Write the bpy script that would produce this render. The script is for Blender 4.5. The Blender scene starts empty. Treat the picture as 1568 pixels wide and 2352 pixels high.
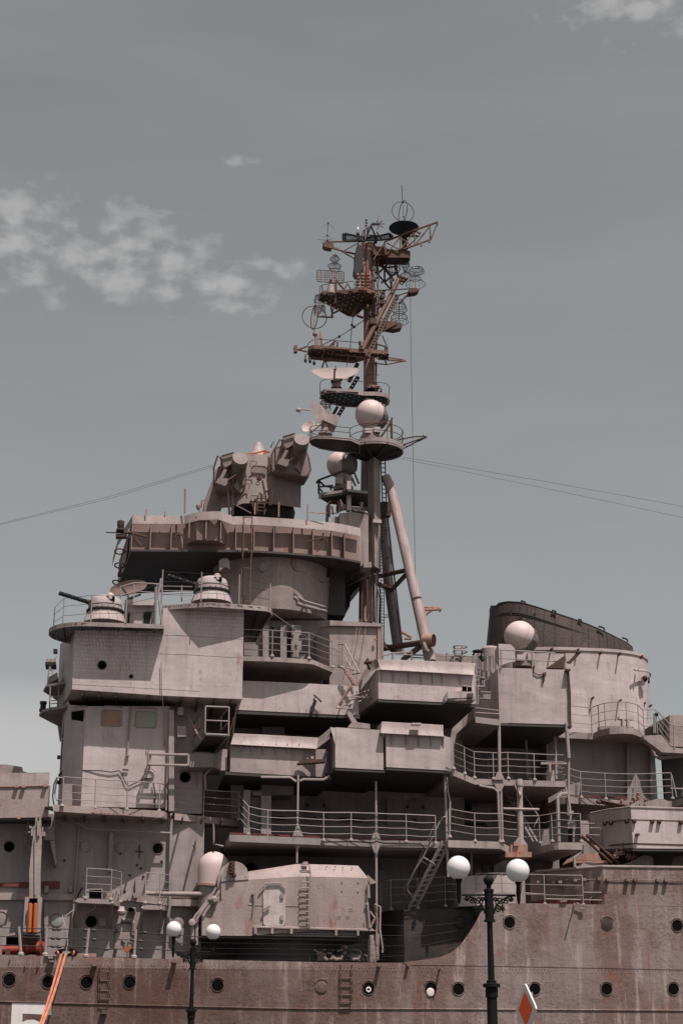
import bpy, bmesh, math, random
from mathutils import Vector, Matrix
random.seed(7)
SC = bpy.context.scene
COL = SC.collection
# ---------------------------------------------------------------- camera
F, PITCH, YAW, EYE = 3660.0, math.radians(18.7), math.radians(8.0), 1.6
cd = bpy.data.cameras.new('camera'); cam = bpy.data.objects.new('camera', cd); COL.objects.link(cam)
cd.sensor_fit = 'VERTICAL'; cd.sensor_height = 36; cd.lens = F/2352*36
cd.clip_start = .5; cd.clip_end = 20000
cam.location = (0, 0, EYE); cam.rotation_euler = (math.pi/2+PITCH, 0, -YAW)
SC.camera = cam
# ---------------------------------------------------------------- sun, sky, exposure
SUN = Vector((.55, -1.0, 2.4)).normalized()          # towards the sun
EL = math.asin(SUN.z); AZ = math.atan2(SUN.x, SUN.y)
ld = bpy.data.lights.new('sun', 'SUN'); sun = bpy.data.objects.new('sun', ld); COL.objects.link(sun)
ld.energy = 4.9; ld.angle = math.radians(.5); ld.color = (1, .90, .86)
sun.rotation_euler = SUN.to_track_quat('Z', 'Y').to_euler(); sun.location = (0, -20, 60)
SC.view_settings.view_transform = 'Standard'; SC.view_settings.look = 'None'
SC.view_settings.exposure = .12; SC.view_settings.gamma = 1

RT = Vector((math.cos(YAW), -math.sin(YAW), 0))
FW = Vector((math.sin(YAW)*math.cos(PITCH), math.cos(YAW)*math.cos(PITCH), math.sin(PITCH)))
UP = RT.cross(FW)
def ray(x, y): return FW + RT*((x-784)/F) - UP*((y-1176)/F)
def W(p, Y):
    d = ray(*p[:2]); t = Y/d.y
    return Vector((0, 0, EYE)) + d*t

def world():
    w = bpy.data.worlds.new('World'); SC.world = w; w.use_nodes = True
    nt = w.node_tree; N = nt.nodes; Lk = nt.links.new; N.clear()
    out = N.new('ShaderNodeOutputWorld'); bg = N.new('ShaderNodeBackground'); bg.inputs[1].default_value = .081
    sky = N.new('ShaderNodeTexSky'); sky.sky_type = 'NISHITA'; sky.sun_disc = False
    sky.sun_elevation = EL; sky.sun_rotation = AZ; sky.dust_density = 2.5; sky.air_density = 1.0; sky.ozone_density = 1.0
    hs = N.new('ShaderNodeHueSaturation'); hs.inputs['Saturation'].default_value = .10
    Lk(sky.outputs[0], hs.inputs['Color'])
    # clouds laid out by direction in the sky
    tc = N.new('ShaderNodeTexCoord')
    def dot(v):
        n = N.new('ShaderNodeVectorMath'); n.operation = 'DOT_PRODUCT'; n.inputs[1].default_value = v
        Lk(tc.outputs['Generated'], n.inputs[0]); return n.outputs['Value']
    def mth(op, a, b=None, c=None):
        n = N.new('ShaderNodeMath'); n.operation = op
        for i, v in enumerate((a, b, c)):
            if v is None: continue
            if isinstance(v, (int, float)): n.inputs[i].default_value = v
            else: Lk(v, n.inputs[i])
        return n.outputs[0]
    # azimuth / elevation style coordinates in the sky dome
    sep = N.new('ShaderNodeSeparateXYZ'); Lk(tc.outputs['Generated'], sep.inputs[0])
    az = mth('ARCTAN2', sep.outputs[0], sep.outputs[1]); el = mth('ARCSINE', sep.outputs[2])
    cmb = N.new('ShaderNodeCombineXYZ'); Lk(az, cmb.inputs[0]); Lk(mth('MULTIPLY', el, 1.7), cmb.inputs[1])
    n1 = N.new('ShaderNodeTexNoise'); n1.inputs['Scale'].default_value = 40; n1.inputs['Detail'].default_value = 6; n1.inputs['Roughness'].default_value = .54
    Lk(cmb.outputs[0], n1.inputs['Vector'])
    def blob(x, y, rx, ry, rot=0):
        d = ray(x, y).normalized(); a0 = math.atan2(d.x, d.y); e0 = math.asin(d.z)
        u = mth('SUBTRACT', az, a0); v = mth('SUBTRACT', el, e0)
        c, s = math.cos(rot), math.sin(rot)
        u2 = mth('ADD', mth('MULTIPLY', u, c/rx), mth('MULTIPLY', v, s/rx))
        v2 = mth('ADD', mth('MULTIPLY', u, -s/ry), mth('MULTIPLY', v, c/ry))
        r2 = mth('ADD', mth('MULTIPLY', u2, u2), mth('MULTIPLY', v2, v2))
        n = N.new('ShaderNodeMath'); n.operation = 'SUBTRACT'; n.use_clamp = True; n.inputs[0].default_value = 1; Lk(r2, n.inputs[1])
        return n.outputs[0]
    env = None
    for b in [(60, 545, .11, .045, -.15), (300, 590, .11, .045, -.25), (480, 640, .065, .030, -.15), (645, 622, .03, .010, 0), (548, 370, .018, .007, 0), (1470, -10, .11, .036, -.1)]:
        k = blob(*b); env = k if env is None else mth('MAXIMUM', env, k)
    cl = mth('ADD', mth('MULTIPLY', env, .30), mth('MULTIPLY', mth('SUBTRACT', n1.outputs[0], .5), 1.25))
    mr = N.new('ShaderNodeMapRange'); mr.interpolation_type = 'SMOOTHSTEP'; mr.inputs['From Min'].default_value = .11; mr.inputs['From Max'].default_value = .50; mr.inputs['To Max'].default_value = 1
    Lk(cl, mr.inputs['Value'])
    # thin high veil, long streaks low in the sky
    mp = N.new('ShaderNodeMapping'); mp.inputs['Scale'].default_value = (2.2, 6, 1); mp.inputs['Rotation'].default_value = (0, 0, .12); Lk(cmb.outputs[0], mp.inputs['Vector'])
    n2 = N.new('ShaderNodeTexNoise'); n2.inputs['Scale'].default_value = 1.6; n2.inputs['Detail'].default_value = 5; Lk(mp.outputs[0], n2.inputs['Vector'])
    veil = mth('MULTIPLY', mth('SUBTRACT', n2.outputs[0], .45), .22); vn = N.new('ShaderNodeClamp'); Lk(veil, vn.inputs[0]); vn.inputs['Max'].default_value = .3
    low = blob(-40, 1730, .16, .05); 
    fac = mth('MAXIMUM', mth('MAXIMUM', mth('MULTIPLY', mth('MULTIPLY', mr.outputs[0], mth('POWER', env, .5)), .43), vn.outputs[0]), mth('MULTIPLY', low, .5))
    tint = N.new('ShaderNodeMix'); tint.data_type = 'RGBA'; tint.blend_type = 'MULTIPLY'; tint.inputs[0].default_value = 1
    Lk(hs.outputs[0], tint.inputs[6]); tint.inputs[7].default_value = (.968, 1.0, .992, 1)
    mx = N.new('ShaderNodeMix'); mx.data_type = 'RGBA'; Lk(fac, mx.inputs[0]); Lk(tint.outputs[2], mx.inputs[6]); mx.inputs[7].default_value = (7.6, 7.2, 7.1, 1)
    Lk(mx.outputs[2], bg.inputs[0]); Lk(bg.outputs[0], out.inputs[0])
world()

# ---------------------------------------------------------------- materials
def mat(name, col, dark=None, rust=.25, rough=.62, metal=0, patch=.35, streak=.35, bump=.15, bscale=9, rustcol=(.23, .085, .045), spec=.25, seams=0, band=None, flake=0, blotch=None):
    m = bpy.data.materials.new(name); m.use_nodes = True
    nt = m.node_tree; N = nt.nodes; Lk = nt.links.new
    b = N['Principled BSDF']; b.inputs['Roughness'].default_value = rough; b.inputs['Metallic'].default_value = metal
    b.inputs['Specular IOR Level'].default_value = spec
    tc = N.new('ShaderNodeTexCoord')
    def mp(sc):
        n = N.new('ShaderNodeMapping'); n.inputs['Scale'].default_value = sc; Lk(tc.outputs['Object'], n.inputs[0]); return n.outputs[0]
    def noise(sc, scale, det=5, rg=.6):
        n = N.new('ShaderNodeTexNoise'); n.inputs['Scale'].default_value = scale; n.inputs['Detail'].default_value = det; n.inputs['Roughness'].default_value = rg
        Lk(mp(sc), n.inputs['Vector']); return n.outputs[0]
    def rng(v, a, bb, lo=0, hi=1):
        n = N.new('ShaderNodeMapRange'); n.inputs['From Min'].default_value = a; n.inputs['From Max'].default_value = bb; n.inputs['To Min'].default_value = lo; n.inputs['To Max'].default_value = hi
        Lk(v, n.inputs[0]); return n.outputs[0]
    def mul(a, c):
        n = N.new('ShaderNodeMath'); n.operation = 'MULTIPLY'
        for i, v in enumerate((a, c)):
            if isinstance(v, (int, float)): n.inputs[i].default_value = v
            else: Lk(v, n.inputs[i])
        return n.outputs[0]
    def mix(f, a, c, mode='MIX'):
        n = N.new('ShaderNodeMix'); n.data_type = 'RGBA'; n.blend_type = mode
        Lk(f, n.inputs[0]) if not isinstance(f, (int, float)) else setattr(n.inputs[0], 'default_value', f)
        for i, v in ((6, a), (7, c)):
            if isinstance(v, tuple): n.inputs[i].default_value = (*v, 1)
            else: Lk(v, n.inputs[i])
        return n.outputs[2]
    dark = dark or tuple(c*.55 for c in col)
    c = mix(rng(noise((1, 1, .8), .55, 7), .38, .68, 0, patch), col, dark)
    c = mix(rng(noise((1.6, 1.6, .10), 2.2, 6, .65), .48, .72, 0, streak), c, dark)
    c = mix(rng(noise((1, 1, 1), 5.5, 6, .7), .40, .75, 0, patch*.22), c, tuple(v*.8 for v in dark))
    if blotch:
        c = mix(mul(rng(noise((1, 1, .42), .42, 9, .64), .475, .535), .78), c, blotch)
        c = mix(mul(rng(noise((1.5, 1.5, .16), 1.7, 7, .66), .55, .63), .75), c, tuple(v*1.38 for v in col))
        c = mix(mul(rng(noise((5, 5, .10), 1.0, 4, .6), .62, .70), .6), c, rustcol)
    if rust:
        spots = mul(rng(noise((1, 1, .35), 2.6, 8, .72), .56, .66), rng(noise((1, 1, 1), .45, 3), .42, .62))
        c = mix(mul(spots, rust), c, rustcol)
    hgt = noise((1, 1, 1), bscale, 6, .65)
    if flake:
        n = N.new('ShaderNodeTexVoronoi'); n.feature = 'F1'; n.inputs['Scale'].default_value = 3.2
        mm = N.new('ShaderNodeVectorMath'); mm.operation = 'ADD'
        nn = N.new('ShaderNodeTexNoise'); nn.inputs['Scale'].default_value = 4; nn.inputs['Detail'].default_value = 6; Lk(mp((1, 1, 1)), nn.inputs[0])
        Lk(mp((1, 1, .8)), mm.inputs[0]); Lk(nn.outputs['Color'], mm.inputs[1]); Lk(mm.outputs[0], n.inputs['Vector'])
        fl = noise((1, 1, 1), 7, 8, .75)
        fm = mul(rng(fl, .5, .62), rng(noise((1, 1, .7), .8, 4), .42, .62))
        c = mix(mul(fm, flake), c, tuple(v*.72 for v in dark))
        light = mul(rng(fl, .36, .30), .5); c = mix(mul(light, flake), c, tuple(min(.6, v*1.25) for v in col))
        ad = N.new('ShaderNodeMath'); ad.operation = 'ADD'; Lk(hgt, ad.inputs[0]); Lk(mul(fm, 1.4), ad.inputs[1]); hgt = ad.outputs[0]
    if band:
        # older, browner coat low on the bow side
        x0, wx, z1, wz, bc, k = band
        sp2 = N.new('ShaderNodeSeparateXYZ'); Lk(tc.outputs['Object'], sp2.inputs[0])
        nz = noise((1, 1, 1), .9, 4)
        ad2 = N.new('ShaderNodeMath'); ad2.operation = 'MULTIPLY_ADD'; Lk(nz, ad2.inputs[0]); ad2.inputs[1].default_value = 5; Lk(sp2.outputs[0], ad2.inputs[2])
        fx = rng(ad2.outputs[0], x0+wx, x0); fz = rng(sp2.outputs[2], z1+wz, z1)
        c = mix(mul(mul(fx, fz), k), c, bc, 'MULTIPLY')
    if seams:
        sx, sz = seams if isinstance(seams, tuple) else (seams, seams)
        sp = N.new('ShaderNodeSeparateXYZ'); Lk(tc.outputs['Object'], sp.inputs[0])
        cb = N.new('ShaderNodeCombineXYZ'); Lk(sp.outputs[0], cb.inputs[0]); Lk(sp.outputs[2], cb.inputs[1])
        br = N.new('ShaderNodeTexBrick'); br.inputs['Scale'].default_value = 1; br.inputs['Brick Width'].default_value = sx; br.inputs['Row Height'].default_value = sz
        br.inputs['Mortar Size'].default_value = .018; br.inputs['Mortar Smooth'].default_value = .4; Lk(cb.outputs[0], br.inputs['Vector'])
        c = mix(mul(br.outputs['Fac'], .16), c, tuple(v*.5 for v in dark))
        # rusty and sooty runs that start under each seam and fade downwards
        def m1(op, a, bb=None):
            n = N.new('ShaderNodeMath'); n.operation = op
            Lk(a, n.inputs[0]) if not isinstance(a, float) else None
            if bb is not None: n.inputs[1].default_value = bb
            return n.outputs[0]
        fr = m1('POWER', m1('FRACT', m1('DIVIDE', sp.outputs[2], sz)), 2.2)
        c = mix(mul(mul(fr, rng(noise((4, 4, .22), 1.5, 5, .6), .56, .70)), .36), c, tuple(v*.55 for v in dark))
        c = mix(mul(mul(fr, rng(noise((3.2, 3.2, .2), 1.1, 4, .6), .62, .69)), .5*rust), c, rustcol)
    Lk(c, b.inputs['Base Color'])
    bp = N.new('ShaderNodeBump'); bp.inputs['Strength'].default_value = bump; bp.inputs['Distance'].default_value = .05
    Lk(hgt, bp.inputs['Height'])
    b2 = N.new('ShaderNodeBump'); b2.inputs['Strength'].default_value = .42 if seams else .0; b2.inputs['Distance'].default_value = .12     # dented plate
    Lk(noise((1, 1, 1.3), 1.1, 2, .4), b2.inputs['Height']); Lk(b2.outputs[0], bp.inputs['Normal']); Lk(bp.outputs[0], b.inputs['Normal'])
    return m
def plain(name, col, rough=.5, metal=0, trans=0, alpha=1):
    m = mat(name, col, rust=0, rough=rough, metal=metal, patch=.2, streak=.15, bump=.05)
    return m
M = {}
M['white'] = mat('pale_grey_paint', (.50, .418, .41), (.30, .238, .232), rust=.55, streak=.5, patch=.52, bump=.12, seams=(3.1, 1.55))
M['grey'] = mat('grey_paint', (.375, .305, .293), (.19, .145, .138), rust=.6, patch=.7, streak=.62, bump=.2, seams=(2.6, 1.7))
M['bridge'] = mat('faded_pink_grey_paint', (.30, .205, .185), (.165, .108, .096), rust=.6, patch=.6, streak=.6, bump=.2)
M['director'] = mat('director_paint', (.255, .20, .188), (.14, .104, .097), rust=.5, patch=.65, streak=.55, bump=.2)
M['rustmid'] = mat('rusted_yard_steel', (.20, .115, .09), (.085, .042, .03), rust=1.0, patch=.7, streak=.6, bump=.3, rustcol=(.24, .075, .03))
M['greyrust'] = mat('rust_spotted_paint', (.36, .285, .272), (.21, .15, .14), rust=1.0, patch=.6, streak=.6, bump=.3, rustcol=(.24, .10, .06))
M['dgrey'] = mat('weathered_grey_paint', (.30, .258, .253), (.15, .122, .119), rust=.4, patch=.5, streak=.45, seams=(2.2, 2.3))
M['deck'] = mat('dark_deck_paint', (.055, .042, .040), (.03, .024, .023), rust=.4, patch=.6, rough=.85)
M['under'] = mat('painted_underside_shade', (.07, .061, .06), rust=.3, patch=.4)  # shade below floors and overhangs, put into the base colour
M['hull'] = mat('peeling_hull_paint', (.262, .200, .190), (.15, .098, .086), rust=.55, patch=.5, streak=.5, bump=.35, bscale=7, seams=(5.2, 2.05), flake=.45, rough=.75, blotch=(.165, .100, .082), band=(-2, 9, 4.50, .06, (.56, .47, .44), .95), rustcol=(.21, .07, .04))
M['hulldark'] = mat('stained_plate_with_shade', (.062, .048, .046), (.035, .027, .026), rust=.3, patch=.6, streak=.5, bump=.3, seams=(3, 1.2), flake=.4)  # the recess's shade is in this dark base, along with rust and flaking
M['net'] = plain('tarred_net', (.012, .012, .012), .8)
M['rusty'] = mat('rust_bled_mast_paint', (.37, .24, .205), (.21, .09, .06), rust=1.0, patch=.6, streak=.55, bump=.3, rustcol=(.30, .085, .035))
M['rustdark'] = mat('dark_rusted_steel', (.10, .05, .037), (.042, .024, .019), rust=.8, patch=.5, rustcol=(.22, .06, .028))
M['black'] = mat('black_steel', (.028, .026, .027), rust=.2, patch=.4, rough=.5)
M['iron'] = mat('black_lamp_enamel', (.011, .0105, .0105), (.006, .006, .006), rust=0, patch=.3, rough=.55, spec=.10, bump=.05)
M['rail'] = mat('railing_paint', (.33, .28, .27), (.20, .155, .15), rust=.5, patch=.5)
M['soot'] = mat('sooty_funnel_paint', (.075, .053, .048), (.032, .023, .021), rust=.6, patch=.95, streak=.8, bump=.5, rustcol=(.17, .085, .06))
M['dome'] = mat('cream_radome', (.57, .45, .425), (.42, .32, .30), rust=.8, rustcol=(.22, .17, .155), patch=.22, streak=.2, bump=.06, rough=.5)
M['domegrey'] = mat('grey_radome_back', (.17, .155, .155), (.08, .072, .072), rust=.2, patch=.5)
M['globe'] = mat('opal_lamp_glass', (.70, .68, .68), (.58, .55, .55), rust=0, patch=.15, streak=.05, bump=0, rough=.12, spec=.5)
M['void'] = mat('dark_opening', (.006, .0055, .006), rust=0, rough=.9, patch=0, streak=0, bump=0, spec=.02)
M['orange'] = mat('orange_paint', (.44, .125, .04), (.28, .07, .025), rust=.4, patch=.6, streak=.5)
M['red'] = mat('red_drum_paint', (.26, .035, .025), (.10, .015, .012), rust=.3, patch=.5)
M['redlead'] = mat('red_lead_strip', (.16, .045, .04), rust=.2)
M['rope'] = mat('orange_rope', (.56, .225, .14), (.36, .13, .08), rust=0, patch=.5, bump=.6, bscale=30)
M['num'] = mat('white_number_paint', (.74, .69, .68), (.50, .45, .44), rust=0, patch=.3)
M['signwhite'] = mat('sign_white', (.72, .63, .61), (.47, .40, .39), rust=0, patch=.2, streak=.1, bump=0)
M['signred'] = mat('sign_orange_red', (.95, .10, .02), (.90, .17, .03), rust=0, patch=.8, streak=0, bump=0)
M['wire'] = plain('wire_cable', (.05, .045, .045))
M['glassteal'] = mat('blue_grey_pane', (.23, .30, .30), (.34, .21, .10), rust=0, patch=.6, streak=0, rough=.25, bump=0)
M['glassbrown'] = mat('painted_reflection_pane', (.42, .22, .14), (.06, .055, .06), rust=0, patch=1, streak=.2, rough=.25, bump=0)  # brown reflection painted into the pane's own colour
M['glassdark'] = mat('dark_pane', (.022, .024, .026), rust=0, patch=.3, rough=.3, bump=0, spec=.12)
M['quay'] = mat('quay_asphalt', (.085, .08, .078), rust=0, patch=.5, bump=.2)
M['water'] = mat('harbour_water', (.02, .035, .038), rust=0, patch=.2, streak=0, rough=.08, bump=.4, bscale=1.2, spec=.5)
M['palepane'] = mat('pale_pane', (.30, .31, .30), rust=0, patch=.3, rough=.3, bump=0)

# ---------------------------------------------------------------- mesh builder
class MB:
    def __init__(s): s.v = []; s.f = []; s.mi = []; s.k = 0; s.mats = []
    def use(s, m):
        if m not in s.mats: s.mats.append(m)
        s.k = s.mats.index(m); return s
    def face(s, idx): s.f.append(tuple(idx)); s.mi.append(s.k)
    def sweep(s, rings, cap=True, closed=False):
        n = len(rings[0]); o = len(s.v)
        for r in rings: s.v += [tuple(p) for p in r]
        q = len(rings)
        for i in range(q if closed else q-1):
            a = o+i*n; b = o+((i+1) % q)*n
            for j in range(n): s.face((a+j, a+(j+1) % n, b+(j+1) % n, b+j))
        if cap and not closed:
            s.face(range(o, o+n)); s.face(reversed(range(o+(q-1)*n, o+q*n)))
        return s
    def poly(s, pts, Y, d, Y2=None):
        a = [W(p, Y) for p in pts]; b = [Vector((p.x, p.y+d, p.z)) for p in a]
        return s.sweep([a, b])
    def box(s, x0, x1, y0, y1, z0, z1):
        a = [Vector((x, y, z0)) for x, y in ((x0, y0), (x1, y0), (x1, y1), (x0, y1))]
        return s.sweep([a, [Vector((p.x, p.y, z1)) for p in a]])
    def pbox(s, x0, y0, x1, y1, Y, d):
        "box traced on plane Y between two picture corners"
        return s.poly([(x0, y0), (x1, y0), (x1, y1), (x0, y1)], Y, d)
    def tube(s, pts, r, n=6, closed=False, cap=True):
        pts = [Vector(p) for p in pts]; q = len(pts); rs = r if isinstance(r, (list, tuple)) else [r]*q
        rings = []; up = None
        for i, p in enumerate(pts):
            if closed: t = pts[(i+1) % q]-pts[i-1]
            else: t = (pts[min(i+1, q-1)]-pts[max(i-1, 0)])
            t.normalize()
            if up is None:
                up = Vector((0, 0, 1)) if abs(t.z) < .9 else Vector((1, 0, 0))
            u = (up - t*up.dot(t))
            if u.length < 1e-4: u = t.orthogonal()
            u.normalize(); v = t.cross(u); up = u
            rings.append([p+(u*math.cos(2*math.pi*j/n)+v*math.sin(2*math.pi*j/n))*rs[i] for j in range(n)])
        return s.sweep(rings, cap, closed)
    def line(s, pts, Y, r, n=6):
        "tube through picture points; Y one depth or one per point"
        ys = Y if isinstance(Y, (list, tuple)) else [Y]*len(pts)
        return s.tube([W(p, y) for p, y in zip(pts, ys)], r, n)
    def lathe(s, o, ax, prof, n=24, cap=True):
        ax = Vector(ax).normalized(); u = ax.orthogonal().normalized(); v = ax.cross(u); o = Vector(o)
        return s.sweep([[o+ax*h+(u*math.cos(2*math.pi*j/n)+v*math.sin(2*math.pi*j/n))*max(r, 1e-4) for j in range(n)] for r, h in prof], cap)
    def ring(s, o, ax, R, r, n=32, m=6):
        ax = Vector(ax).normalized(); u = ax.orthogonal().normalized(); v = ax.cross(u); o = Vector(o)
        return s.tube([o+(u*math.cos(2*math.pi*j/n)+v*math.sin(2*math.pi*j/n))*R for j in range(n)], r, m, True)
    def ball(s, o, r, sc=(1, 1, 1), n=24, k=14, ax=(0, 0, 1)):
        prof = [(r*math.sin(math.pi*i/k), -r*math.cos(math.pi*i/k)) for i in range(k+1)]
        return s.lathe(o, ax, prof, n)
    def wall(s, st, th):
        "vertical strip along a plan path: (x, ytop, ybottom, Y[, Ybottom]) or a pair of vectors"
        R = []
        for q in st:
            if len(q) == 2: a, b = Vector(q[0]), Vector(q[1])
            else:
                a = W((q[0], q[1]), q[3]); b = W((q[0], q[2]), q[3] if len(q) < 5 else q[4]); b.x = a.x
            d = Vector((0, th, 0)); R.append([a, b, b+d, a+d])
        return s.sweep(R)
    def deck(s, st, Yb, t):
        "slab whose near edge runs through picture points (x, y, Y) of its top; reaches back to Yb"
        R = []
        for x, y, Y in st:
            a = W((x, y), Y); b = Vector((a.x, Yb, a.z)); d = Vector((0, 0, -t))
            R.append([a, a+d, b+d, b])
        return s.sweep(R)
    def plan(s, pts, z0, z1, grow=0):
        a = [Vector((x, y, z0)) for x, y in pts]
        c = sum(a, Vector())/len(a)
        b = [Vector((c.x+(p.x-c.x)*(1+grow), c.y+(p.y-c.y)*(1+grow), z1)) for p in a]
        return s.sweep([a, b])
SPLIT_FULL = {'pillar', 'locker', 'floor_beam', 'stiffener', 'gusset', 'rib', 'fin', 'stud', 'junction_box', 'support_leg', 'mast_brace', 'barrel_none'}
DECKED = {'hull', 'upper_deck', 'deck_house', 'bridge_tower', 'wing_house', 'walkway', 'bridge_wing', 'wing_floor', 'bridge_floor', 'platform', 'floor', 'tub_floor', 'forward_platform', 'mid_house', 'side_house', 'lower_house', 'radome_house', 'funnel_deck', 'mast_house', 'balcony', 'conning_tower', 'tower_core', 'ledge', 'after_house', 'deck_locker', 'boiler_casing', 'recessed_side', 'funnel', 'mast_platform', 'roof', 'cabin', 'gun_platform', 'plinth'}
NO_SPLIT = {'rivet_row', 'bolt', 'bolt_ring', 'vent_slot', 'weld_seam', 'kick_grating', 'slat', 'mesh', 'grid'}
def pieces(mb, gapk):
    "split a builder into the pieces that stand apart from each other"
    n = len(mb.v); par = list(range(n))
    def find(i):
        while par[i] != i: par[i] = par[par[i]]; i = par[i]
        return i
    for f in mb.f:
        r = find(f[0])
        for j in f[1:]: par[find(j)] = r
    isl = {}
    for i in range(n): isl.setdefault(find(i), []).append(i)
    keys = list(isl); k = len(keys)
    if k < 2 or k > 700: return [mb]
    lo = [[min(mb.v[i][a] for i in isl[q]) for a in range(3)] for q in keys]; hi = [[max(mb.v[i][a] for i in isl[q]) for a in range(3)] for q in keys]
    sz = [max(h-l for h, l in zip(hi[i], lo[i])) for i in range(k)]; p2 = list(range(k))
    def f2(i):
        while p2[i] != i: p2[i] = p2[p2[i]]; i = p2[i]
        return i
    for i in range(k):
        for j in range(i+1, k):
            d = math.sqrt(sum(max(0, lo[i][a]-hi[j][a], lo[j][a]-hi[i][a])**2 for a in range(3)))
            if d <= max(.02, gapk*max(sz[i], sz[j])): p2[f2(j)] = f2(i)
    groups = {}
    for i in range(k): groups.setdefault(f2(i), []).append(keys[i])
    if len(groups) == 1 or len(groups) > 90: return [mb]
    lab = {}
    for g, ks in groups.items():
        for q in ks:
            for i in isl[q]: lab[i] = g
    out = {}
    for g in groups: o = MB(); o.mats = mb.mats[:]; o.map = {}; out[g] = o
    for f, mi in zip(mb.f, mb.mi):
        o = out[lab[f[0]]]; idx = []
        for i in f:
            if i not in o.map: o.map[i] = len(o.v); o.v.append(mb.v[i])
            idx.append(o.map[i])
        o.f.append(tuple(idx)); o.mi.append(mi)
    for o in out.values():          # keep only the materials a piece uses
        if o.mats:
            used = sorted(set(o.mi)); o.mats = [o.mats[u] for u in used]; o.mi = [used.index(x) for x in o.mi]
    return list(out.values())
def build(name, mb, m=None, parent=None, origin=None, angle=38):
    if parent is not None and name not in NO_SPLIT:
        ps = pieces(mb, 0 if name in SPLIT_FULL else .5)
        if len(ps) > 1: return [build1(name, q, m, parent, origin, angle) for q in ps][0]
    return build1(name, mb, m, parent, origin, angle)
def build1(name, mb, m=None, parent=None, origin=None, angle=38):
    me = bpy.data.meshes.new(name)
    o = bpy.data.objects.new(name, me)
    off = Vector((0, 0, 0)) if origin is None else Vector(origin)
    me.from_pydata([(v[0]-off.x, v[1]-off.y, v[2]-off.z) for v in mb.v], [], mb.f)
    for k in (mb.mats if mb.mats else [m]): me.materials.append(M[k])
    me.polygons.foreach_set('material_index', mb.mi)
    bm = bmesh.new(); bm.from_mesh(me); bmesh.ops.recalc_face_normals(bm, faces=bm.faces); bm.to_mesh(me); bm.free()
    me.polygons.foreach_set('use_smooth', [True]*len(me.polygons))
    me.set_sharp_from_angle(angle=math.radians(angle))
    if name in DECKED:      # walked-on tops carry dark deck paint
        me.materials.append(M['deck']); k = len(me.materials)-1
        for p in me.polygons:
            if p.normal.z > .93 and p.area > .25: p.material_index = k
    COL.objects.link(o)
    if parent is not None: o.parent = parent
    return o
class Thing:
    def __init__(s, name, label, cat, at, group=None):
        o = bpy.data.objects.new(name, None); COL.objects.link(o); o.empty_display_size = .3
        s.o = o; s.at = Vector(at); o.location = s.at
        o['label'] = label; o['category'] = cat
        if group: o['group'] = group
    def add(s, name, mb, m=None, parent=None, label=None, angle=38):
        p = build(name, mb, m, parent or s.o, s.at, angle)
        if label: p['label'] = label
        return p
def single(name, label, cat, mb, m, group=None):
    o = build(name, mb, m); o['label'] = label; o['category'] = cat
    c = sum((Vector(v) for v in mb.v), Vector())/len(mb.v)
    o.data.transform(Matrix.Translation(-c)); o.location = c
    if group: o['group'] = group
    return o
def struct(name, mb, m, kind='structure'):
    o = build(name, mb, m); o['kind'] = kind; return o
# picture regions the measurements were read in
def reg(ox, oy, size): k = size/1568/1.74171; return lambda x, y: (ox/1.74171+x*k, oy/1.74171+y*k)
A = reg(1100, 700, 700); B = reg(1100, 1350, 700); C = reg(700, 1650, 800); D = reg(1300, 1950, 700)
E = reg(100, 2050, 700); Fr = reg(700, 2250, 700); G = reg(100, 2650, 700); H = reg(700, 2850, 700)
I = reg(1300, 2550, 700); J = reg(1900, 2350, 831); K = reg(1900, 3050, 831); L = reg(1300, 3200, 700)
Mm = reg(0, 3000, 700); Nn = reg(500, 3396, 700); O = reg(0, 3496, 600); Q = reg(1600, 3396, 700)
def P3(p, Y): return (p[0], p[1], Y)
YC = 71.0

# ================================================================ the warship
ship = Thing('warship', 'rust streaked grey museum warship moored along the quay, tall mast and sooty funnel', 'warship', (W((784, 2300), 62).x, YC, 0))
def part(name, mb, m=None, parent=None, label=None, angle=38): return ship.add(name, mb, m, parent, label, angle)
def down(x, y, Y, z): a = W((x, y), Y); return (a, Vector((a.x, a.y, z)))
def zz(x, y, Y): return W((x, y), Y).z
def rail(st, h=1.08, n=4, r=.014, top=.020, m='rail', post=.023, parent=None, label=None, closed=False, noposts=()):
    mb = MB().use(m); base = [W(s[:2], s[2]) for s in st]
    for k in range(n):
        z = h*(n-k)/n if n > 1 else h
        P = []
        for a, b in zip(base, base[1:]):
            P += [a+Vector((0, 0, z)), (a+b)/2+Vector((0, random.uniform(-.012, .012), z-random.uniform(0, .035 if k else .012)))]
        mb.tube(P+[base[-1]+Vector((0, 0, z))], top if k == 0 else r, 5)
    for i, b in enumerate(base):
        if i in noposts: continue
        mb.tube([b-Vector((0, 0, .02)), b+Vector((0, 0, h))], post, 6)
        mb.lathe(b, (0, 0, 1), [(.09, -.01), (.09, .03), (.05, .09)], 8)
    return part('railing', mb, None, parent, label)
def between(a, b, n): return [tuple(a[i]+(b[i]-a[i])*k/n for i in range(3)) for k in range(n)]
def porthole(p, Y, r, parent, cover=None, brow=True, rimm='grey', glass='void'):
    "round light in a wall whose face lies on plane Y"
    mb = MB(); o = W(p, Y); ax = (0, -1, 0)
    mb.use(rimm).lathe(o, ax, [(r*1.02, .002), (r*1.15, .002), (r*1.13, .025), (r*1.04, .03), (r*1.0, .004)], 28, cap=False)
    if cover: mb.use(cover).lathe(o, ax, [(r*1.0, .004), (r*1.0, .035), (r*.8, .045)], 24)
    else: mb.use(glass).lathe(o, ax, [(r*1.03, .003), (r*1.03, .006)], 24)
    if brow:
        mb.use(rimm).tube([o+Vector((math.cos(t)*r*1.34, -.03, math.sin(t)*r*1.34)) for t in [math.radians(35+11*i) for i in range(11)]], .022, 6)
    return part('porthole', mb, None, parent)

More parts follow.
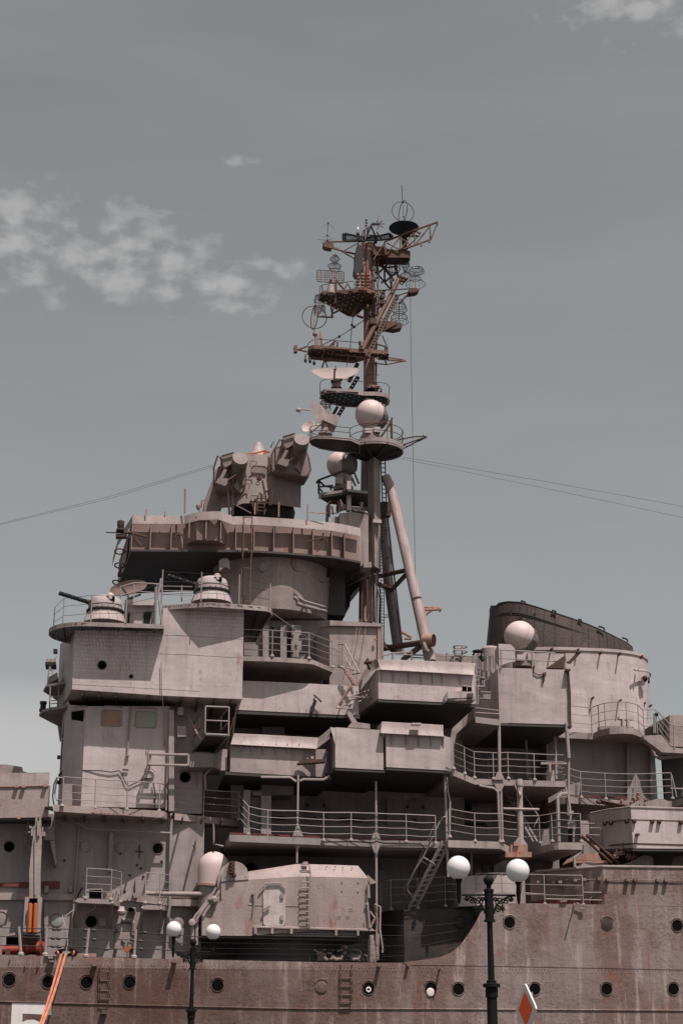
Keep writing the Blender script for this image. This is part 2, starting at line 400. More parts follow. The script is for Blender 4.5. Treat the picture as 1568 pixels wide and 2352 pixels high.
# ---- hull
mb = MB()
mb.wall([down(x, y, 62, -3) for x, y in ((-420, 2183), (0, 2193), (344, 2201.6), (746, 2210), (936, 2211.5), (1150, 2213), (2000, 2226))], 18)
hull = part('hull', mb, 'hull')
mb = MB().poly([(925, 2211), (936, 2209), (977, 2203.8), (1013, 2197.5), (1036, 2188.4), (1057.8, 2170.5), (1079.6, 2139.7), (1095, 2114), (1105, 2094), (1113, 2077), (1194, 2074.5), (1383, 2077.5), (2000, 2096), (2000, 2236), (1150, 2219), (936, 2216)], 61.985, .13)
part('side_plating', mb, 'hull', hull, 'stained hull plating with a curved cut edge')
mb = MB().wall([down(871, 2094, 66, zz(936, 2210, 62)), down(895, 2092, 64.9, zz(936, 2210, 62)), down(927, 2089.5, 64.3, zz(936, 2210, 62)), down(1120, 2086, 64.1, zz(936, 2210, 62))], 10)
part('recessed_side', mb, 'hulldark', hull, 'stained recessed plating, shade put into its dark colour')
mb = MB().deck([(1113, 2078, 62.1), (1383, 2079, 62.1), (2000, 2096, 62.1)], 80, .3)
part('upper_deck', mb, 'under', hull)
# rubbing strakes and rivet lines
mb = MB().line([(-400, 2287), (0, 2300.3), (344, 2309.5), (689, 2317), (1000, 2317.5), (1560, 2321), (2000, 2326)], 61.985, .028, 6)
part('strake', mb, 'hull', hull)
mb = MB()
for i in range(190):
    x = 20+i*8.2
    for dy in (0, 7):
        p = W((x+4*(dy > 0), 2222+dy+ (x-784)*.010), 61.995); mb.lathe(p, (0, -1, 0), [(.02, 0), (.015, .009), (.001, .012)], 5)
rv = part('rivet_row', mb, 'hull', hull); rv['kind'] = 'stuff'
for p, cov in [((22, 2251), 0), ((111, 2255.5), 0), ((199.5, 2256.6), 0), ((297.7, 2256.6), 0), ((499.8, 2263), 0), ((738, 2267), 1), ((846, 2270.5), 0), ((989, 2270), 2), ((1052, 2272), 0), ((1227, 2272), 0), ((1392, 2272), 0), ((1545, 2272), 0), ((1169, 2119), 0), ((1393, 2122), 3), ((1554, 2126), 0), ((-66, 2247), 0)]:
    Y = 62 if p[1] > 2200 else 61.985
    porthole(p, Y, .215, hull, {1: 'hull', 2: None, 3: 'hulldark', 0: None}[cov], True, 'hull')
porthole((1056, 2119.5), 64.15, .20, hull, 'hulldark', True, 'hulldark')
mb = MB().ring(W((846, 2273), 61.98), (0, -1, 0), .075, .03, 16, 6)
part('fitting', mb, 'num', hull, 'pale ring inside a porthole')
mb = MB().use('signwhite').lathe(W((988, 2279), 61.98), (0, -1, 0), [(.16, 0), (.14, .03), (.05, .04)], 12)
part('fitting', mb, 'rusty', hull)
# rungs on the side
def rungs(xs, ys, w, Y):
    mb = MB().use('hull')
    for y in ys:
        a, b = W((xs-w/2, y), Y), W((xs+w/2, y), Y); dn = Vector((0, -.16, 0)); up = Vector((0, 0, .16))
        mb.tube([a+up, a+up+dn, a+dn-up*.2, b+dn-up*.2, b+up+dn, b+up], .022, 6)
    part('rung_ladder', mb, None, hull)
rungs(242, [2229.5, 2251, 2274, 2293], 22, 62); rungs(795, [2226, 2245, 2264, 2283, 2300], 26, 62)
mb = MB().pbox(233, 2319, 246, 2329, 61.8, .22).pbox(212, 2212, 223, 2219, 61.75, .3); mb.pbox(396, 2206, 407, 2211, 61.6, .42); mb.pbox(114, 2206, 125, 2210, 61.7, .3)
mb.pbox(868, 2217, 876, 2221, 61.7, .3); mb.pbox(1011, 2225, 1015, 2229, 61.55, .45); mb.pbox(934, 2215, 941, 2219, 61.8, .25)
for q in [(24, 2205), (59, 2220), (88, 2222)]: mb.line([q, (q[0]+1, q[1]-9)], 61.93, .03)
part('bracket', mb, 'hull', hull)
# the white number on the bow side
mb = MB().poly([O(130, 1345), O(545, 1355), O(540, 1475), O(240, 1460), O(236, 1548), O(290, 1526), O(360, 1524), (101, 2352), (117, 2378), (117, 2416), (98, 2440), (66, 2448), (36, 2440), (24, 2418), (48, 2412), (66, 2422), (86, 2412), (92, 2396), (84, 2372), (66, 2362), (46, 2368), (25, 2366)], 61.992, .01)
part('number', mb, 'num', hull, 'white painted hull number five')
# hanging bracket and chute on the quarter
mb = MB().line([K(760, 1060), K(790, 1075), K(825, 1080)], 61.85, .03).line([K(790, 1103), K(825, 1106)], 61.85, .035); mb.line([K(640, 1050), K(690, 1048)], 61.92, .03)
mb.line([K(748, 1066), K(745, 1078)], [61.95, 61.45], .03)
part('bracket', mb, 'hull', hull)
# bulwark on the right
zb = zz(1383, 2077, 62)
bul = part('bulwark', MB().wall([(1217, 2003.8, 2070, 64.6), (1383, 1989.5, 2078, 62.05), (1570, 1991.6, 2082, 62.05), (2000, 1999, 2100, 62.05)], .1), 'hull', None, 'rusty grey bulwark with small hooded lugs')
mb = MB()
for x, y, Y in [(480, 905, 64), (588, 908, 63.6), (641, 905, 63.4), (755, 892, 62.9), (822, 886, 62.6), (936, 882, 62.2), (1003, 886, 62), (1150, 890, 62), (1211, 890, 62), (1381, 892, 62), (1443, 892, 62)]:
    p = K(x, y); mb.pbox(p[0]-4, p[1]-4, p[0]+4, p[1]+2, Y-.16, .3); mb.pbox(p[0]-3, p[1]+2, p[0]+3, p[1]+6, Y-.09, .2)
mb.line([K(470, 893), K(960, 868+15)], [64.3, 62.0], .02).line([K(965, 884), K(1568, 893)], 62.0, .02)
part('hooded_lug', mb, 'hull', bul)
mb = MB().line([K(960, 785), K(1568, 792), K(1800, 796)], 62.05, .05); mb.line([K(455, 822), K(960, 785)], [64.3, 62.05], .05)
part('coping', mb, 'grey', bul)
mb = MB().wall([(1232, 2067.5, 2077, 64.2), (1383, 2066, 2078, 62.12)], .05)
part('waterway_strip', mb, 'redlead', bul)
porthole(K(897, 1047), 62.45, .17, bul, None, False, 'grey')

# ---- main deck house, left wall
zd = zz(344, 2199, 64.1)
mb = MB().wall([down(-400, 1850, 64.1, zd-.2), down(393, 1880, 64.1, zd-.2), down(470, 1884, 64.5, zd-.2), down(474, 1885, 67.2, zd-.2), down(1280, 1905, 67.2, zd-.2)], 9)
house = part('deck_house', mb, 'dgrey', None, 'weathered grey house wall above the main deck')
mb = MB().wall([(-300, 2045, 2066, 63.95), (96, 2052, 2067, 63.95), (296, 2054, 2069, 63.95), (388, 2064, 2080, 63.95)], .2)
mb.wall([Nn(410, 450)+Nn(410, 510)[1:]+(63.95,), Nn(690, 455)+Nn(690, 515)[1:]+(63.95,)], .2)
part('belt', mb, 'grey', house)
part('waterway_strip', MB().wall([(-300, 2015, 2030, 64.0), (0, 2028, 2036, 64.0), (100, 2024, 2038, 64.0), (138, 2024, 2040, 64.0)], .1), 'redlead', house)
for p, cov, r in [((197, 1944), 'dgrey', .20), ((278, 1947), 'dgrey', .20), ((363, 1949), None, .2), ((22, 1945), None, .2), ((130.7, 2115), 'palepane', .21), ((2, 2111), 'dgrey', .22), ((210, 2117), None, .22), ((409, 2121), 'dgrey', .2)]:
    porthole(p, 64.1, r, house, cov, cov != 'dgrey' or p[0] < 5, 'grey' if p[1] > 2100 else 'dgrey')
porthole((437.8, 1955), 64.4, .19, house, None, True, 'dgrey')
mb = MB()
mb.line([Mm(560, 570), Mm(690, 650), Mm(712, 700), Mm(690, 1000), Mm(665, 1370), Mm(650, 1568), (165, 2196)], 63.95, .05)
mb.line([Mm(1535, 620), (391, 1970), Mm(1522, 1400), (387, 2100), (382, 2198)], 63.9, .065); mb.line([Mm(700, 650), Mm(780, 705), Mm(1535, 745)], 63.6, .035)
mb.line([Mm(255, 640), Mm(235, 830), Mm(290, 890)], 63.7, .05)
mb.line([H(435, 500+700), H(350, 1120+60), H(345, 1000)], 64.3, .04)
part('pipe', mb, 'dgrey', house)
mb = MB().wall([Mm(985, 740)+Mm(985, 1090)[1:]+(63.8,), Mm(1020, 740)+Mm(1020, 1090)[1:]+(63.8,)], .4)
mb.poly([Mm(450, 815), Mm(490, 815), Mm(510, 1000), Mm(500, 1035)], 63.2, .9).pbox(*Mm(395, 690), *Mm(490, 810), 63.4, .7)
mb.pbox(*Mm(1215, 1150), *Mm(1243, 1290), 63.95, .2).poly([Mm(1190, 1280), Mm(1240, 1280), Mm(1232, 1325), Mm(1200, 1325)], 63.7, .3)
mb.pbox(*Mm(400, 1370), *Mm(435, 1568), 63.9, .25); mb.pbox(103, 2125, 110, 2198, 63.9, .25)
mb.pbox(*Mm(1500, 820), *Mm(1530, 960), 64.05, .1); mb.pbox(*Mm(400, 1215), *Mm(438, 1280), 63.8, .3).pbox(*Mm(622, 1225), *Mm(648, 1275), 63.85, .3)
part('stiffener', mb, 'dgrey', house)
mb = MB()
for x, y in [(1450, 1000), (1080, 930), (1165, 1125), (1285, 1135), (1230, 1030), (580, 990), (1120, 1270), (1265, 1060)]: mb.lathe(W(Mm(x, y), 64.1), (0, -1, 0), [(.05, 0), (.04, .05)], 8)
mb.line([Mm(1215, 910), Mm(1290, 913)], 64.08, .02).line([Mm(1250, 850), Mm(1250, 970)], 64.08, .02)
part('stud', mb, 'black', house)
# weathertight doors low on the wall
def door(parent, x0, y0, x1, y1, Y, m='dgrey', oval=False, label=None):
    a, b = W((x0, y1), Y), W((x1, y0), Y); w = (b.x-a.x)/2; h = (b.z-a.z)/2; cx, cz = (a.x+b.x)/2, (a.z+b.z)/2; r = w*.98 if oval else w*.35
    def rr(s, y):
        P = []
        for qx, qz, t0 in ((1, 1, 0), (-1, 1, 90), (-1, -1, 180), (1, -1, 270)):
            for k in range(6):
                t = math.radians(t0+18*k); P.append(Vector((cx+qx*(w-r)*1+(math.cos(t)*r*s)+(0), y, cz+qz*(h-r)+math.sin(t)*r*s)))
        return P
    mb = MB().use(m); mb.sweep([rr(1.0, Y+.02), rr(1.0, Y-.05), rr(.9, Y-.07)])
    mb.use('dgrey' if m != 'dgrey' else 'grey').tube(rr(1.12, Y-.03), .035, 6, True)
    d = part('door', mb, None, parent, label)
    hb = MB()
    for s in (-1, 1):
        for k in (-.6, .6): hb.box(cx+s*w*.98-.05, cx+s*w*.98+.05, Y-.13, Y-.02, cz+k*h-.06, cz+k*h+.06)
    hb.tube([Vector((cx-w*.3, Y-.1, cz)), Vector((cx+w*.2, Y-.12, cz-.12))], .025, 6)
    part('door_clip', hb, 'black', parent)
door(house, *O(1205, 530), *O(1385, 870), 64.08, 'grey')
mb = MB().tube([W(O(1270, 485), 64), W(O(1370, 480), 63.95), W(O(1400, 520), 63.95), W(O(1395, 640), 64)], .09, 8)
part('pipe', mb, 'grey', house, 'pale bent pipe beside the door')
mb = MB().pbox(*O(1040, 460), *O(1110, 545), 63.9, .2).pbox(*O(1340, 350), *O(1420, 395), 63.7, .4)
mb.pbox(*Mm(1150, 1410), *Mm(1210, 1450), 63.7, .4)
part('junction_box', mb, 'dgrey', house)
mb = MB().lathe(W(O(1272, 385), 63.7), (0, 0, -1), [(.10, -.16), (.12, -.05), (.17, .02), (.16, .10), (.10, .17), (.01, .2)], 14)
part('lamp', mb, 'white', house, 'small white bulkhead lamp')
# boat-boom balconies
def balcony(st, back, rails, label, boxed=None):
    b = part('balcony', MB().deck(st, back, .17), 'rail', None, label)
    mb = MB()
    for i in (0, len(st)-2):
        a = W(st[i][:2], st[i][2]); mb.tube([a-Vector((0, 0, .1)), Vector((a.x, back, a.z-1.0))], .05, 6)
    part('bracket', mb, 'dgrey', b)
    rail(rails, 1.13, 4, parent=b)
    return b
b1 = balcony([P3(Mm(690, 1328), 62.9), P3(Mm(1010, 1342), 62.9), P3(Mm(1090, 1368), 63.9)], 64.1, [P3(Mm(745, 1335), 63.9), P3(Mm(768, 1333), 62.95), P3(Mm(992, 1344), 62.95), P3(Mm(1080, 1364), 63.8)], 'railed balcony with an open hatch frame')
mb = MB().use('rail').pbox(*Mm(770, 1245), *Mm(800, 1330), 63.3, .06).pbox(*Mm(800, 1243), *Mm(925, 1253), 63.3, .06).pbox(*Mm(912, 1253), *Mm(922, 1336), 63.3, .06)
mb.use('void').pbox(*Mm(800, 1253), *Mm(912, 1334), 63.35, .04)
part('hatch_frame', mb, None, b1)
b2 = balcony([P3(Nn(160, 500), 62.9), P3(Nn(325, 505), 62.9), P3(Nn(375, 515), 63.8)], 64.1, [P3(Nn(180, 487), 62.95), P3(Nn(310, 492), 62.95), P3(Nn(395, 500), 64)], 'small railed balcony behind the gun barrels')
mb = MB().line([P for P in (O(800, 265), O(860, 140))], [63.9, 63.6], .03); part('strut', mb, 'black', b1)

# ---- far-left tub above the crane
tub = part('gun_tub', MB().wall([(-260, 1797, 1870, 63), (0, 1805, 1879, 63), Mm(440, 320)+(1877, 63), Mm(452, 325)+(1874, 64.2)], .15), 'greyrust', None, 'streaked splinter shield of the far left gun tub')
part('splinter_shield', MB().wall([(-260, 1768, 1804, 63.3), (0, 1776, 1806, 63.3), Mm(447, 200)+(1806, 63.3)], .1), 'grey', tub)
part('tub_floor', MB().deck([(-260, 1868, 63.05), (0, 1877, 63.05), (117, 1876, 63.05)], 68, .12), 'under', tub)
part('splinter_shield', MB().poly([(-160, 1757), Mm(0, 130), Mm(60, 130), Mm(200, 153), Mm(207, 190), Mm(250, 203), (-160, 1790)], 66, .4), 'grey', tub)
mb = MB()
for x, y in [(150, 325), (212, 325), (407, 318)]:
    p = Mm(x, y); mb.pbox(p[0]-4, p[1]-3, p[0]+4, p[1]+3, 62.82, .2)
mb.line([(-200, 1797), Mm(0, 330), Mm(440, 318)], 62.97, .03); mb.pbox(*Mm(155, 600), *Mm(185, 618), 62.9, .3)
part('hooded_lug', mb, 'rusty', tub)
mb = MB()
for x in (-20, 30, 70, 105): mb.tube([W((x, 1880), 63.3), W((x+6, 1905), 66)], .07, 5)
part('floor_beam', mb, 'under', tub)

# ---- bridge tower with windows
zt = zz(300, 1580, 64); zf = zz(300, 1856, 64)
tw = MB().wall([down(*G(352, 980-1720+1000), 66.6, zf), down(*G(405, 380), 64.95, zf), down(*G(549, 392), 63.85, zf), down(388, 1622, 63.85, zf), down(401, 1622, 64.3, zf), down(404, 1622, 65.2, zf), down(470, 1625, 65.2, zf), down(470.5, 1626, 68.2, zf)], 7)
tower = part('bridge_tower', tw, 'white', None, 'pale grey bridge house with three square windows and a dark chamfered corner')
def window(p0, p1, Y, parent, glass, tilt=0, name='window'):
    x0, y0 = p0; x1, y1 = p1; a, b = W((x0, y1), Y), W((x1, y0), Y); w = (b.x-a.x)/2; h = (b.z-a.z)/2; c = (a+b)/2
    R = Matrix.Rotation(tilt, 4, 'Z')
    def rr(s, y, r=.11):
        P = []
        for qx, qz, t0 in ((1, 1, 0), (-1, 1, 90), (-1, -1, 180), (1, -1, 270)):
            for k in range(4):
                t = math.radians(t0+30*k); P.append(c+R @ Vector((qx*(w-r)+math.cos(t)*r+qx*(s-1)*.3, y, qz*(h-r)+math.sin(t)*r+qz*(s-1)*.3)))
        return P
    mb = MB().use('dgrey').sweep([rr(1.12, -.002), rr(1.11, -.02), rr(1.0, -.03), rr(.98, -.012)], cap=False)
    mb.use(glass).sweep([rr(1, -.008), rr(1, -.014)])
    return part(name, mb, None, parent)
window(G(685, 432), G(870, 566), 63.85, tower, 'glassbrown'); window(G(992, 448), G(1176, 578), 63.85, tower, 'glassteal')
cy = lambda x: 63.85+(549-x)/144*1.1-.012
mb = MB().use('dgrey').sweep([[W(G(x, y), cy(x)-o) for x, y in ((415+e, 438+e), (534-e, 424+e), (526-e, 568-e), (412+e, 582-e))] for o, e in ((0, -6), (.03, -5), (.04, 4))])
mb.use('void').sweep([[W(G(x, y), cy(x)-o) for x, y in ((420, 442), (530, 428), (522, 564), (416, 578))] for o in (.035, .046)])
part('window', mb, None, tower)
mb = MB()
mb.line([G(398, 440), G(440, 405), G(540, 388), G(552, 400)], [65.2, 64.7, 63.85, 63.8], .025)
for q in ((700, 875, 390), (985, 1180, 405)): mb.line([G(q[0], q[2]+10), G(q[0]+20, q[2]), G(q[1]-20, q[2]+6), G(q[1], q[2]+18)], 63.82, .025)
part('rain_brow', mb, 'grey', tower)
mb = MB().line([G(950, 395), G(935, 580), G(920, 830)], 63.77, .035, 8); mb.lathe(W(G(920, 835), 63.77), (0, 0, 1), [(.08, -.03), (.08, .04)], 8)
part('pipe', mb, 'dgrey', tower)
mb = MB().pbox(*G(1290, 425), *G(1337, 1330), 63.62, .6)
part('pilaster', mb, 'grey', tower)
mb = MB().line([G(1328, 425), G(1286, 740), G(1265, 1325)], 63.72, .04)
part('pipe', mb, 'dgrey', tower)
mb = MB().line([G(1110, 822), G(1465, 828)], 63.2, .05).line([G(1105, 915), G(1462, 923)], 63.2, .05).line([G(1108, 822), G(1104, 918)], 63.2, .05).line([G(1466, 825), G(1463, 925)], 63.2, .05)
mb.line([G(1110, 822), G(1130, 840)], [63.2, 63.95], .04).line([G(1465, 828), G(1470, 842)], [63.2, 64.4], .04).line([G(1104, 918), G(1125, 932)], [63.2, 63.95], .04)
part('bracket', mb, 'grey', tower, 'rectangular stand-off frame')
o = W(G(1113, 1010), 63.85)
mb = MB().lathe(o, (0, -1, 0), [(.21, 0), (.21, .04), (.17, .05)], 24); mb.tube([o+Vector((math.cos(t)*.26, -.12, math.sin(t)*.26)) for t in [math.radians(25+13*i) for i in range(11)]], .03)
mb.pbox(*G(1092, 1005), *G(1130, 1035), 63.68, .15)
part('round_cover', mb, 'white', tower)
mb = MB().line([G(350, 990), G(400, 980), G(470, 985), G(520, 968), G(680, 970), G(770, 983), G(845, 970), G(870, 1000), G(905, 1085), G(930, 1110), G(1040, 1055), G(1145, 1030)], [66, 65.3, 64.5, 63.85]+[63.78]*8, .02)
mb.line([G(1150, 1075), G(1170, 1190), G(1160, 1310)], 63.76, .025); mb.line([G(875, 960), G(930, 965)], 63.78, .03)
part('cable', mb, 'black', tower)
porthole(G(1437, 1028), 65.2, .215, tower, None, True, 'grey')
mb = MB().pbox(*G(1365, 570), *G(1445, 665), 63.6, .5).pbox(*G(1370, 400), *G(1420, 470), 63.7, .5); mb.pbox(*G(340, 1090), *G(425, 1280), 64.2, .8)
part('locker', mb, 'grey', tower)
# forward platforms at the left edge
for (pts, Y0) in (([G(165, 232), G(220, 240), G(385, 305)], 66.5), ([G(128, 462), G(180, 450), G(390, 400)], 66.5)):
    pass
zfp = zz(*G(250, 225), 67)
mb = MB().plan([(W(G(165, 225), 67).x, 67.4), (W(G(200, 225), 67).x, 66.4), (W(G(395, 225), 67).x, 65.6), (W(G(395, 225), 67).x, 71)], zfp-.1, zfp)
z2 = zz(*G(250, 440), 67)
mb.plan([(W(G(125, 455), 67).x, 67.5), (W(G(160, 455), 67).x, 66.6), (W(G(395, 440), 67).x, 65.4), (W(G(395, 440), 67).x, 71)], z2-.12, z2)
z3 = zz(*G(230, 160), 68)
mb.plan([(W(G(195, 190), 68).x, 68.4), (W(G(215, 190), 68).x, 67.4), (W(G(300, 190), 68).x, 66.4), (W(G(300, 190), 68).x, 71)], z3-.3, z3)
fp = part('forward_platform', mb, 'dgrey', tower)
mb = MB()
for x in (222, 300, 356): mb.line([G(x, 430), G(x+6, 215)], 66.2, .03)
for y in (210, 300, 335, 362, 398): mb.line([G(225, y+8 if y > 250 else y+4), G(385, y)], [66.3, 66], .022)
mb.line([E(205, 1500), E(235, 1310)], 67, .03).line([E(265, 1480), E(230, 1390), E(285, 1290)], 67, .022).line([E(215, 1410), E(270, 1420)], 67, .02)
part('railing', mb, 'rail', tower)
mb = MB().use('grey').pbox(*E(188, 1315), *E(275, 1345), 67, .8).use('black').pbox(*E(183, 1340), *E(280, 1366), 66.95, .9).pbox(*E(255, 1222), *E(292, 1250), 67, .4)
mb.use('black').lathe(W(G(162, 440), 67), (0, 0, 1), [(.16, 0), (.16, .1), (.12, .12), (.12, .3), (.15, .32), (.15, .42), (.05, .44)], 12)
mb.pbox(*G(290, 832), *G(340, 857), 66.6, .3)
part('signal_box', mb, None, tower)
mb = MB().line([G(345, 690), G(330, 960)], 66.2, .05).line([G(385, 330), G(345, 680)], 66.2, .06).line([G(350, 960), G(310, 1010), G(320, 1060)], 66, .05); mb.ball(W(G(306, 1075), 66), .09)
part('pipe', mb, 'black', tower)

# ---- wing box above the windows
zbt, zbb = zz(350, 1393, 63), zz(350, 1594, 63)
wb = MB().wall([down(*E(318, 1180), 69.5, zz(*G(400, 330), 66)), down(*E(452, 1055), 63.0, zz(*G(420, 240), 63)), (375, 1449, 1597.5, 63.0)], 6.5)
wb.wall([(374.5, 1397, 1597.6, 63.0), (560.5, 1393.5, 1605.8, 63.0)], 6.5)
box = part('wing_house', wb, 'white', None, 'large plain pale plated wing house over the bridge windows')
porthole(E(693, 1368), 63.0, .17, box, None, False, 'grey')
mb = MB().use('void').lathe(W(E(953, 1470), 62.99), (0, -1, 0), [(.08, 0), (.08, .02)], 12); mb.use('rusty').pbox(*E(950, 1480), *E(954, 1568), 62.995, .01)
part('drain', mb, None, box)
mb = MB()
for i in range(10):
    x = 190+i*38; a = W((x, 1588+i*1.9), 63.05); mb.box(a.x-.03, a.x+.03, 63.06, 66, a.z-.16, a.z-.01)
part('floor_beam', mb, 'under', box)
mb = MB().line([G(1222, 0), G(1228, 290), G(1240, 400), G(1255, 790)], [62.9, 62.9, 63.3, 63.9], .018); part('cable', mb, 'rusty', box)
mb = MB()
for (x0, x1, y) in ((1250, 1568, 1098), (1185, 1568, 1265)): mb.line([E(x0, y), E(x1, y+13)], 62.998, .006)
mb.line([G(425, 195), G(1568, 258)], 62.998, .006); mb.line([Fr(0, 820), Fr(605, 855)], 62.998, .006); mb.line([Fr(0, 650), Fr(610, 688)], 62.998, .006)
part('weld_seam', mb, 'dgrey', box)

# ---- gun platforms with drilled floors
def drilled(m, poly_inside, x0, x1, y0, y1, z, t=.02, step=.066, hole=.017):
    "plate drilled with square holes, only where poly_inside(x, y)"
    nx, ny = int((x1-x0)/step), int((y1-y0)/step)
    for i in range(nx):
        for j in range(ny):
            ax, ay = x0+i*step, y0+j*step; cx, cy = ax+step/2, ay+step/2
            if not poly_inside(cx, cy): continue
            h = hole/2 if (i+j) % 2 == 0 else 0
            o = len(m.v)
            if h == 0:
                m.v += [(ax, ay, z), (ax+step, ay, z), (ax+step, ay+step, z), (ax, ay+step, z)]; m.face(range(o, o+4)); continue
            m.v += [(ax, ay, z), (ax+step, ay, z), (ax+step, ay+step, z), (ax, ay+step, z), (cx-h, cy-h, z), (cx+h, cy-h, z), (cx+h, cy+h, z), (cx-h, cy+h, z)]
            for k in range(4): m.face((o+k, o+(k+1) % 4, o+4+(k+1) % 4, o+4+k))
def inside(pts):
    def f(x, y):
        c = False; j = len(pts)-1
        for i in range(len(pts)):
            xi, yi = pts[i]; xj, yj = pts[j]
            if (yi > y) != (yj > y) and x < (xj-xi)*(y-yi)/(yj-yi)+xi: c = not c
            j = i
        return c
    return f
def platform(name, outline, ztop, fascia, m='grey', perforate=True, parent=None, label=None, solid=None):
    mb = MB().use(m); n = len(outline)
    zs = [(x, y) for x, y in outline]
    rings = []
    for x, y in outline:
        cx = sum(p[0] for p in outline)/n; cy = sum(p[1] for p in outline)/n
        d = Vector((cx-x, cy-y, 0)).normalized()*.06
        rings.append([Vector((x, y, ztop)), Vector((x, y, ztop-fascia)), Vector((x, y, ztop-fascia))+d, Vector((x, y, ztop))+d])
    mb.sweep(rings, cap=False, closed=True)
    xs = [p[0] for p in outline]; ys = [p[1] for p in outline]
    if perforate: mb.use('under'); drilled(mb, inside(outline), min(xs), max(xs), min(ys), max(ys), ztop-.06)
    else: mb.use('under').sweep([[Vector((x, y, ztop-.05)) for x, y in outline], [Vector((x, y, ztop-.09)) for x, y in outline]])
    return part(name, mb, None, parent, label)
zp1 = zz(*E(700, 995), 62.35); X = lambda p, Y: W(p, Y).x
cx1 = X((206, 1440), 63.95); R1 = 1.62; xr1 = X(E(1248, 1035), 62.35)
out1 = [(xr1, 62.18)]+[(cx1+R1*math.cos(t), 63.80+R1*math.sin(t)) for t in [math.radians(270-12*i) for i in range(16)]]+[(xr1, 65.6)]
pf1 = platform('gun_platform', out1, zp1, .17, label='rounded gun platform with a drilled floor')
mb = MB()
for i in range(6): mb.box(cx1-1+i*.72, cx1-.96+i*.72, 62.45+.5*(i == 0), 65.2, zp1-.16, zp1-.08)
part('floor_beam', mb, 'under', pf1)
zp2 = zz(481, 1383, 62.35)
def Yz(p, z): d = ray(*p); return d.y*(z-EYE)/d.z
def XYz(p, z): d = ray(*p); t = (z-EYE)/d.z; return (d.x*t, d.y*t)
# near edge of the second platform follows its traced rim at constant height
rim2 = [XYz(E(1232, 832), zp2), XYz((430, 1386), zp2), XYz((481, 1383), zp2), XYz((560, 1388.5), zp2), XYz((612, 1393), zp2), XYz((622, 1396), zp2), XYz((626, 1405), zp2)]
out2 = rim2+[XYz((607, 1428), zp2), (XYz((600, 1430), zp2)[0], 68), (rim2[0][0], 68)]
pf2 = platform('gun_platform', out2, zp2, .2, label='upper gun platform with an angled rim')
mb = MB()
for i in range(8): x = rim2[0][0]+.3+i*.52; mb.box(x-.02, x+.02, 63.2, 67.5, zp2-.18, zp2-.09)
part('floor_beam', mb, 'under', pf2)
# guard lines of the two platforms
def wires(posts, hs, m='rail', r=.009, parent=None):
    mb = MB().use(m)
    for b, h in posts: mb.tube([b, b+Vector((0, 0, h))], .026, 6)
    mb.use('wire')
    for k in hs: mb.tube([b+Vector((0, 0, h*k)) for b, h in posts], r, 5)
    return part('guard_line', mb, None, parent)
def base(p, z): x, y = XYz(p, z); return Vector((x, y, z))
wires([(base(E(258, 1052), zp1), .95), (base(E(340, 1012), zp1), 1.15), (base(E(590, 988), zp1), 1.15), (base(E(903, 992), zp1), 1.15), (base(E(1170, 1015), zp1), 1.75)], (.98, .68, .34), parent=pf1)
wires([(base(E(1225, 830), zp2), 1.5), (base(Fr(233, 352), zp2), 1.25), (base(Fr(573, 372), zp2), 1.25), (base(Fr(852, 396), zp2), .98)], (.95, .66, .3), parent=pf2)
mb = MB().use('rail')
zc = zz(*E(1000, 775), 66)
mb.line([E(858, 770), E(855, 665), E(985, 630), E(1205, 642)], 65.5, .03).line([E(975, 780), E(978, 630)], 65.5, .03).line([E(860, 745), E(985, 705), E(1160, 718)], 65.5, .022)
mb.line([E(1168, 1015), E(1172, 670)], 62.6, .045).line([E(1185, 780), E(1222, 590)], 62.7, .045).line([E(1228, 1018), E(1205, 790)], 62.6, .045).line([E(1125, 1000), E(1160, 830), E(1225, 640)], 62.7, .035)
for x in (1225, 1405): mb.line([E(x, 800), E(x, 655)], 64.5, .03)
for y in (660, 700, 735): mb.line([E(1225, y), E(1500, y+6)], 64.5, .018)
part('railing', mb, None, pf2)
# pilot cabin between the guns
mb = MB().use('white').wall([E(900, 790)+E(900, 1008)[1:]+(64.6,), E(985, 785)+E(985, 1010)[1:]+(63.6,), E(1165, 790)+E(1165, 1015)[1:]+(63.6,)], 2.2)
cabin = part('cabin', mb, None, None, 'small windowed cabin between the twin barrel guns')
part('roof', MB().wall([E(895, 785)+E(895, 835)[1:]+(64.5,), E(970, 778)+E(970, 828)[1:]+(63.35,), E(1170, 785)+E(1170, 832)[1:]+(63.35,)], 2.6), 'white', cabin)
window(E(1060, 892), E(1150, 1008), 63.6, cabin, 'glassdark')
window(E(915, 895), E(972, 1000), 64.05, cabin, 'glassdark', -.75)

# ---- upper bridge: conical tower, overhanging band, wind lip
band = [(*E(952, 352), 67.98), (*C(0, 1095), 67.75), (*C(610, 1100), 67.5), (*C(860, 1115), 67.55), (*C(1230, 1145), 67.9), (*C(1435, 1185), 68.9)]
zb0 = zz(*C(610, 1100), 67.5)
bp = [(W(q[:2], q[2]).x, Yz(q[:2], zb0)) for q in band]     # plan of the band at its foot
zl0 = zz(*C(610, 885), bp[2][1]-.3); zl1 = zz(*C(610, 815), bp[2][1]-.3)
def ppair(pts, z1, z0, off=0): return [(Vector((x, y-off, z1)), Vector((x, y-off, z0))) for x, y in pts]
fx0, fy0 = bp[0]
front = [(fx0-.55, fy0+6.4), (fx0-.26, fy0+3)]
ub = MB().wall(ppair(front+bp+[(bp[-1][0]+.15, bp[-1][1]+1.2)], zl0+.26, zb0), .06)
upper = part('upper_bridge', ub, 'bridge', None, 'overhanging open bridge with ribbed panels under a folded wind lip')
fl = MB().plan([(x, y-.36) for x, y in bp]+[(bp[-1][0]+.2, bp[-1][1]+1.5), (bp[-1][0]+.2, bp[-1][1]+3), (fx0, fy0+6.6)]+[(x-.05, y) for x, y in front], zb0-.09, zb0+.004)
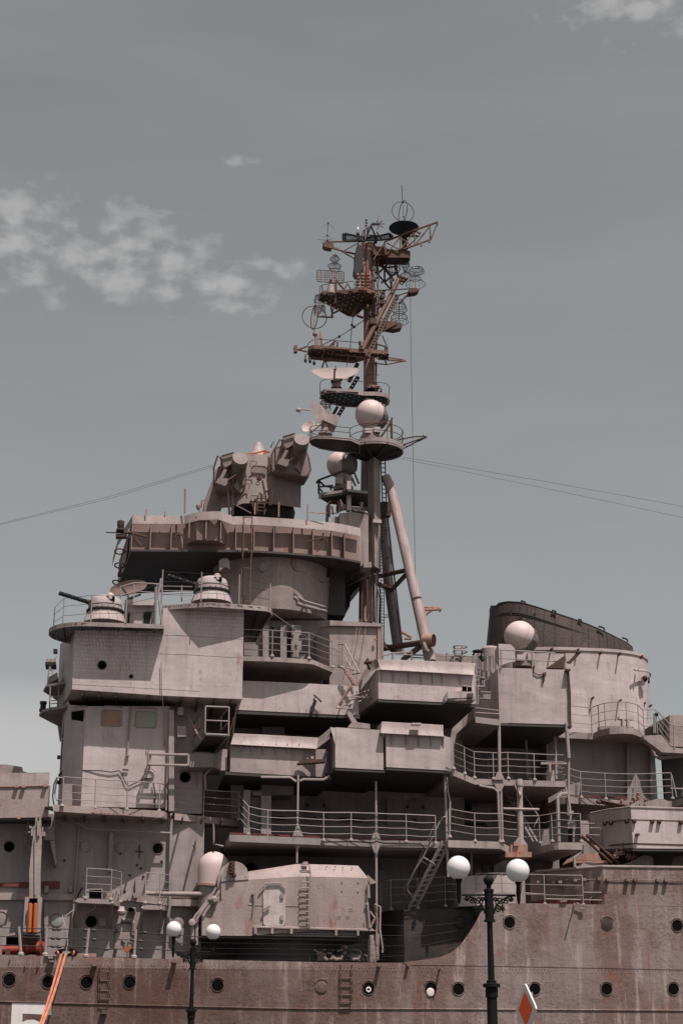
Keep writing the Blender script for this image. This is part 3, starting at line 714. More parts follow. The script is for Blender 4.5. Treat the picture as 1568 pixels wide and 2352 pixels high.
part('bridge_floor', fl, 'under', upper)
mb = MB()
def bandY(x):
    for (xa, ya), (xb, yb) in zip(bp, bp[1:]):
        if xa <= x <= xb: return ya+(yb-ya)*(x-xa)/(xb-xa)
    return bp[-1][1] if x > bp[-1][0] else bp[0][1]
for cx, cy in [(475, 990), (615, 990), (770, 1000), (925, 1010), (1080, 1020), (1230, 1040), (1335, 1050)]+[(-336, 990), (-191, 990), (-28, 985)]:
    x = W(C(cx, cy), 67.5).x; y = bandY(x); mb.box(x-.02, x+.02, y-.36, y+.01, zb0, zl0+.05)
part('rib', mb, 'bridge', upper)
# folded lip standing off from the panels
lp = bp[:]
def lipZ(top):  # lip follows the bay in front of the director
    pass
bay0, bay1 = W(C(85, 840), 67.1).x, W(C(440, 860), 67.1).x
lpts = []
for (x, y) in bp: lpts.append((x, y-.36))
seq = [lpts[0], (lpts[1][0]-.1, lpts[1][1])]+[(bay0-.05, bandY(bay0)-.36), (bay0+.55, bandY(bay0)-1.0), (bay1-.6, bandY(bay1)-1.0), (bay1+.1, bandY(bay1)-.36)]+lpts[2:]
mb = MB()
R = [[Vector((x, y+.06, zl1)), Vector((x, y-.02, zl0)), Vector((x, y+.01, zl0)), Vector((x, y+.10, zl1))] for x, y in [(front[0][0]-.3, front[0][1]), (front[1][0]-.35, front[1][1])]+seq]
mb.sweep(R)
part('wind_lip', mb, 'grey', upper)
# the projecting bay
yb = bandY((bay0+bay1)/2); zby = zz(*C(250, 1000), yb-.75)
mb = MB().sweep([[Vector((x, y, z)) for x, y in q] for q, z in (([(bay0, yb), (bay0+.45, yb-.8), (bay1-.5, yb-.8), (bay1, yb)], zl0+.22), ([(bay0+.05, yb), (bay0+.5, yb-.72), (bay1-.55, yb-.72), (bay1-.1, yb)], zby))])
bay = part('bay', mb, 'bridge', upper)
mb = MB()
for cx in (113, 245, 360): x = W(C(cx, 900), 66.8).x; mb.box(x-.02, x+.02, yb-.97, yb-.7, zby, zl0+.02)
part('rib', mb, 'grey', bay)
# crooks, ladder and arms on the band
mb = MB().line([C(0, 985), C(10, 960), C(55, 955), C(70, 985)], 66.9, .05).line([C(40, 970), C(40, 1060)], 66.95, .035)
mb.line([C(1040, 1010), C(1160, 985), C(1185, 990), C(1195, 1020)], 67.0, .035).line([C(1155, 990), C(1112, 1090)], 67.05, .04).line([C(1160, 985), C(1162, 945)], 67.0, .05)
mb.line([E(725, 178), E(900, 183), E(960, 195)], 67.5, .03).line([E(900, 180), E(985, 180)], 67.3, .06).line([E(965, 185), E(1090, 220)], 67, .05).line([E(960, 190), E(1040, 305)], 67, .05)
mb.pbox(*E(815, 190), *E(915, 215), 67.3, .4).pbox(*E(825, 135), *E(890, 152), 67.2, .5); mb.line([E(822, 185), E(822, 150)], 67.3, .02).line([E(890, 185), E(885, 120)], 67.3, .02)
mb.lathe(W(E(858, 138), 67.4), (0, 0, 1), [(.13, 0), (.16, .1), (.16, .3), (.05, .36)], 10)
for y in (350, 475): 
    c = W(E(850, y), 69); mb.ring(c, (0, .3, 1), .22, .035, 16, 6); mb.tube([c+Vector((.2, 0, 0)), c+Vector((.55, .1, .02))], .03)
c = W(E(822, 628), 70); mb.ring(c, (.2, .3, 1), .18, .035, 16, 6); mb.pbox(*E(832, 535), *E(880, 556), 69, .4); mb.line([E(855, 530), E(858, 470)], 69, .06)
mb.line([E(935, 230), E(925, 350), E(890, 540)], [68, 68.5, 72], .05)
part('bracket', mb, 'rustdark', upper)
lad = MB()
pa, pb = [C(538, 815), C(534, 1100), C(522, 1220), C(520, 1500)], [C(605, 820), C(600, 1105), C(592, 1225), C(588, 1505)]
lad.line(pa, 66.85, .028, 6).line(pb, 66.85, .028, 6)
for y in (822, 945, 1082, 1220, 1362, 1480):
    t = (y-870)/560
    lad.line([C(536-t*16, y), C(603-t*14, y+2)], 66.85, .022)
part('ladder', lad, 'rustmid', upper)
part('cable', MB().line([C(530, 880), C(525, 1100), C(535, 1250), C(530, 1400), C(538, 1480), C(532, 1568)], 66.8, .02), 'black', upper)
# stanchions along the top
mb = MB()
for x, y0, y1 in [(78, 790, 600), (812, 820, 705), (1040, 842, 722), (625, 800, 712)]: mb.line([C(x, y0), C(x+2, y1)], 67.3, .04)
mb.line([C(1040, 783), C(1185, 792)], 67.3, .02); mb.line([C(190, 775), C(210, 690), C(230, 688)], 67.4, .035); mb.lathe(W(C(183, 745), 67.4), (0, 0, 1), [(.06, -.1), (.1, -.02), (.1, .1), (.04, .12)], 10)
mb.line([E(1090, 25), E(1090, -30)], 67.6, .03).line([E(1257, 25), E(1257, -10)], 67.6, .03)
part('stanchion', mb, 'rusty', upper)

# conical tower below
tc_ = W(C(745, 1330), 67.9+2.7); cxT, cyT = tc_.x, 70.45
zT1, zT0 = zb0-.05, zz(625, 1399.5, cyT-2.65)
mb = MB().lathe((cxT, cyT, zT0), (0, 0, 1), [(2.5, 0), (2.62, .05), (2.75, zT1-zT0)], 56)
cone = part('conning_tower', mb, 'grey', None, 'round grey tower carrying the upper bridge')
porthole(C(693, 1210), cyT-2.68, .21, cone, 'dgrey', False, 'dgrey')
mb = MB().use('grey').poly([C(350, 1240), C(348, 1160), C(375, 1143), C(410, 1143), C(428, 1165), C(433, 1228), C(395, 1212)], cyT-2.9, .5)
part('hooded_vent', mb, 'white', cone)
mb = MB(); r = 2.8
def onT(p, r=2.78, dz=0):
    d = ray(*p).normalized(); o = Vector((0, 0, EYE)); a = d.x*d.x+d.y*d.y; b = -2*(d.x*cxT+d.y*cyT); c = cxT**2+cyT**2-r*r
    s = (-b-math.sqrt(max(b*b-4*a*c, 0)))/(2*a); return o+d*s
mb.tube([onT(C(*q)) for q in [(930, 1155), (922, 1200), (945, 1230), (1150, 1320), (1220, 1360), (1232, 1400), (1235, 1500)]], .05, 8)
mb.tube([onT(C(*q), 2.95) for q in [(930, 1450), (960, 1470), (955, 1500), (1100, 1540), (1185, 1560)]], .095, 10); mb.tube([onT(C(*q), 3.0) for q in [(960, 1450), (1010, 1480), (1130, 1515), (1190, 1530)]], .065, 8)
part('pipe', mb, 'dgrey', cone)
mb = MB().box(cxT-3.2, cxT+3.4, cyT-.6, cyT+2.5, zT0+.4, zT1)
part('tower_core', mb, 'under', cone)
# struts and brackets under the floor
mb = MB().wall([(*C(1050, 1200), C(1050, 1290)[1], 70.5), (*C(1230, 1150), C(1230, 1290)[1], 69)], .1)
mb.tube([W(C(1310, 1350), 70.5), W(C(1440, 1225), 69)], .06).tube([W(C(1240, 1400), 70.8), W(C(1530, 1280), 69.5)], .05)
mb.tube([W(E(1050, 390), 69), W(E(1450, 560), 71)], .07); mb.pbox(*C(1090, 1180), *C(1150, 1270), 70, .5)
part('strut', mb, 'under', upper)
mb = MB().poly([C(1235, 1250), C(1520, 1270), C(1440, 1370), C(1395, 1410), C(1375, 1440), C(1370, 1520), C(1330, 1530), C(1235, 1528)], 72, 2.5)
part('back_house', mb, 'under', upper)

# after part beside the mast
mb = MB().wall([(*C(1290, 790), C(1290, 870)[1], 68.7), (*C(1400, 782), C(1400, 1190)[1], 68.85), (*C(1515, 800), C(1515, 1215)[1], 69.9)], 3)
aft = part('mast_house', mb, 'grey', None, 'grey house between the upper bridge and the mast')
mb = MB().pbox(*C(1240, 820), *C(1380, 880), 69.2, 2).pbox(*C(1478, 1172), *C(1540, 1215), 68.2, .8).poly([C(1220, 865), C(1240, 815), C(1300, 820), C(1305, 870)], 69, 1)
part('locker', mb, 'grey', aft)
mb = MB().lathe(W(C(1440, 800), 70), (0, 0, 1), [(.42, -.02), (.45, .02), (.42, .08)], 24)
part('ledge', mb, 'white', aft)
mb = MB().line([C(1185, 860), C(1188, 740), C(1210, 700), C(1270, 697), C(1272, 780)], 69, .04).line([C(1195, 860), C(1200, 730), C(1230, 700)], 69.4, .04).line([C(1210, 820), C(1215, 730)], 69, .04).line([C(1240, 800), C(1230, 735)], 69, .04)
mb.line([C(1185, 790), C(1270, 790)], 69, .025)
part('railing', mb, 'rustdark', aft)

# ---- wall behind the wing walkway and the block right of it
zk = zz(700, 1515, 66.9)
mb = MB().wall([down(545, 1425, 69.2, zz(600, 1700, 67)), down(757, 1425, 69.2, zz(600, 1700, 67)), down(880, 1440, 69.2, zz(600, 1700, 67))], 4)
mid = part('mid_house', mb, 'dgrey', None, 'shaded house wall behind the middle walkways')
mb = MB()
for x0, x1 in ((787, 840), (945, 1000), (1045, 1125)): mb.pbox(*Fr(x0, 560), *Fr(x1, 862), 68.2, .9)
mb.pbox(*Fr(720, 610), *Fr(780, 862), 68.5, .6).pbox(*Fr(620, 640), *Fr(720, 862), 68.3, .8).pbox(*Fr(770, 900), *Fr(950, 1035), 66.8, .5).pbox(*Fr(1110, 940), *Fr(1310, 1090), 66.5, .8)
part('locker', mb, 'dgrey', mid)
door(mid, *Fr(1045, 620), *Fr(1125, 850), 68.18, 'dgrey'); door(mid, *Fr(870, 540), *Fr(940, 850), 69.18, 'dgrey')
blk = MB().wall([(*Fr(1300, 575), 1604, 67.2), (*Fr(1385, 530), 1610, 66.4), (*D(490, 1222), 1606, 66.35), (*D(505, 1222), 1604, 67.4)], 6)
block = part('side_house', blk, 'grey', None, 'lit grey house below the mast with streaked wall')
part('coping', MB().wall([Fr(1300, 553)+(Fr(1300, 585)[1], 67.1), Fr(1388, 518)+(Fr(1388, 565)[1], 66.25), D(502, 1220)+(D(502, 1245)[1], 66.2), D(508, 1220)+(D(508, 1245)[1], 67.4)], 1), 'grey', block)
mb = MB()
for x, x2 in ((330, 250), (375, 320), (310, 200)): mb.line([D(x, 1180), D(x2, 1568)], [66.3, 66.1], .014)
mb.line([D(478, 1225), D(476, 1568)], 66.3, .06); mb.line([D(445, 1350), D(455, 1370)], 66.2, .05)
part('cable', mb, 'rusty', block)
# wing walkway with pipe rail
st = [(540, 1506.5, 63.7), P3(Fr(870, 847), 63.6), P3(Fr(1200, 868), 63.5), P3(Fr(1235, 872), 63.5), P3(Fr(1410, 945), 65.3)]
zw = zz(*Fr(1200, 868), 63.5); st = [(p[0], p[1], Yz(p[:2], zw)) for p in st]
wing = part('walkway', MB().deck(st, 68, .19), 'grey', None, 'walkway beside the wing house with three rail pipe fence')
rb = [(p[0], p[1]-1, p[2]+.03) for p in (st[0], st[1], st[2], st[4])]
rail(rb, 1.1, 4, parent=wing, noposts=(0,))
rail([(*Fr(1412, 940), 65.2), (*Fr(1470, 938), 65.4), (*Fr(1500, 945), 65.4)], 1.12, 4, parent=wing)
mb = MB()
for x in (640, 760, 920, 1090, 1240): mb.tube([W(Fr(x, 890), 64.0), W(Fr(x-60, 990), 67)], .06, 5)
part('bracket', mb, 'under', wing)
part('locker', MB().pbox(*Fr(1340, 965), *Fr(1388, 1005), 66.2, .3), 'grey', wing)
part('pipe', MB().line([Fr(1315, 960), Fr(1312, 1090)], 66.1, .05), 'dgrey', wing)
# long plain parapet
zq = zz(700, 1640, 63.9)
mb = MB().wall([down(*Fr(560, 1058), 63.9, zz(*Fr(560, 1320), 63.9)), down(*Fr(1000, 1075), 63.9, zz(*Fr(1000, 1342), 63.9)), down(*Fr(1568, 1105), 63.9, zz(*Fr(1568, 1370), 63.9)), down(*I(300, 436), 64.1, zz(*I(300, 700), 64.1))], .12)
para = part('parapet', mb, 'white', None, 'long plain parapet with rust runs along its foot')
part('floor', MB().deck([(*Fr(545, 1325), 63.92), (*Fr(1568, 1366), 63.92), (*I(310, 697), 64.1)], 69, .14), 'under', para)
mb = MB().use('black').line([Fr(1215, 1350), Fr(1258, 1235)], 63.75, .07).line([Fr(1240, 1235), Fr(1262, 1200), Fr(1312, 1252)], 63.7, .035).line([Fr(1262, 1200), Fr(1240, 1188)], 63.7, .03)
part('strut', mb, 'black', para)
mb = MB().use('rusty')
for x, y0, y1 in [(1115, 1310, 1350), (1172, 1315, 1352), (1280, 1325, 1360), (1300, 1325, 1350), (940, 1300, 1318), (620, 1282, 1300), (655, 1284, 1298)]: mb.pbox(*Fr(x-3, y0), *Fr(x+4, y1), 63.897, .006)
part('rust_run', mb, 'rusty', para)
mb = MB().line([H(500, 60), H(700, 80), H(920, 110), H(1000, 85), H(1250, 75), H(1568, 70)], 66.6, .12, 8)
mb.pbox(*H(780, 120), *H(980, 205), 66.4, .6).pbox(*H(540, 110), *H(770, 200), 66.9, .4)
part('duct', mb, 'dgrey', mid)
# lower mid wall (between the parapet floor and the second deck)
mb = MB().wall([down(470, 1600, 67.9, zz(600, 1935, 66.8)), down(1060, 1625, 67.9, zz(600, 1935, 66.8)), down(1062, 1625, 69.5, zz(600, 1935, 66.8)), down(1320, 1640, 69.5, zz(600, 1935, 66.8))], 6)
low = part('lower_house', mb, 'grey', None, 'dark shaded house wall with oval doors behind the walkway')

# ---- lipped bulwark boxes amidships
def lip(pts, parent, m='grey', out=.21):
    "curved wind lip: (xtop, ytop, xbot, ybot, Y)"
    R = []
    for xt, yt, xb, yb, Y in pts:
        a, b = W((xt, yt), Y+.05), W((xb, yb), Y-out); a.x = b.x+(a.x-b.x)
        mid_ = (a+b)/2+Vector((0, .07, 0)); q = (a*.25+b*.75)+Vector((0, .07, 0)); q2 = (a*.75+b*.25)+Vector((0, .04, 0))
        t = Vector((0, .035, .02)); f = [a, q2, mid_, q, b]
        R.append(f+[p+t for p in reversed(f)])
    return part('wind_lip', MB().sweep(R), m, parent)
def fins(xs, yt, yb, Y, parent, out=.15):
    mb = MB()
    for x, y in xs:
        a = W((x, y+yt), Y); b = W((x, y+yb), Y); mb.sweep([[Vector((a.x+s, a.y-out, a.z)), Vector((a.x+s, a.y+.02, a.z)), Vector((a.x+s, a.y+.02, b.z)), Vector((a.x+s, a.y-.03, b.z))] for s in (-.015, .015)])
    part('fin', mb, 'grey', parent)
# left low one
mb = MB().wall([(*H(465, 300), H(450, 535)[1], 64.2), (*H(500, 300), H(480, 540)[1], 63.5), (*H(1103, 330), H(1100, 572)[1], 63.5), (*H(1360, 330), H(1350, 580)[1], 63.9)], .1)
bw1 = part('bulwark', mb, 'grey', None, 'low bulwark under a long curved wind lip, left of the boxes')
lip([(*H(530, 190), *H(500, 285), 63.5), (*H(900, 208), *H(880, 305), 63.5), (*H(1285, 230), *H(1268, 325), 63.5), (*H(1400, 135), *H(1385, 235), 62.75)], bw1)
fins([(H(x, 0)[0], 0) for x in (590, 690, 790, 900, 1005, 1110)], H(0, 285)[1], H(0, 375)[1], 63.5, bw1)
part('floor', MB().deck([(*H(450, 530), 63.5), (*H(1100, 568), 63.5), (*H(1400, 580), 63.5)], 68.2, .12), 'under', bw1)
mb = MB().use('dgrey').wall([H(420, 130+300)+(H(420, 500)[1], 63.8), H(470, 395)+(H(450, 515)[1], 63.5)], .1)
mb.pbox(*H(130, 370), *H(420, 490), 64.0, 2)
part('end_plate', mb, 'grey', bw1)
mb = MB().use('rustdark').poly([H(1100, 450), H(1180, 418), H(1350, 420), H(1350, 440), H(1110, 458)], 62.9, .5); mb.use('grey').pbox(*H(1218, 392), *H(1242, 415), 62.9, .2).pbox(*H(1180, 405), *H(1195, 416), 62.9, .1)
part('shelf', mb, None, bw1)
# middle box
bx = MB().wall([(*H(1400, 240), H(1345, 560)[1], 64.3), (*I(92, 805), I(90, 1165)[1], 62.6), (*I(325, 820), I(325, 1178)[1], 62.6), (*I(520, 832), I(513, 1187)[1], 62.6), (*I(523, 850), I(520, 1187)[1], 63.4)], .12)
bw2 = part('bulwark', bx, 'white', None, 'tall plain bulwark box between the two wind lips')
mb = MB().sweep([[W(H(1390, 130), 62.6)+d, W(H(1440, 310), 62.6)+d, W(H(1440, 140), 62.6)+d] for d in (Vector((0, 0, 0)), Vector((0, .1, 0)))])
part('flare', mb, 'white', bw2)
part('floor', MB().deck([(*H(1345, 550), 63.9), (*I(90, 1162), 62.62), (*I(545, 1185), 62.62)], 67.9, .13), 'under', bw2)
mb = MB().poly([I(200, 805), I(240, 760), I(195, 680), I(200, 665), I(225, 665), I(290, 760), I(400, 775), I(403, 820)], 63.4, .25)
part('davit_foot', mb, 'grey', bw2)
# right box
bx = MB().wall([(*I(498, 868), I(498, 1183)[1], 63.5), (*I(545, 860), I(545, 1161)[1], 62.5), (*I(1060, 880), I(1060, 1190)[1], 62.5), (*I(1143, 905), I(1148, 1207)[1], 63.4)], .12)
bw3 = part('bulwark', bx, 'white', None, 'plain bulwark box under the shorter curved lip')
lip([(*I(470, 800), *I(455, 893), 63.2), (*I(510, 757), *I(500, 856), 62.5), (*I(780, 772), *I(780, 872), 62.5), (*I(1057, 788), *I(1062, 887), 62.5)], bw3)
fins([(I(x, 0)[0], I(0, y)[1]-I(0, 860)[1]) for x, y in ((590, 862), (725, 870), (835, 878), (945, 882), (1055, 888))], I(0, 855)[1], I(0, 955)[1], 62.5, bw3)
part('floor', MB().deck([(*I(520, 1180), 63.3), (*I(545, 1158), 62.52), (*I(1060, 1187), 62.52), (*I(1148, 1205), 63.4)], 67.9, .13), 'under', bw3)
part('plate', MB().pbox(*I(778, 765), *I(858, 780), 62.1, .3), 'white', bw3)
# upper box
bx = MB().wall([(*I(295, 500), I(325, 690)[1], 66.6), (*I(475, 270), I(473, 551)[1], 63.3), (*I(1070, 320), I(1070, 581)[1], 63.3), (*I(1335, 330), I(1335, 598)[1], 63.3), (*I(1345, 335), I(1345, 598)[1], 64)], .12)
bw4 = part('bulwark', bx, 'white', None, 'uppermost bulwark box with rust spots and a viewing slot')
lip([(*I(360, 290), *I(270, 440), 66.2), (*I(440, 197), *I(410, 300), 63.9), (*I(470, 200), *I(505, 288), 63.3), (*I(820, 208), *I(822, 305), 63.3), (*I(1345, 232), *I(1336, 336), 63.3)], bw4)
fins([(I(x, 0)[0], I(0, y)[1]-I(0, 300)[1]) for x, y in ((505, 292), (610, 298), (745, 305), (855, 315), (960, 322), (1045, 326), (1205, 332))], I(0, 295)[1], I(0, 400)[1], 63.3, bw4)
part('floor', MB().deck([(*I(325, 686), 66.4), (*I(473, 548), 63.32), (*I(1070, 578), 63.32), (*I(1340, 596), 63.32)], 68.5, .14), 'under', bw4)
mb = MB().use('void').pbox(*I(1230, 432), *I(1312, 482), 63.27, .06); mb.use('rail').line([I(1230, 432), I(1312, 442)], 63.2, .03).line([I(1270, 432), I(1270, 480)], 63.2, .02)
part('viewing_slot', mb, None, bw4)
mb = MB().use('white').wall([I(1072, 550-20)+(I(1072, 580)[1], 62.9), I(1100, 475)+(I(1100, 545)[1], 62.8), I(1325, 490)+(I(1325, 540)[1], 62.8)], .5)
mb.use('under').pbox(*I(1280, 500), *I(1325, 538), 62.6, .5); mb.use('grey').deck([(*I(1072, 552), 62.9), (*I(1340, 548), 62.7)], 63.4, .07)
part('step_box', mb, None, bw4)
mb = MB().use('rusty')
for x, y0, y1 in [(592, 445, 482), (620, 515, 550), (640, 520, 545), (655, 518, 535)]: mb.pbox(*I(x-2, y0), *I(x+3, y1), 63.296, .006)
part('rust_run', mb, 'rusty', bw4)
mb = MB()
for a, b in [((190, 535), (440, 460)), ((195, 530), (445, 543)), ((165, 580), (385, 515)), ((105, 633), (330, 565)), ((110, 632), (325, 648)), ((105, 632), (190, 530))]: mb.line([I(*a), I(*b)], [63.0, 64.6], .03)
part('strut_frame', mb, 'rail', bw4)
mb = MB().pbox(*I(360, 208), *I(425, 222), 63.2, .4).poly([I(365, 205), I(375, 184), I(390, 188), I(392, 206)], 63.3, .2).line([I(370, 225), I(400, 290)], 63.4, .05)
part('shelf', mb, 'rustdark', bw4)
# slanted ladder with chain beside it
mb = MB().use('rusty')
mb.line([I(165, 275), I(260, 430)], 63.6, .05).line([I(200, 300), I(275, 430)], 63.8, .06)
for k in range(5): mb.line([I(170+k*18, 290+k*32), I(205+k*15, 300+k*30)], 63.6, .05)
mb.line([I(240, 440), I(190, 500), I(105, 630)], 63.3, .05).line([I(230, 420), I(140, 580)], 63.2, .04)
part('ladder', mb, 'rusty', bw4)
mb = MB().line([I(120, 60), I(178, 65), I(308, 320), I(240, 330)], [65.2, 65, 63.9, 63.9], .035).line([I(162, 100), I(160, 140), I(265, 325)], [65, 65, 63.9], .03).line([I(180, 270), I(300, 300)], 64, .025)
part('hand_rail', mb, 'rail', bw4)
# top rail behind the uppermost box
mb = MB().use('grey').wall([(*I(985, 140), I(985, 225)[1], 68), (*I(1320, 170), I(1320, 235)[1], 68)], .1)
for x in (605, 775, 1092): mb.use('rail').line([I(x, 205), I(x, 140)], 67.5, .05)
mb.line([I(495, 170), I(600, 140), I(780, 132)], 67.5, .035).line([I(600, 145), I(700, 155), I(1330, 170)], 67.5, .03).line([I(780, 180), I(900, 185)], 67.5, .03)
for y in (85, 130): c = W(I(1208, y), 67.6); mb.ring(c, (0, 0, 1), .30, .03, 20, 6)
mb.line([I(1155, 225), I(1157, 85)], 67.5, .035).line([I(1225, 230), I(1227, 75)], 67.5, .04)
mb.use('black').lathe(W(I(1365, 140), 67.6), (0, 0, 1), [(.05, 0), (.24, .05), (.24, .1), (.15, .14)], 14).line([I(1320, 160), I(1345, 130), I(1400, 130), I(1395, 155)], 67.6, .04).line([I(1385, 165), I(1420, 210)], 67.7, .1)
part('railing', mb, None, bw4)
mb = MB().use('dgrey'); 
for x, y0, y1 in ((1345, 240, 600), (1365, 440, 600)): mb.line([I(x, y0), I(x, y1)], 64.5, .045)
for y in (275, 310, 345, 375): mb.line([I(1340, y), I(1385, y+3)], 64.6, .025)
mb.lathe(W(I(1390, 375), 65), (0, 0, 1), [(.22, 0), (.22, .07), (.05, .1)], 14); mb.line([I(1390, 380), I(1390, 440)], 65, .06); mb.line([I(1350, 440), I(1425, 440)], 64.6, .05)
for k in range(6): mb.box(*(lambda p: (p.x-.1, p.x+.15))(W(I(1350+k*2, 390+k*24), 64.7)), 64.7, 65, zz(*I(1350, 390+k*24), 64.7)-.08, zz(*I(1350, 390+k*24), 64.7)+.06)
part('pipe', mb, None, bw4)

# ---- walkway right of the boxes, on pillars
st = [P3(I(1145, 1183), 63.45), P3(I(1335, 1265), 64.3), P3(I(1568, 1273), 64.3), P3(K(690, 143), 64.3)]
zr = zz(*I(1335, 1265), 64.3); st = [(p[0], p[1], Yz(p[:2], zr)) for p in st]; print('walk right', st)
wr = part('walkway', MB().deck(st, 69.4, .24), 'grey', None, 'pillared walkway amidships ending under the white block')
rail([(*I(1150, 1180), st[0][2]+.05), (*I(1250, 1225), (st[0][2]+st[1][2])/2+.05), (*I(1338, 1262), st[1][2]+.05), (*I(1508, 1272), st[1][2]+.05), (*K(250, 125), st[2][2]+.05), (*K(448, 135), st[2][2]+.05), (*K(690, 143), st[3][2]+.05)], 1.1, 4, parent=wr)
rail([(*K(100, 122), 66.6), (*K(245, 128), 66.6), (*K(412, 133), 66.6)], .9, 3, r=.018, parent=wr)
pl = MB()
for (p0, p1, Y, r) in [(J(178, 1005), K(182, 75), 64.35, .07), (J(685, 1025), J(705, 1290), 64.35, .08), (J(705, 1290), K(700, 400), 64.4, .055), (J(380, 1100), K(390, 130), 67.5, .065), (J(598, 1110), J(610, 1450), 66.5, .065), (K(190, 160), K(203, 600), 64.4, .065), (H(1103, 565), H(1092, 1350), 63.1, .042), (I(455, 1290), L(462, 1440), 63.1, .05), (I(1070, 1200), L(1100, 690), 63.05, .055), (I(1085, 1210), I(1100, 1390), 63.0, .035), (I(1100, 1390), I(1118, 1470), 63.0, .035), (I(1118, 1470), L(1113, 330), 63.0, .04)]:
    pl.line([p0, p1], Y, r, 10)
part('pillar', pl, 'rail', wr)
mb = MB()
for (x, y, Y) in [(H(1100, 1110)[0], H(0, 1100)[1], 63.1), (L(455, 380)[0], L(0, 360)[1], 63.1)]:
    mb.poly([(x-13, y+4), (x+13, y+4), (x+3, y+30), (x-3, y+30)], Y-.02, .06).poly([(x-3, y-22), (x+3, y-22), (x+13, y+4), (x-13, y+4)], Y-.03, .04)
for (x, y, Y, s) in [(182, 160, 64.3, 1), (182, 130, 64.25, -1), (330, 165, 64.2, 1), (340, 620, 63.6, -1)]:
    p = K(x, y); w = 12 if x != 340 else 16; mb.poly([(p[0]-w, p[1]), (p[0]+w, p[1]), (p[0]+4, p[1]+s*18), (p[0]-4, p[1]+s*18)], Y, .08)
part('gusset', mb, 'rail', wr)
# boom post with cross arm and rusty foot
mb = MB().line([K(332, 140), K(342, 640)], 63.7, .125, 14); mb.line([K(210, 350), K(480, 356)], 63.6, .055, 8); mb.line([K(325, 245), K(340, 245)], 63.55, .14, 12); mb.lathe(W(K(332, 160), 63.7), (0, 0, 1), [(.15, -.1), (.15, .1), (.13, .14), (.13, .18)], 12)
bpst = part('boom_post', mb, 'grey', None, 'stout post with a cross arm on a rusty foot')
mb = MB().pbox(*K(228, 675), *K(425, 715), 63.0, 1.2).pbox(*K(265, 620), *K(395, 676), 63.2, .9).pbox(*K(290, 600), *K(330, 630), 63.1, .5)
part('foot', mb, 'rusty', bpst)

# ---- second deck walkway
st = [(527.5, 1917, 62.9), (674, 1923, 62.9), (862, 1930, 62.9), (1022, 1932.5, 62.9)]
zs = zz(674, 1923, 62.9); st = [(x, y, Yz((x, y), zs)) for x, y, Y in st]
w2 = part('walkway', MB().deck(st, 67.5, .26), 'dgrey', None, 'long shaded walkway with rails and pillars above the gun mount')
part('waterway_strip', MB().wall([(x, y-5, y-1, Y+.6) for x, y, Y in st], .04), 'redlead', w2)
mb = MB().wall([(x, y+14, y+21, Y+.35) for x, y, Y in st if x > 600], .2)
part('beam', mb, 'dgrey', w2)
rail([(*H(578, 1000), 64.4), (*H(655, 1095), 63.2), (*H(828, 1130), 63.0), (*H(1095, 1135), 63.0), (*H(1330, 1150), 63.0), (*L(233, 365), 63.0), (*L(455, 372), 63.0), (*L(727, 380), 63.0), (*L(990, 392), 63.0)], 1.1, 4, m='rail', parent=w2, noposts=(0, 3, 6))
mb = MB().line([L(0, 378), L(250, 372), L(430, 385), L(460, 370), L(520, 388), L(860, 395), L(885, 430)], 62.85, .03); part('cable', mb, 'black', w2)
st = [P3(L(1100, 360), 62.7), P3(L(1568, 375), 62.7), P3(K(200, 605), 62.8), P3(K(290, 652), 63.6)]
w3 = part('walkway', MB().deck(st, 69.4, .28), 'grey', None, 'lit walkway on the right of the pillar with rails')
rail([(*L(1115, 335), 62.75), (*L(1343, 375), 62.75), (*L(1568, 378), 62.75), (*K(205, 600), 62.85), (*K(290, 612), 63.6), (*K(487, 612), 64.4), (*K(582, 600), 63.2), (*K(625, 590), 63.0), (*K(800, 600), 63.0)], 1.12, 4, parent=w3, noposts=(4, 7))
st = [P3(K(430, 650), 64.5), P3(K(580, 610), 63.0), P3(K(625, 603), 62.8), P3(K(805, 605), 62.8)]
w4 = part('platform', MB().deck(st, 69, .28), 'grey', None, 'short railed platform by the twin gun tubs')
part('bracket', MB().poly([K(425, 665), K(620, 632), K(620, 660), K(440, 720)], 65, .3), 'dgrey', w4)
mb = MB().line([K(800, 650), K(795, 680), K(745, 720), K(750, 790)], 62.9, .06).line([K(30, 175), K(140, 195), K(170, 225), K(185, 600)], 63.5, .05).line([K(630, 600), K(620, 270), K(650, 240), K(690, 235)], 63.2, .08).line([K(680, 190), K(700, 260), K(720, 400)], 63.5, .05).line([L(1568, 430), L(1350, 432), L(1310, 460), L(1308, 680)], 64.2, .05).line([H(275, 690), H(268, 560), H(310, 515)], 64.3, .05)
mb.line([H(770, 580), H(1030, 583), H(1085, 620)], 63.1, .05).line([H(1120, 615), H(1150, 600), H(1330, 603), H(1385, 570)], 63.1, .05)
part('pipe', mb, 'rail', w4)
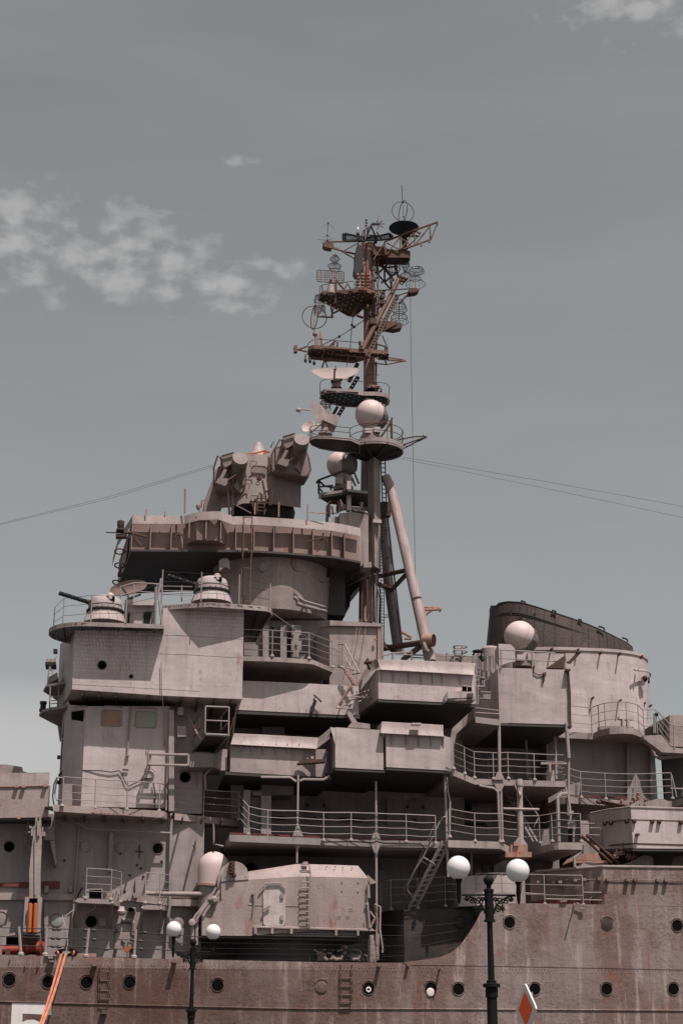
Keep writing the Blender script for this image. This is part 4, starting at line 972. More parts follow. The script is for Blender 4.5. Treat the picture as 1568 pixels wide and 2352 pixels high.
# wall details behind the second deck
for q in [(1185, 765, 1335, 1112)]: door(low, *H(q[0], q[1]), *H(q[2], q[3]), 67.88, 'dgrey', True)
door(low, *L(735, 0), *L(875, 345), 67.88, 'dgrey', True)
mb = MB().pbox(*H(615, 695), *H(675, 1108), 64.3, .5).pbox(*H(772, 745), *H(862, 1108), 64.3, .5).pbox(*H(680, 700), *H(775, 1108), 64.9, .4).pbox(*H(775, 600), *H(1062, 740), 65.5, 1.5).pbox(*H(695, 715), *H(780, 745), 64.6, .5).pbox(*H(500, 640), *H(615, 1100), 66, .3)
mb.pbox(*L(555, 0), *L(610, 350), 67.6, .3).pbox(*L(1195, 60), *L(1490, 360), 68.6, .6).pbox(*H(1385, 850), *H(1445, 885), 67.8, .1)
part('locker', mb, 'dgrey', low)
mb = MB()
for a, b in [(H(885, 940), H(1000, 948)), (H(1470, 955), H(1568, 960)), (L(130, 172), L(350, 178))]: mb.line([a, b], 67.7, .06)
mb.line([L(1225, 210), L(1430, 215), L(1445, 250)], 68.4, .05)
part('hand_rail', mb, 'black', low)
porthole(L(1268, 70), 68.58, .21, low, None, False, 'dgrey')
mb = MB()
for x, Y in ((1310, 66.9), (1415, 67), (1510, 67), (500, 67), (850, 67)): mb.pbox(*L(x, 440), *L(x+14, 680), Y, .3)
mb.pbox(*L(1360, 625), *L(1400, 672), 65.4, .4).pbox(*L(480, 630), *L(590, 1000), 66.9, .3)
part('stiffener', mb, 'dgrey', house)
# the light wall piece behind the right lamp
mb = MB().wall([(1052, 2013, 2082, 63.9), (1110, 2010, 2080, 63.35), (1190, 2009, 2079, 63.25), (1204, 2009, 2080, 64.3)], 1.2)
part('deck_locker', mb, 'white', None, 'pale deck house end behind the street lamp')
porthole(Nn(1130, 195), 67.15, .3, house, None, True, 'dgrey')

# ---- deck edge rail on the recess and slanted ladder
rail([(862, 2089, 65.9), (*L(500, 1000), 65.1), (*L(590, 985), 64.6), (*L(830, 975), 64.3), (*L(1077, 955), 64.25), (*L(1345, 952), 63.7)], 1.17, 4, parent=hull, noposts=(0,))
rail([(*K(10, 1062), 63.4), (*K(205, 1062), 62.8), (*K(525, 1075), 62.2), (*K(815, 1080), 62.1)], 1.15, 3, parent=hull)
mb = MB().line([K(815, 980), K(960, 983)], 62.15, .022).line([K(530, 1030), K(960, 1040)], 62.15, .022).line([K(360, 985), K(520, 995)], 62.2, .02)
part('guard_line', mb, 'rail', hull)
mb = MB().use('rail')
a0, a1 = W(L(1040, 385), 63.05), W(L(740, 975), 64.4); dx = Vector((.30, 0, .03))
for o in (Vector((0, 0, 0)), dx):
    mb.sweep([[p+o+Vector((0, 0, .09)), p+o+Vector((.05, 0, .09)), p+o+Vector((.05, 0, -.09)), p+o+Vector((0, 0, -.09))] for p in (a0, a1)])
for k in range(13): p = a0.lerp(a1, (k+.5)/13); mb.tube([p, p+dx], .035, 5)
mb.use('rail').line([L(1080, 152), L(1050, 155), L(1020, 210), L(880, 510), L(805, 630), L(740, 760), L(735, 810), L(780, 860)], [63, 63, 63, 63.4, 63.6, 63.9, 64, 64.2], .035)
mb.line([L(980, 220), L(845, 530), L(780, 680), L(705, 790), L(715, 850), L(740, 890)], [63.6, 63.9, 64, 64.3, 64.4, 64.6], .028)
mb.line([L(878, 512), L(988, 580)], 63.4, .03).line([L(835, 530), L(912, 578)], 63.7, .03).line([L(765, 860), L(815, 890)], 64.2, .025)
part('ladder', mb, None, w2, 'inclined boarding ladder with hand ropes')
# inner ladder behind the boom post
mb = MB()
for o in (0, 30): mb.line([K(215+o, 200), K(440+o, 600)], [66.5, 64.6], .05, 4)
for k in range(9): mb.line([K(225+k*25, 222+k*45), K(255+k*25, 218+k*45)], 66.3-k*.18, .05, 4)
mb.line([K(250, 70), K(480, 410), K(440, 490)], [66, 64.6, 64.5], .025)
part('ladder', mb, 'dgrey', w3)

# ---- bridge wing deck with pipe rail
st = [P3(G(262, 1272), 62.6), P3(G(640, 1297), 62.6), P3(G(1248, 1332), 62.6), P3(G(1312, 1372), 63.6), P3(H(0, 903), 63.6), P3(H(573, 965), 63.6)]
zv = zz(*G(640, 1297), 62.6); st = [(x, y, Yz((x, y), zv)) for x, y, Y in st]; print('bridge wing', st)
bwg = part('bridge_wing', MB().deck(st, 66, .26), 'greyrust', None, 'rust spotted bridge wing deck with four line pipe rail')
part('wing_floor', MB().deck([(x, y+7, Y+.02) for x, y, Y in st], 66, .06), 'under', bwg)
rail([(*G(335, 1288), st[0][2]+.05), (*G(625, 1305), st[1][2]+.05), (*G(912, 1322), st[1][2]+.05), (*G(1203, 1338), st[2][2]+.05), (*G(1312, 1375), st[3][2]+.05), (*H(255, 945), st[3][2]+.05), (*H(573, 965), st[3][2]+.05)], 1.12, 4, parent=bwg)
mb = MB().use('rail').line([G(345, 1035), G(290, 1030), G(262, 1090), G(250, 1200), G(262, 1275)], [62.7, 62.8, 63.3, 64, 64.2], .03).line([G(290, 1030), G(268, 1180), G(290, 1235), G(335, 1238)], [62.8, 63, 62.9, 62.7], .03)
mb.line([H(573, 735), H(525, 765), H(520, 955)], [st[3][2], 65.2, 65.4], .03)
for k in range(4): mb.line([H(573, 790+k*48), H(522, 830+k*40)], [st[3][2], 65.3], .022); mb.line([H(520, 780+k*45), H(573, 820+k*45)], [65.2, st[3][2]], .018)
part('railing', mb, None, bwg)
mb = MB()
for i in range(9): x = W((150+i*45, 1868), 63).x; mb.box(x-.03, x+.03, 62.9, 64.1, zv-.38, zv-.26)
part('floor_beam', mb, 'under', bwg)
mb = MB().use('rusty').line([G(550, 1340), G(770, 1355), G(960, 1375)], 62.55, .02)
for x, y in ((425, 1310), (525, 1335), (690, 1335), (795, 1350), (965, 1355), (1050, 1360), (1130, 1340), (1175, 1380)): mb.pbox(*G(x-5, y-18), *G(x+5, y+14), 62.56, .05)
mb.use('black').poly([G(175, 1292), G(250, 1288), G(255, 1325), G(190, 1300)], 62.7, .4)
part('lug', mb, None, bwg)
# hanging inspection basket
zk2 = zz(*H(280, 190), 62.9)
stb = [P3(H(165, 355), 64.1), P3(H(275, 188), 62.9), P3(H(478, 200), 62.9)]
mb = MB().use('rail').wall([H(275, 183)+(H(275, 205)[1], 62.9), H(478, 193)+(H(478, 215)[1], 62.9)], .1)
mb.use('under').sweep([[W(H(275, 205), 62.95), W(H(478, 213), 62.95), W(H(350, 360), 65.2), W(H(160, 355), 65.2)], [W(H(275, 205), 62.95)+Vector((0, 0, .06)), W(H(478, 213), 62.95)+Vector((0, 0, .06)), W(H(350, 360), 65.2)+Vector((0, 0, .06)), W(H(160, 355), 65.2)+Vector((0, 0, .06))]])
bk = part('basket', mb, None, None, 'hanging railed basket beside the bridge house')
mb = MB().use('rail')
f0, f1 = (272, 5-12), (487, 0)
for y in (-60+60-20, 70, 138): pass
ys = [(Fr(280, 1290)), (Fr(490, 1298))]
for k in range(3):
    q = 1290+k*125 if k else 1290
    mb.line([Fr(278, q), Fr(486, q+8)], 62.9, .035 if k == 0 else .026); mb.line([Fr(278, q), Fr(170, q+150)], [62.9, 64.6], .026); mb.line([Fr(486, q+8), Fr(365, q+150)], [62.9, 64.6], .024)
for x, a, b, Y in ((274, 1290, 1530, 62.9), (484, 1298, 1540, 62.9), (220, 1390, 1590, 63.9), (415, 1390, 1500, 64), (168, 1480, 1640, 64.6)): mb.line([Fr(x, a), Fr(x-4, b)], Y, .032)
part('railing', mb, None, bk)
mb = MB().line([Fr(105, 1340), Fr(165, 1470), Fr(220, 1568), H(240, 245)], [64, 63.6, 63.3, 63.1], .035); mb.ball(W(Fr(175, 1475), 63.55), .08)
mb.use('rusty').line([Fr(550, 1300), H(495, 360)], [63.6, 64.2], .035).line([Fr(530, 1380), H(455, 335)], [63.7, 64.2], .03)
mb.use('grey').line([H(170, 368), H(310, 368)], 64.3, .07)
part('stay', mb, 'rail', bk)
mb = MB().wall([(*H(345, 400), H(320, 485)[1], 64.0), (*H(420, 330), H(415, 520)[1], 63.6), (*H(470, 330), H(440, 520)[1], 63.6)], .1); part('end_plate', mb, 'grey', bk)

# ---- funnel
zf0 = zz(1400, 1700, 69); fcx0, fcx1 = X((1185, 1550), YC), X((1494, 1560), YC)
def oval(x0, x1, ry, n=40):
    c = (x0+x1)/2; a = (x1-x0)/2; P = []
    for i in range(n):
        t = 2*math.pi*i/n; cx = math.copysign(abs(math.cos(t))**.72, math.cos(t)); sy = math.copysign(abs(math.sin(t))**.8, math.sin(t))
        P.append((c+a*cx, YC+1+ry*sy))
    return P
zft = zz(1400, 1490, 69.3)
fo = oval(X((1130, 1500), YC), X((1490, 1500), YC), 2.6)
fo2 = oval(X((1130, 1500), YC), X((1499, 1690), YC), 2.75)
mb = MB().sweep([[Vector((x, y, zf0-.3)) for x, y in fo2], [Vector((x, y, zft)) for x, y in fo]])
fun = part('funnel', mb, 'white', None, 'pale oval funnel casing with a sooty sloping cap')
mb = MB().sweep([[Vector((x, y, zft-.12)) for x, y in oval(X((1128, 1500), YC), X((1492, 1500), YC), 2.66)], [Vector((x, y, zft+.02)) for x, y in oval(X((1128, 1500), YC), X((1492, 1500), YC), 2.66)]])
part('casing_rim', mb, 'white', fun)
# sloping cap: foot oval on the casing, lip along the traced slope
cf = oval(X(J(118, 450), YC), X(J(1222, 488), YC), 2.2, 48)
za, zb_ = zz(*J(200, 108), YC), zz(*J(1215, 485), YC)
topx0, topx1 = X(J(157, 150), YC), X(J(1218, 485), YC)
prof = [(157, 140), (180, 118), (240, 106), (340, 112), (460, 145), (640, 205), (800, 257), (960, 325), (1145, 418), (1190, 455), (1218, 484)]
pz = [(X(J(*q), YC), zz(*J(*q), YC-.6)) for q in prof]
def prof_y(px):
    q = [J(*p) for p in prof]
    if px <= q[0][0]: return q[0][1]
    for (xa, ya), (xb, yb) in zip(q, q[1:]):
        if xa <= px <= xb: return ya+(yb-ya)*(px-xa)/(xb-xa)
    return q[-1][1]
def proj(v):
    d = v-Vector((0, 0, EYE)); f = d.dot(FW); return (784+F*d.dot(RT)/f, 1176-F*d.dot(UP)/f, F/f)
def rimz(x, y):
    "height of the slanting rim so that its near edge follows the traced outline"
    y = min(y, 2*(YC+1)-y); z = zft+2
    for _ in range(6):
        px, py, k = proj(Vector((x, y, z))); z += (py-prof_y(px))/k*.93
    return z
def ztop(x):
    if x <= pz[0][0]: return pz[0][1]
    for (xa, z1), (xb, z2) in zip(pz, pz[1:]):
        if xa <= x <= xb: return z1+(z2-z1)*(x-xa)/(xb-xa)
    return pz[-1][1]
ct = oval(topx0, topx1, 1.9, 48)
rings = [[Vector((x, y, zft-.3)) for x, y in cf]]
for k in (.35, .7, 1):
    rings.append([Vector((a+(c-a)*k, b+(d-b)*k, zft+(rimz(c, d)-zft)*k)) for (a, b), (c, d) in zip(cf, ct)])
rings.append([Vector((x*1+0, (y-YC-1)*.95+YC+1, rimz(x, y)-.03)) for x, y in ct]); rings.append([Vector((x, (y-YC-1)*.93+YC+1, max(rimz(x, y)-.8, zft))) for x, y in ct])
cap = part('funnel_cap', MB().sweep(rings), 'soot', fun, 'soot stained sloping cap')
mb = MB()
def sheer(dz, n=48, r=.035, f=1.03):
    P = [Vector((x, (y-YC-1)*f+YC+1, max(rimz(x, y)-dz, zft+.05))) for x, y in oval(topx0-.1*dz, topx1-.02, 1.9+.08*dz, n)]
    mb.tube(P, r, 6, True)
sheer(.55, r=.022); sheer(.62, r=.018); sheer(.0, r=.028, f=1.0)
for x, y, w in [(345, 100, 30), (580, 172, 25), (780, 240, 18), (930, 293, 40), (1110, 380, 35)]: mb.line([J(x, y+8), J(x, y), J(x+w, y+w*.35), J(x+w+3, y+w*.45+14)], 70, .045)
for x, y in [(130, 180), (125, 245), (118, 330), (108, 405)]:
    pass
mb.line([J(150, 180), J(130, 200), J(132, 235), J(145, 240)], YC+1, .05)
for x, y in [(135, 265), (118, 332), (110, 402)]: mb.line([J(x+12, y), J(x-8, y+4)], YC+1, .04)
for x, y in [(270, 165), (448, 205), (605, 255), (740, 300), (868, 350), (995, 400)]: mb.line([J(x, y-10), J(x-3, y+45)], 70.15, .035)
part('hand_rail', mb, 'black', cap)
mb = MB()
for (a, b), (c, d) in list(zip(cf, ct))[25:48]:
    mb.tube([Vector((a, b-.012, zft-.1)), Vector(((a+c)/2, (b+d)/2-.012, zft+(rimz(c, d)-zft)*.5)), Vector((c, d-.012, rimz(c, d)-.02))], .012, 4)
part('stiffening_rib', mb, 'soot', cap)
mb = MB(); mb.tube([Vector((x, y, zft+.06)) for x, y in oval(X(J(118, 450), YC)-.02, X(J(1222, 488), YC)+.02, 2.23, 48)], .035, 6, True)
part('foot_rail', mb, 'black', cap)
mb = MB()
for x, y in [(583, 462), (780, 470), (953, 490), (1098, 498), (1262, 520)]: mb.poly([J(x-6, y-10), J(x+6, y-10), J(x+4, y+8), J(x-4, y+8)], 69.1, .4)
for x, y in [(893, 828), (1100, 848), (1283, 870), (1330, 887)]: mb.poly([J(x-6, y-5), J(x+6, y-5), J(x+2, y+10)], 69.0 if x < 1200 else 70, .4)
part('lug', mb, 'rustdark', fun)
mb = MB().use('white').tube([W(J(1200, 622), 69.3), W(J(1290, 632), 69.9), W(J(1318, 645), 70.8), W(J(1318, 670), 71)], .05)
mb.use('white').lathe(W(J(1275, 690), 69.75), (.55, -1, -.05), [(.19, -.05), (.19, .06), (.165, .06), (.165, .0)], 18, cap=False); mb.use('void').lathe(W(J(1275, 690), 69.75), (.55, -1, -.05), [(.175, -.04), (.175, .0)], 18); mb.use('rustdark').ball(W(J(1275, 680), 69.62), .11)
mb.use('void').lathe(W(J(1305, 700), 70.8), (1, -.4, 0), [(.15, -.1), (.15, .05)], 14)
part('siren_port', mb, None, fun)
# deck round the funnel with a bowed balcony
zfd = zz(*J(620, 1080), 67.2)
mb = MB()
P = [XYz(q, zfd) for q in (J(560, 1080), J(620, 1082), J(700, 1090), J(890, 1100), J(930, 1080), J(1010, 1060), J(1100, 1054), J(1180, 1058), J(1240, 1080), J(1268, 1118), J(1400, 1112))]
fy = max(69.0, 0); 
pts = P+[(P[-1][0], 75), (P[0][0], 75)]
mb.plan(pts, zfd-.28, zfd)
fdk = part('funnel_deck', mb, 'grey', fun)
def vbase(p, z, d=0): x, y = XYz(p, z); return Vector((x, y+d, z))
def rail3(bs, h=1.1, n=4, r=.014, top=.02, m='rail', parent=None, label=None, skip=()):
    mb = MB().use(m)
    for k in range(n): mb.tube([b+Vector((0, 0, h*(n-k)/n)) for b in bs], top if k == 0 else r, 5)
    for i, b in enumerate(bs):
        if i not in skip: mb.tube([b, b+Vector((0, 0, h))], .024, 6)
    return part('railing', mb, None, parent, label)
rail3([vbase(q, zfd) for q in (J(715, 1082), J(880, 1098), J(935, 1078), J(982, 1066), J(1060, 1056), J(1145, 1056), J(1235, 1076), J(1262, 1105), J(1275, 1112), J(1375, 1112))], 1.12, 3, parent=fdk, skip=(0, 4, 7))
mb = MB().wall([J(1268, 1120)+(J(1268, 1140)[1], 66.2), J(1400, 1112)+(J(1395, 1245)[1], 66.2), J(1490, 1210)+(J(1490, 1248)[1], 66.2), J(1700, 1222)+(J(1700, 1260)[1], 66.2)], .5)
part('stair_apron', mb, 'grey', fdk)
mb = MB().use('rail')
for k in range(4): mb.line([J(1375, 938+k*40), J(1468, 1035+k*52), J(1500, 1042+k*52), J(1700, 1052+k*52)], 66.2, .03 if k == 0 else .02)
for x, a, b in ((1498, 1045, 1215), (1355, 970, 1100)): mb.line([J(x, a), J(x+2, b)], 66.2, .035)
mb.use('black').ball(W(J(1365, 960), 66.3), .09); mb.use('glassteal').line([J(1345, 950), J(1345, 1100)], 67, .03)
part('railing', mb, None, fdk)
mb = MB().use('grey').pbox(*J(1465, 963), *J(1700, 1200), 66.9, 3); mb.use('under').poly([J(1380, 1010), J(1466, 963), J(1480, 1200), J(1440, 1170), J(1385, 1080)], 67.5, 2)
part('ready_locker', mb, None, fdk)
mb = MB().use('white').poly([J(1085, 970), J(1190, 975), J(1190, 998), J(1165, 998), J(1165, 1050), J(1150, 1050), J(1150, 998), J(1125, 998), J(1125, 1050), J(1110, 1050), J(1110, 996), J(1085, 992)], 68.0, .3)
mb.use('dgrey').wall([J(935, 1048)+(J(935, 1075)[1], 67.3), J(1050, 1044)+(J(1050, 1062)[1], 67.2), J(1195, 1052)+(J(1195, 1070)[1], 67.2)], .3)
part('bench', mb, None, fdk)
# grey casing under the funnel deck
zg0 = zz(1400, 1845, 68)
mb = MB().wall([down(*J(530, 1110), 68.3, zg0-2), down(*J(1150, 1120), 68.3, zg0-2), down(*J(1325, 1130), 68.5, zg0-2), down(*J(1345, 1130), 69.5, zg0-2)], 1.2)
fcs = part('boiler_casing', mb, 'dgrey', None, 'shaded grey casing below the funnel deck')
mb = MB().pbox(*J(1145, 1125), *J(1160, 1568), 68.0, .4).pbox(*J(1322, 1200), *J(1342, 1568), 68.1, .4); mb.line([J(1230, 1130), J(1160, 1190), J(1150, 1240)], 68, .05)
part('stiffener', mb, 'dgrey', fcs)
mb = MB().wall([down(*J(1412, 1265), 68.6, zg0-2), down(*J(1800, 1290), 68.6, zg0-2)], .25)
part('after_casing', mb, 'under', fcs)
mb = MB().line([J(1325, 1200), J(1350, 1270), J(1390, 1290), J(1568, 1270), J(1700, 1268)], 67.8, .09, 8); part('duct', mb, 'dgrey', fcs)
mb = MB().pbox(*J(535, 1380), *J(610, 1470), 66.5, .8).pbox(*J(495, 1320), *J(690, 1335), 64.3, .1).pbox(*J(555, 1335), *J(573, 1395), 64.3, .08); part('locker', mb, 'grey', fcs)
# after walkway
st = [P3(K(620, 270), 66.4), P3(K(700, 262), 66.3), P3(K(1150, 290), 66.3), P3(K(1480, 290), 66.3), P3(K(1700, 240), 67.5)]
zaw = zz(*K(700, 262), 66.3); st = [(x, y, Yz((x, y), zaw)) for x, y, Y in st]; print('aft walk', st)
aw = part('walkway', MB().deck([(p[0], p[1], max(p[2], 65)) for p in st], 69.5, .26), 'grey', None, 'walkway past the grey funnel casing')
part('waterway_strip', MB().wall([K(720, 245)+(K(720, 255)[1], 67.2), K(1150, 262)+(K(1150, 275)[1], 67.2)], .05), 'redlead', aw)
rail([(*K(705, 240), 66.3), (*K(800, 268), 66.3), (*K(985, 280), 66.3), (*K(1220, 285), 66.3), (*K(1488, 275), 66.3)], 1.12, 4, parent=aw)
mb = MB().use('rail').line([K(1480, 95), K(1518, 260)], 66.3, .03).line([K(1470, 195), K(1700, 205)], 66.3, .03)
for k in range(5): mb.line([J(615, 1370+k*40), J(690, 1330+k*46)], 64.6, .02); mb.line([J(615, 1340+k*40), J(690, 1400+k*40)], 64.6, .018)
part('railing', mb, None, aw)

# ---- white house in front of the funnel
zw1, zw0 = zz(1225, 1536, 64.401), zz(1225, 1662, 64.401)
x0, x1 = X(J(175, 590), 64.401), X(J(700, 632), 64.401)
mb = MB().plan([(x0, 64.551), (x0+.35, 64.401), (x1, 64.401), (x1, 70.5), (x0, 70.5)], zw0, zw1)
wh = part('radome_house', mb, 'white', None, 'plain pale block carrying a ball radome before the funnel')
mb = MB().box(x0-.4, x1+.05, 64.42, 70.6, zw0-.12, zw0-.005); part('floor', mb, 'under', wh)
mb = MB().deck([P3(J(0, 975), 64.1), P3(J(185, 998), 64.1)], 69, .25); mb.use('rail').line([J(0, 925+20), J(185, 955)], 64.2, .025).line([J(0, 908), J(185, 930)], 64.2, .02)
part('ledge', mb, 'grey', wh)
mb = MB().use('rail')
for k, y in enumerate((470, 535)): mb.line([J(180, y), J(430, y+15), J(685, y+28)], 64.451, .03 if k == 0 else .022)
for x, a, b in ((195, 470, 598), (430, 485, 605), (675, 498, 622)): mb.line([J(x, a), J(x, b)], 64.451, .04)
part('railing', mb, None, wh)
mb = MB().wall([J(150, 480)+(J(150, 560)[1], 66.01), J(175, 425)+(J(178, 592)[1], 64.81), J(270, 430)+(J(270, 560)[1], 64.81), J(298, 460)+(J(300, 560)[1], 64.81)], .1); part('wind_screen', mb, 'white', wh)
mb = MB().use('rustdark').line([J(698, 625), J(712, 790), J(715, 1035), J(695, 1052)], 64.301, .05, 8).pbox(*J(685, 613), *J(718, 628), 64.101, .4)
mb.line([J(605, 488), J(800, 488), J(712, 572), J(690, 565)], 64.301, .045).poly([J(765, 490), J(800, 490), J(712, 572), J(700, 560)], 64.301, .1)
part('bracket', mb, None, wh)
mb = MB().line([J(442, 590), J(440, 640), J(470, 660), J(515, 655), J(525, 650)], 64.351, .025).line([J(505, 665), J(520, 700), J(508, 720)], 64.351, .025).pbox(*J(517, 640), *J(535, 665), 64.201, .2)
part('cable', mb, 'rustdark', wh)
part('ready_locker', MB().poly([J(540, 607), J(670, 515), J(672, 612)], 65.01, 1), 'rustdark', wh)
# cluttered gap left of the white house
mb = MB().use('dgrey').wall([(1085, 1505, 1660, 70.4), (1150, 1490, 1660, 70.4)], 2)
for k, x in enumerate((1098, 1106, 1117, 1127, 1138)): mb.line([(x, 1500+k*3), (x+2, 1655)], 69.6-k*.35, .05+.02*(k % 2), 8)
mb.pbox(1100, 1560, 1118, 1590, 68.6, .6).pbox(1120, 1600, 1136, 1640, 68.2, .8)
mb.use('grey')
mb.lathe(W(J(110, 500), 69.5), (0, 0, 1), [(.42, -2), (.42, .2), (.34, .3)], 20)
mb.use('rail').line([J(85, 630), J(88, 525), J(135, 515), J(140, 605)], 66.8, .035).line([J(115, 630), J(118, 525)], 66.8, .035).pbox(*J(60, 805), *J(118, 842), 65, .1)
mb.line([J(0, 785), J(180, 798)], 65, .03).line([J(0, 835), J(180, 845)], 65, .022).line([J(15, 780), J(12, 870)], 65, .03).line([J(95, 640), J(97, 780)], 66, .05).line([J(60, 640), J(65, 740)], 66, .04)
part('uptake', mb, None, wh)

# ---- right-hand gun tub
mb = MB().wall([K(835, 400)+(K(840, 640)[1], 66.5), K(870, 385)+(K(880, 645)[1], 65.3), K(1000, 358)+(K(1012, 655)[1], 64.2), K(1172, 338)+(K(1185, 648)[1], 62.4), K(1568, 350)+(K(1568, 652)[1], 62.4), K(1900, 362)+(K(1900, 664)[1], 62.4)], .12)
gt = part('gun_tub', mb, 'white', None, 'faceted pale gun tub with hooded lugs on the right')
z0 = zz(*K(1300, 648), 62.4)
pp = [XYz(K(*q), z0) for q in ((880, 645), (1012, 655), (1185, 648), (1568, 652), (1900, 664))]
mb = MB().deck([P3(K(850, 640), 66), P3(K(1012, 652), 64.2), P3(K(1185, 645), 62.42), P3(K(1568, 649), 62.42), P3(K(1900, 660), 62.42)], 70, .12)
part('tub_floor', mb, 'under', gt)
mb = MB()
for x, y in [(985, 455), (1030, 452), (1148, 438), (1203, 438), (1340, 440), (1392, 442), (1555, 448), (895, 470)]:
    Y = 62.4 if x > 1180 else 62.4+(1180-x)*.0105; p = K(x, y); mb.pbox(p[0]-4, p[1]-3, p[0]+4, p[1]+2, Y-.17, .25).pbox(p[0]-3, p[1]+2, p[0]+3, p[1]+6, Y-.1, .2)
mb.line([K(895, 475), K(1000, 450), K(1172, 432), K(1568, 442)], [65.4, 64.2, 62.4, 62.4], .02); mb.pbox(*K(1215, 535), *K(1240, 552), 62.2, .3)
mb.line([K(1005, 628), K(1185, 612), K(1568, 622)], [64.2, 62.4, 62.4], .03)
part('hooded_lug', mb, 'rustdark', gt)
mb = MB().line([K(870, 384), K(1005, 357), K(1172, 337), K(1568, 349), K(1800, 357)], [65.3, 64.2, 62.4, 62.4, 62.4], .045); part('coping', mb, 'grey', gt)
mb = MB().use('grey').poly([K(795, 440), K(850, 440), K(858, 480), K(858, 640), K(795, 640)], 65, .6).pbox(*K(815, 625), *K(935, 690), 64.6, 2).use('rusty').poly([K(755, 735), K(790, 690), K(925, 690), K(955, 742)], 64.2, 2).pbox(*K(750, 740), *K(1000, 760), 64.2, 2)
mb.use('rail').line([K(865, 495), K(945, 492), K(945, 615)], 64.6, .025).line([K(860, 545), K(945, 550)], 64.6, .02).line([K(800, 460), K(940, 462)], 65, .02)
part('plinth', mb, None, gt)
mb = MB().wall([down(1250, 1880, 70, zz(1300, 2085, 64)), down(1650, 1900, 70, zz(1300, 2085, 64))], 3)
part('after_house', mb, 'dgrey', None, 'dark house wall between the gun tub and the bulwark')
mb = MB().ring(W(K(1545, 770), 64), (0, -1, 0), .32, .06, 24, 6).lathe(W(K(1540, 770), 64.1), (0, -1, 0), [(.3, 0), (.28, .1)], 20); part('hatch', mb, 'grey', gt)
mb = MB().use('rail').line([K(718, 700-300), K(715, 470), K(742, 470), K(740, 600)], 63.2, .05).pbox(*K(700, 445), *K(760, 500), 63.2, .3).pbox(*K(705, 365), *K(740, 388), 63.2, .2).use('black').pbox(*K(715, 500), *K(755, 595), 63.4, .3).line([K(725, 440), K(800, 405)], 63.1, .05)
part('valve_stand', mb, None, w4)

# ================================================================ foremast
YM = 71.0
mb = MB().use('rusty')
mb.tube([W(D(365, 1215), YM), W(B(860, 1000), YM)], [.33, .31], 18)
mb.tube([W(B(800, 1060), YM+.6), W(D(330, 1210), YM+.7)], .16, 12)
mast = part('foremast', mb, 'grey', None, 'tall pole mast, grey below and rust red towards its head')
mast.data.materials[0] = M['grey']
mb = MB().tube([W(B(845, 1000), YM), W(A(842, 1160), YM)], [.29, .28], 18).tube([W(A(842, 1180), YM), W(A(838, 640), YM)], [.235, .21], 16).tube([W(A(800, 1080), YM), W(A(788, 600), YM)], .11, 12)
mb.lathe(W(A(848, 640), YM), (0, 0, 1), [(.2, -.2), (.29, 0), (.28, .1), (.2, .14)], 16)
for y in (690, 745, 800, 855, 960): mb.ring(W(A(842, y), YM), (0, 0, 1), .20, .015, 16, 5)
part('mast_head', mb, 'rusty', mast, 'rust red upper pole')
mb = MB().wall([D(388, 120)+(D(388, 660)[1], 70.3), D(440, 100)+(D(440, 720)[1], 69.9), D(493, 120)+(D(492, 735)[1], 70.3)], .8)
mb.wall([D(345, 600)+(D(340, 720)[1], 69.8), D(410, 600)+(D(405, 668)[1], 69.8)], .3)
part('mast_fairing', MB().wall([B(838, 1090)+(D(390, 650)[1], 70.3), B(885, 1070)+(D(435, 705)[1], 69.9), B(940, 1090)+(D(490, 740)[1], 70.3)], .9), 'grey', mast)
mb = MB().wall([D(430, 285)+(D(430, 312)[1], 69.7), D(505, 290)+(D(505, 318)[1], 69.7)], .4); part('collar', mb, 'white', mast)
mb = MB()
for x in (330, 385, 415, 440): mb.line([D(x, 780), D(x-5, 1205)], 70.4, .035 if x != 330 else .06, 8)
mb.line([D(345, 830), D(375, 830), D(378, 1130)], 70.2, .05, 6)
for x0, x1 in ((460, 470), (470, 455), (455, 490), (480, 500)): mb.line([D(x0, 700), D(x0-5, 850), D(x1, 1000), D(x1-8, 1220)], 70.2, .03)
mb.line([D(490, 1220), D(495, 1340), D(520, 1420), D(600, 1470), D(700, 1490)], 69.5, .05).line([D(500, 1230), D(510, 1360), D(560, 1440), D(660, 1475)], 69.6, .05)
part('conduit', mb, 'rustdark', mast)
# tripod legs
mb = MB().tube([W(D(540, -90), 70.4), W(D(585, 0), 70.2), W(D(760, 740), 68.4), W(D(945, 1568), 66.8)], [.235, .235, .25, .26], 18)
lg = part('mast_leg', mb, 'greyrust', mast, 'long sloping near leg of the tripod')
mb = MB().lathe(W(D(612, 115), 70), W(D(760, 740), 68.4)-W(D(585, 0), 70.2), [(.25, -.05), (.25, .05)], 18)
for t in (260, 625, 1000): mb.lathe(W(D(585+(t/740)*175, t), 70.2-t/740*1.8), W(D(760, 740), 68.4)-W(D(585, 0), 70.2), [(.228, -.02), (.228, .02)], 18)
part('collar', mb, 'rusty', lg)
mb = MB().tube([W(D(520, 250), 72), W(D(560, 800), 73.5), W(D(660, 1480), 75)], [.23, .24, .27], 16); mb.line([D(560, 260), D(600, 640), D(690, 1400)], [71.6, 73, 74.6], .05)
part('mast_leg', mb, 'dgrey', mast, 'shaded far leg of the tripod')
mb = MB().tube([W(D(480, 795), 71), W(D(715, 745), 68.6)], .11, 10).tube([W(D(590, 925), 73.4), W(D(715, 790), 68.6)], .11, 10).tube([W(D(485, 870), 71), W(D(570, 905), 73.4)], .12, 10)
mb.tube([W(D(510, 1445), 70.5), W(D(870, 1390), 67)], .135, 12).tube([W(D(700, 1540), 74), W(D(860, 1420), 67.2)], .13, 10)
mb.pbox(*D(480, 130), *D(590, 250), 71, .4)
part('mast_brace', mb, 'rustdark', mast)
